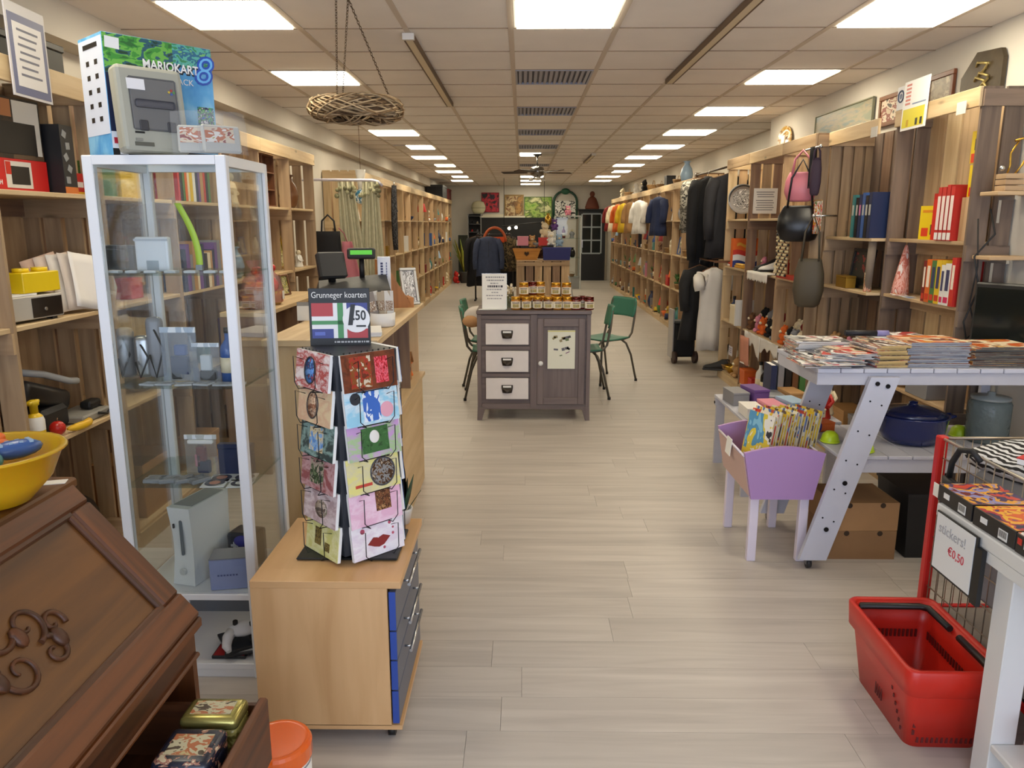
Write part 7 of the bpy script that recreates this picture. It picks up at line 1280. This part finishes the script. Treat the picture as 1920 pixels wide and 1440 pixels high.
farpic('green blurred blossom canvas on the far wall', (983, 1035, 369, 409), mat('#4a6a20', .6), ('#4a7a1c', '#6a9a2c', '#a8c060', '#3a5a18', '#d8d8a0'), 5., fw=.02)
x0, x1, z0, z1 = farbox(936, 981, 347, 409, FY); kind(bx('trim_3', mat('#e4dcc4', .8), None, atY(905, 400, FY).x, atY(982, 400, FY).x, FY-.0, FY+.008, atY(940, 408, FY).z, atY(940, 402, FY).z))
# arched green mirror
x0, x1, z0, z1 = farbox(1038, 1082, 356, 410, FY-.05); t = thing('arched_mirror', 'green arched frame with black and white zebra picture', 'mirror', ((x0+x1)/2, FY-.05, z0)); W, H = (x1-x0)/2, z1-z0
G().tube([(-W, 0, 0), (-W, 0, H*.6)]+[(-W*math.cos(a*PI/10), 0, H*.6+H*.36*math.sin(a*PI/10)) for a in range(1, 10)]+[(W, 0, H*.6), (W, 0, 0)], .035, 8).o('arch', mat('#1f4a38', .5), t); G().ball((0, -.02, H*.95), .13, 1, .3, .7).o('crest', mat('#1f5a42', .5), t); G().b2(-W+.03, W-.03, 0, .02, .02, H*.62).o('picture', pic(('#d8d8cc', '#1a1a1a', '#e8e8e0', '#2a2a2a'), 6., 4, .4), t)
# brown seated figure above the door
p = atY(1110, 392, FY-.1); t = thing('seated_figure', 'rust brown seated ornament above the black door', 'ornament', (p.x, FY-.12, p.z)); G().lathe([(.2, 0), (.21, .05), (.17, .18), (.12, .3), (.06, .36)], n=16, sy=.45).o('body', mat('#6a3420', .6), t); G().ball((0, 0, .43), .075, 1, .8, 1.1).o('head', mat('#6a3420', .6), t)
kind(bx('trim_4', mat('#1c1d1f', .6), None, p.x-.5, p.x+.5, YF-.2, YF-.005, p.z-.03, p.z-.001))
# pale round basket on the left of the pictures
p = atY(897, 402, FY-.25); t = thing('round_hamper', 'pale round wicker hamper on top of the shoe rack', 'hamper', (p.x, FY-.2, 0)); zb = 1.97
G().lathe([(.14, 0), (.2, .1), (.21, .22), (.16, .33), (.05, .37)], c=(0, 0, zb), n=18, sy=.6).o('body', mat('#c8c4a4', .8, bump=.6, scale=40), t); G().lathe([(.215, .15), (.215, .18)], c=(0, 0, zb), n=18, sy=.6, caps=(False, False)).o('band', mat('#a8a486', .8), t)
# shoe rack
x0, x1, z0, z1 = farbox(879, 902, 401, 500, FY-.2); t = thing('shoe_rack', 'tall dark shoe rack filled with shoes at the far wall', 'shoe rack', ((x0+x1)/2, FY-.35, 0)); W = (x1-x0)/2
for s in (-1, 1): bx('side', mat('#8a8a88', .5), t, s*W-.012, s*W+.012, 0, .3, 0, 1.965)
for i in range(8): bx('tier', mat('#5a5a5c', .5), t, -W+.013, W-.013, 0, .3, .25+.235*i, .265+.235*i)
bx('back', mat('#2a2a2c', .7), t, -W+.013, W-.013, .285, .3, .02, 1.96)
sc_ = ['black', 'grey', 'white', 'dark red', 'brown', 'pink', 'black', 'tan', 'silver', 'dark blue', 'red', 'grey', 'black', 'cream']
for i in range(14): k_shoe('', '%s shoe on the %s tier of the far shoe rack, %s' % (sc_[i], ORD[i//2], ('wall side', 'partition side')[i % 2]), ((x0+x1)/2-.08+.16*(i % 2), FY-.2, .266+.235*(i//2)), .085, sc_[i], 0, 'shoes on the far rack')
k_box('', 'orange-brown carton at the foot of the shoe rack', ((x0+x1)/2+.02, FY-.62, 0), .36, 'tan', 0, None, .42, .3)
t = thing('dark_screen', 'tall dark green plant screen beside the shoe rack', 'screen', (atY(868, 480, FY-.5).x, FY-.4, 0)); bx('panel', mat('#2a2f26', .8, var=.3, scale=8), t, -.14, .14, 0, .03, 0, 1.35); bx('foot', BLACK, t, -.14, .14, -.1, .13, -.0, .02)
p = thing('large_plant', 'yellow-green leafy plant at the far left corner', 'plant', (atY(862, 500, 21.9).x+.1, 22.2, 0)); rq = random.Random(3); G().lathe([(.1, 0), (.15, .3), (.16, .32), (.14, .32)], n=16).o('pot', mat('#3a3a38', .5), p)
for i in range(16): a = rq.uniform(0, 6.28); leafy([Vector((0, 0, .3)), Vector((.15*math.cos(a), .15*math.sin(a), .8)), Vector((.35*math.cos(a), .3*math.sin(a), rq.uniform(.8, 1.3)))], .06).o('leaf', mat(rq.choice(['#9aa03a', '#7a8a3a', '#b8b050']), .6), p)
for i, (px, py, c, h) in enumerate(((843, 470, 'orange', .5), (848, 525, 'red', .35))): k_plush('', '%s stuffed animal at the far end of the left shelves' % c, (atY(px, py, 21.0).x+.0, 22.6+.0*i-.5*i, 0 if i else .6), h, c, PI/2) if i else None
t = thing('red_banner', 'dark red cloth box on top of the far left shelf end', 'box', (-2.2, 21.7, 2.331)); bx('body', mat('#5a1a1c', .8), t, -.2, .2, -.4, .4, 0, .24); bx('lid', mat('#6a2022', .8), t, -.21, .21, -.41, .41, .241, .28)
t = thing('black_banner', 'black storage case on top of the far left shelves', 'case', (-2.2, 20.3, 2.331)); bx('body', mat('#1a1a1c', .7), t, -.2, .2, -.6, .6, 0, .26); bx('lid', mat('#202022', .6), t, -.21, .21, -.61, .61, .261, .31)
# glass display tower before the door
t = thing('glass_tower', 'tall narrow glass display tower before the black door', 'display cabinet', (atY(1063, 500, 20.5).x, 20.5, 0)); a = .33
for sx in (-1, 1):
    for y in (-a, a): bx('post', mat('#b8bcb8', .4), t, sx*a-.015, sx*a+.015, y-.015, y+.015, 0, 1.86)
    bx('side_pane', GLASS, t, sx*(a-.002)-.002, sx*(a-.002)+.002, -a+.016, a-.016, .3, 1.84)
bx('front_pane', GLASS, t, -a+.016, a-.016, -a-.002, -a+.002, .3, 1.84); bx('top', mat('#a8aca8', .4), t, -a, a, -a, a, 1.86, 1.89); bx('base', mat('#8a8c8a', .5), t, -a+.02, a-.02, -a+.02, a-.02, 0, .3)
for z in (.8, 1.3): bx('shelf', glass('#e8f4f0', .1), t, -a+.016, a-.016, -a+.016, a-.016, z, z+.008)
for i, (x, z, k, c) in enumerate(((-.15, .301, 0, 'brown'), (.12, .301, 8, 'dark green'), (-.12, .81, 4, 'tan'), (.14, .81, 0, 'black'), (-.1, 1.31, 1, 'dark red'), (.12, 1.31, 4, 'grey'))): KITS[k]('', '%s %s inside the far glass tower' % (c, KN[k]), (t.location.x+x, 20.5, z), KH[k], c, 0, 'goods in the far glass tower')
k_plush('', 'pink and white soft toys heaped on the far glass tower', (t.location.x, 20.4, 1.891), .26, 'pink', 0)
# crate counter with heaped goods
x0, x1 = -.12, 1.02; t = thing('crate_counter', 'upright slatted crate counter in the middle of the back aisle', 'counter', (.45, 16.5, 0)); W = .57
slatted('slat', [PINE2, AGED, PINE], t, 'x', -W, W, 6, 0, 0, .9, .02, .03); bx('top', PINE, t, -W, W, -.02, .6, .9, .925); bx('top_rail', PINE2, t, -W, W, -.03, -.011, .8, .88); bx('bottom_rail', PINE2, t, -W, W, -.03, -.011, .04, .12)
for s in (-1, 1): bx('side', AGED, t, s*W-(.02 if s > 0 else 0), s*W+(.02 if s < 0 else 0), .011, .6, 0, .9)
bx('inner_dark_back', mat('#3a2e24', .8), t, -W+.02, W-.02, .3, .32, 0, .9)
q = thing('wooden_crate', 'orange wooden tray with heart cut-out on the crate counter', 'tray', (.10, 16.62, .926)); G().loft([[Vector((sx*a, sy*b, z)) for sx, sy in ((-1, -1), (1, -1), (1, 1), (-1, 1))] for a, b, z in ((.22, .14, 0), (.3, .18, .24), (.28, .16, .24), (.2, .12, .02))], smooth=False).o('tray', wood('#c88a3c', '#a86c28', .5, False), q); G().prism([(0, -.05), (.05, 0), (.045, .04), (.02, .045), (0, .025), (-.02, .045), (-.045, .04), (-.05, 0)], .01, Matrix.Translation((0, -.172, .13)) @ R3(.16)).o('heart', mat('#3a2410', .7), q)
q = thing('blue_crate', 'dark blue plastic crate on the crate counter', 'crate', (.74, 16.62, .926)); G().loft([[Vector((sx*a, sy*b, z)) for sx, sy in ((-1, -1), (1, -1), (1, 1), (-1, 1))] for a, b, z in ((.28, .17, 0), (.3, .19, .26), (.28, .17, .26), (.26, .15, .02))], smooth=False).o('tub', mat('#22286e', .4), q); G().b2(-.31, .31, -.2, -.185, .24, .27, .004).o('rim', mat('#262c78', .4), q)
heap = [(.02, .3, 6, 'pink', 1.4), (.22, .26, 5, 'tan', 1.1), (-.05, .3, 6, 'white', .8), (.4, .02, 5, 'brown', 1.2), (.5, .45, 5, 'cream', 1.5), (.62, .3, 5, 'white', 1.3), (.8, .28, 5, 'light blue', 1.1), (.95, .02, 5, 'grey', 1.), (.45, .3, 6, 'red', 1.2), (.7, .62, 5, 'purple', 1.), (.56, .72, 0, 'gold', 1.), (.3, .275, 3, 'grey', 1.)]
for i, (x, dz, k, c, sc) in enumerate(heap): KITS[k]('', '%s %s in the heap on the crate counter' % (c, KN[k]), (x, 16.62+.16*(dz > .4)+.26*(x in (.4, .95)), .927+max(0, dz-.0)), KH[k]*sc, c, 0, 'heap on the crate counter')
q = thing('white_board', 'white board leaning against the crate counter side', 'board', (1.11, 16.2, 0), (0, -.2, 0)); G().b2(-.01, .01, -.14, .14, .002, .62, .002).o('board', mat('#d8d8d4', .5), q); bx('edge', mat('#a8a8a4', .5), q, -.012, .012, -.15, -.141, .002, .62)
# clothes stand with jackets
t = thing('clothes_stand', 'black clothes stand with jackets before the partition', 'clothes stand', (-.62, 17.2, 0)); G().tube([(-.42, 0, .0), (-.42, 0, 1.2), (-.38, 0, 1.45), (.38, 0, 1.45), (.42, 0, 1.2), (.42, 0, 0)], .018, 8).o('frame', mat('#1c1c1e', .5), t); [bx('foot', BLACK, t, s*.42-.02, s*.42+.02, -.25, .25, 0, .03) for s in (-1, 1)]
q = thing('wooden_arch', 'orange and black toy arch hooked on the clothes stand', 'arch', (-.6, 17.05, 1.3)); G().tube([(-.24*math.cos(a*PI/12), 0, .3*math.sin(a*PI/12)) for a in range(13)], .03, 8).o('arch', mat('#b8582c', .6), q); G().b2(-.22, .22, -.03, .03, -.02, .1, .02).o('orange_panel', mat('#d8501c', .7), q)
GS = 'jackets on the far clothes stand'
garment('blue denim jacket on the far clothes stand', (-.74, 17.0, 1.4), .1, .85, .5, mat('#3a4560', .8, var=.12, scale=12), .7, cat='jacket', nm='hanging_jacket', grp=GS); garment('brown camouflage jacket on the far clothes stand', (-.36, 17.22, 1.4), .1, .75, .42, pic(('#5a4a34', '#3a3424', '#7a6a48', '#2a2a20'), 3., 9, .8, coord='Object'), .6, cat='jacket', nm='hanging_jacket', grp=GS)
garment('black coat at the wall end of the clothes stand', (-1.0, 17.42, 1.4), .3, 1.1, .46, BLKF, .75, cat='jacket', nm='hanging_jacket', grp=GS); garment('second black coat at the aisle end of the clothes stand', (-.3, 17.5, 1.4), -.1, 1.15, .42, BLKF, .75, cat='jacket', nm='hanging_jacket', grp=GS)
# hanging spotlights on a black bar above the partition
t = thing('spotlight_bar', 'black bar with two small glowing globe lamps', 'lamp', (-.05, 19.5, 1.62)); G().cyl((-.45, 0, 0), (.7, 0, .12), .015, n=8).o('bar', BLACK, t); G().cyl((-.4, 0, 0), (-.4, 0, CEIL-1.62), .006, n=6).o('cord', BLACK, t); G().cyl((.6, 0, .11), (.6, 0, CEIL-1.62), .006, n=6).o('cord', BLACK, t)
for x in (-.27, -.1): G().ball((x, 0, -.05+.02*(x > -.2)), .04).o('globe', emit('#fff2d8', 6.), t)
# ceiling fan
t = thing('ceiling_fan', 'ceiling fan with five dark blades and small chrome lamps', 'ceiling fan', (.24, 12.6, CEIL)); CR_ = mat('#8a8680', .25, .9)
G().lathe([(.07, 0), (.07, -.03), (.03, -.05)], n=16).o('canopy', BLACK, t); G().cyl((0, 0, -.04), (0, 0, -.22), .012, n=8).o('downrod', CR_, t); G().lathe([(.03, -.2), (.1, -.22), (.12, -.28), (.1, -.34), (.05, -.37)], n=20).o('motor', CR_, t)
for i in range(5):
    a = .25+i*2*PI/5; bl = G().box(.37, 0, -.3, .42, .12, .008, bev=.003).o('blade', wood('#3a2a1c', '#261a10', .4, False), t, rot=R3(.2, 0, a)); G().box(.14, 0, -.295, .1, .03, .008).o('blade_iron', CR_, bl)
for i in range(3):
    a = .6+i*2*PI/3; c = G().tube([(.03*math.cos(a), .03*math.sin(a), -.36), (.08*math.cos(a), .08*math.sin(a), -.39), (.11*math.cos(a), .11*math.sin(a), -.38)], .008, 6).o('lamp_arm', CR_, t); G().lathe([(.015, 0), (.04, -.05), (.035, -.055)], c=(.11*math.cos(a), .11*math.sin(a), -.37), n=12).o('lamp_shade', mat('#e0d8c8', .3), c)
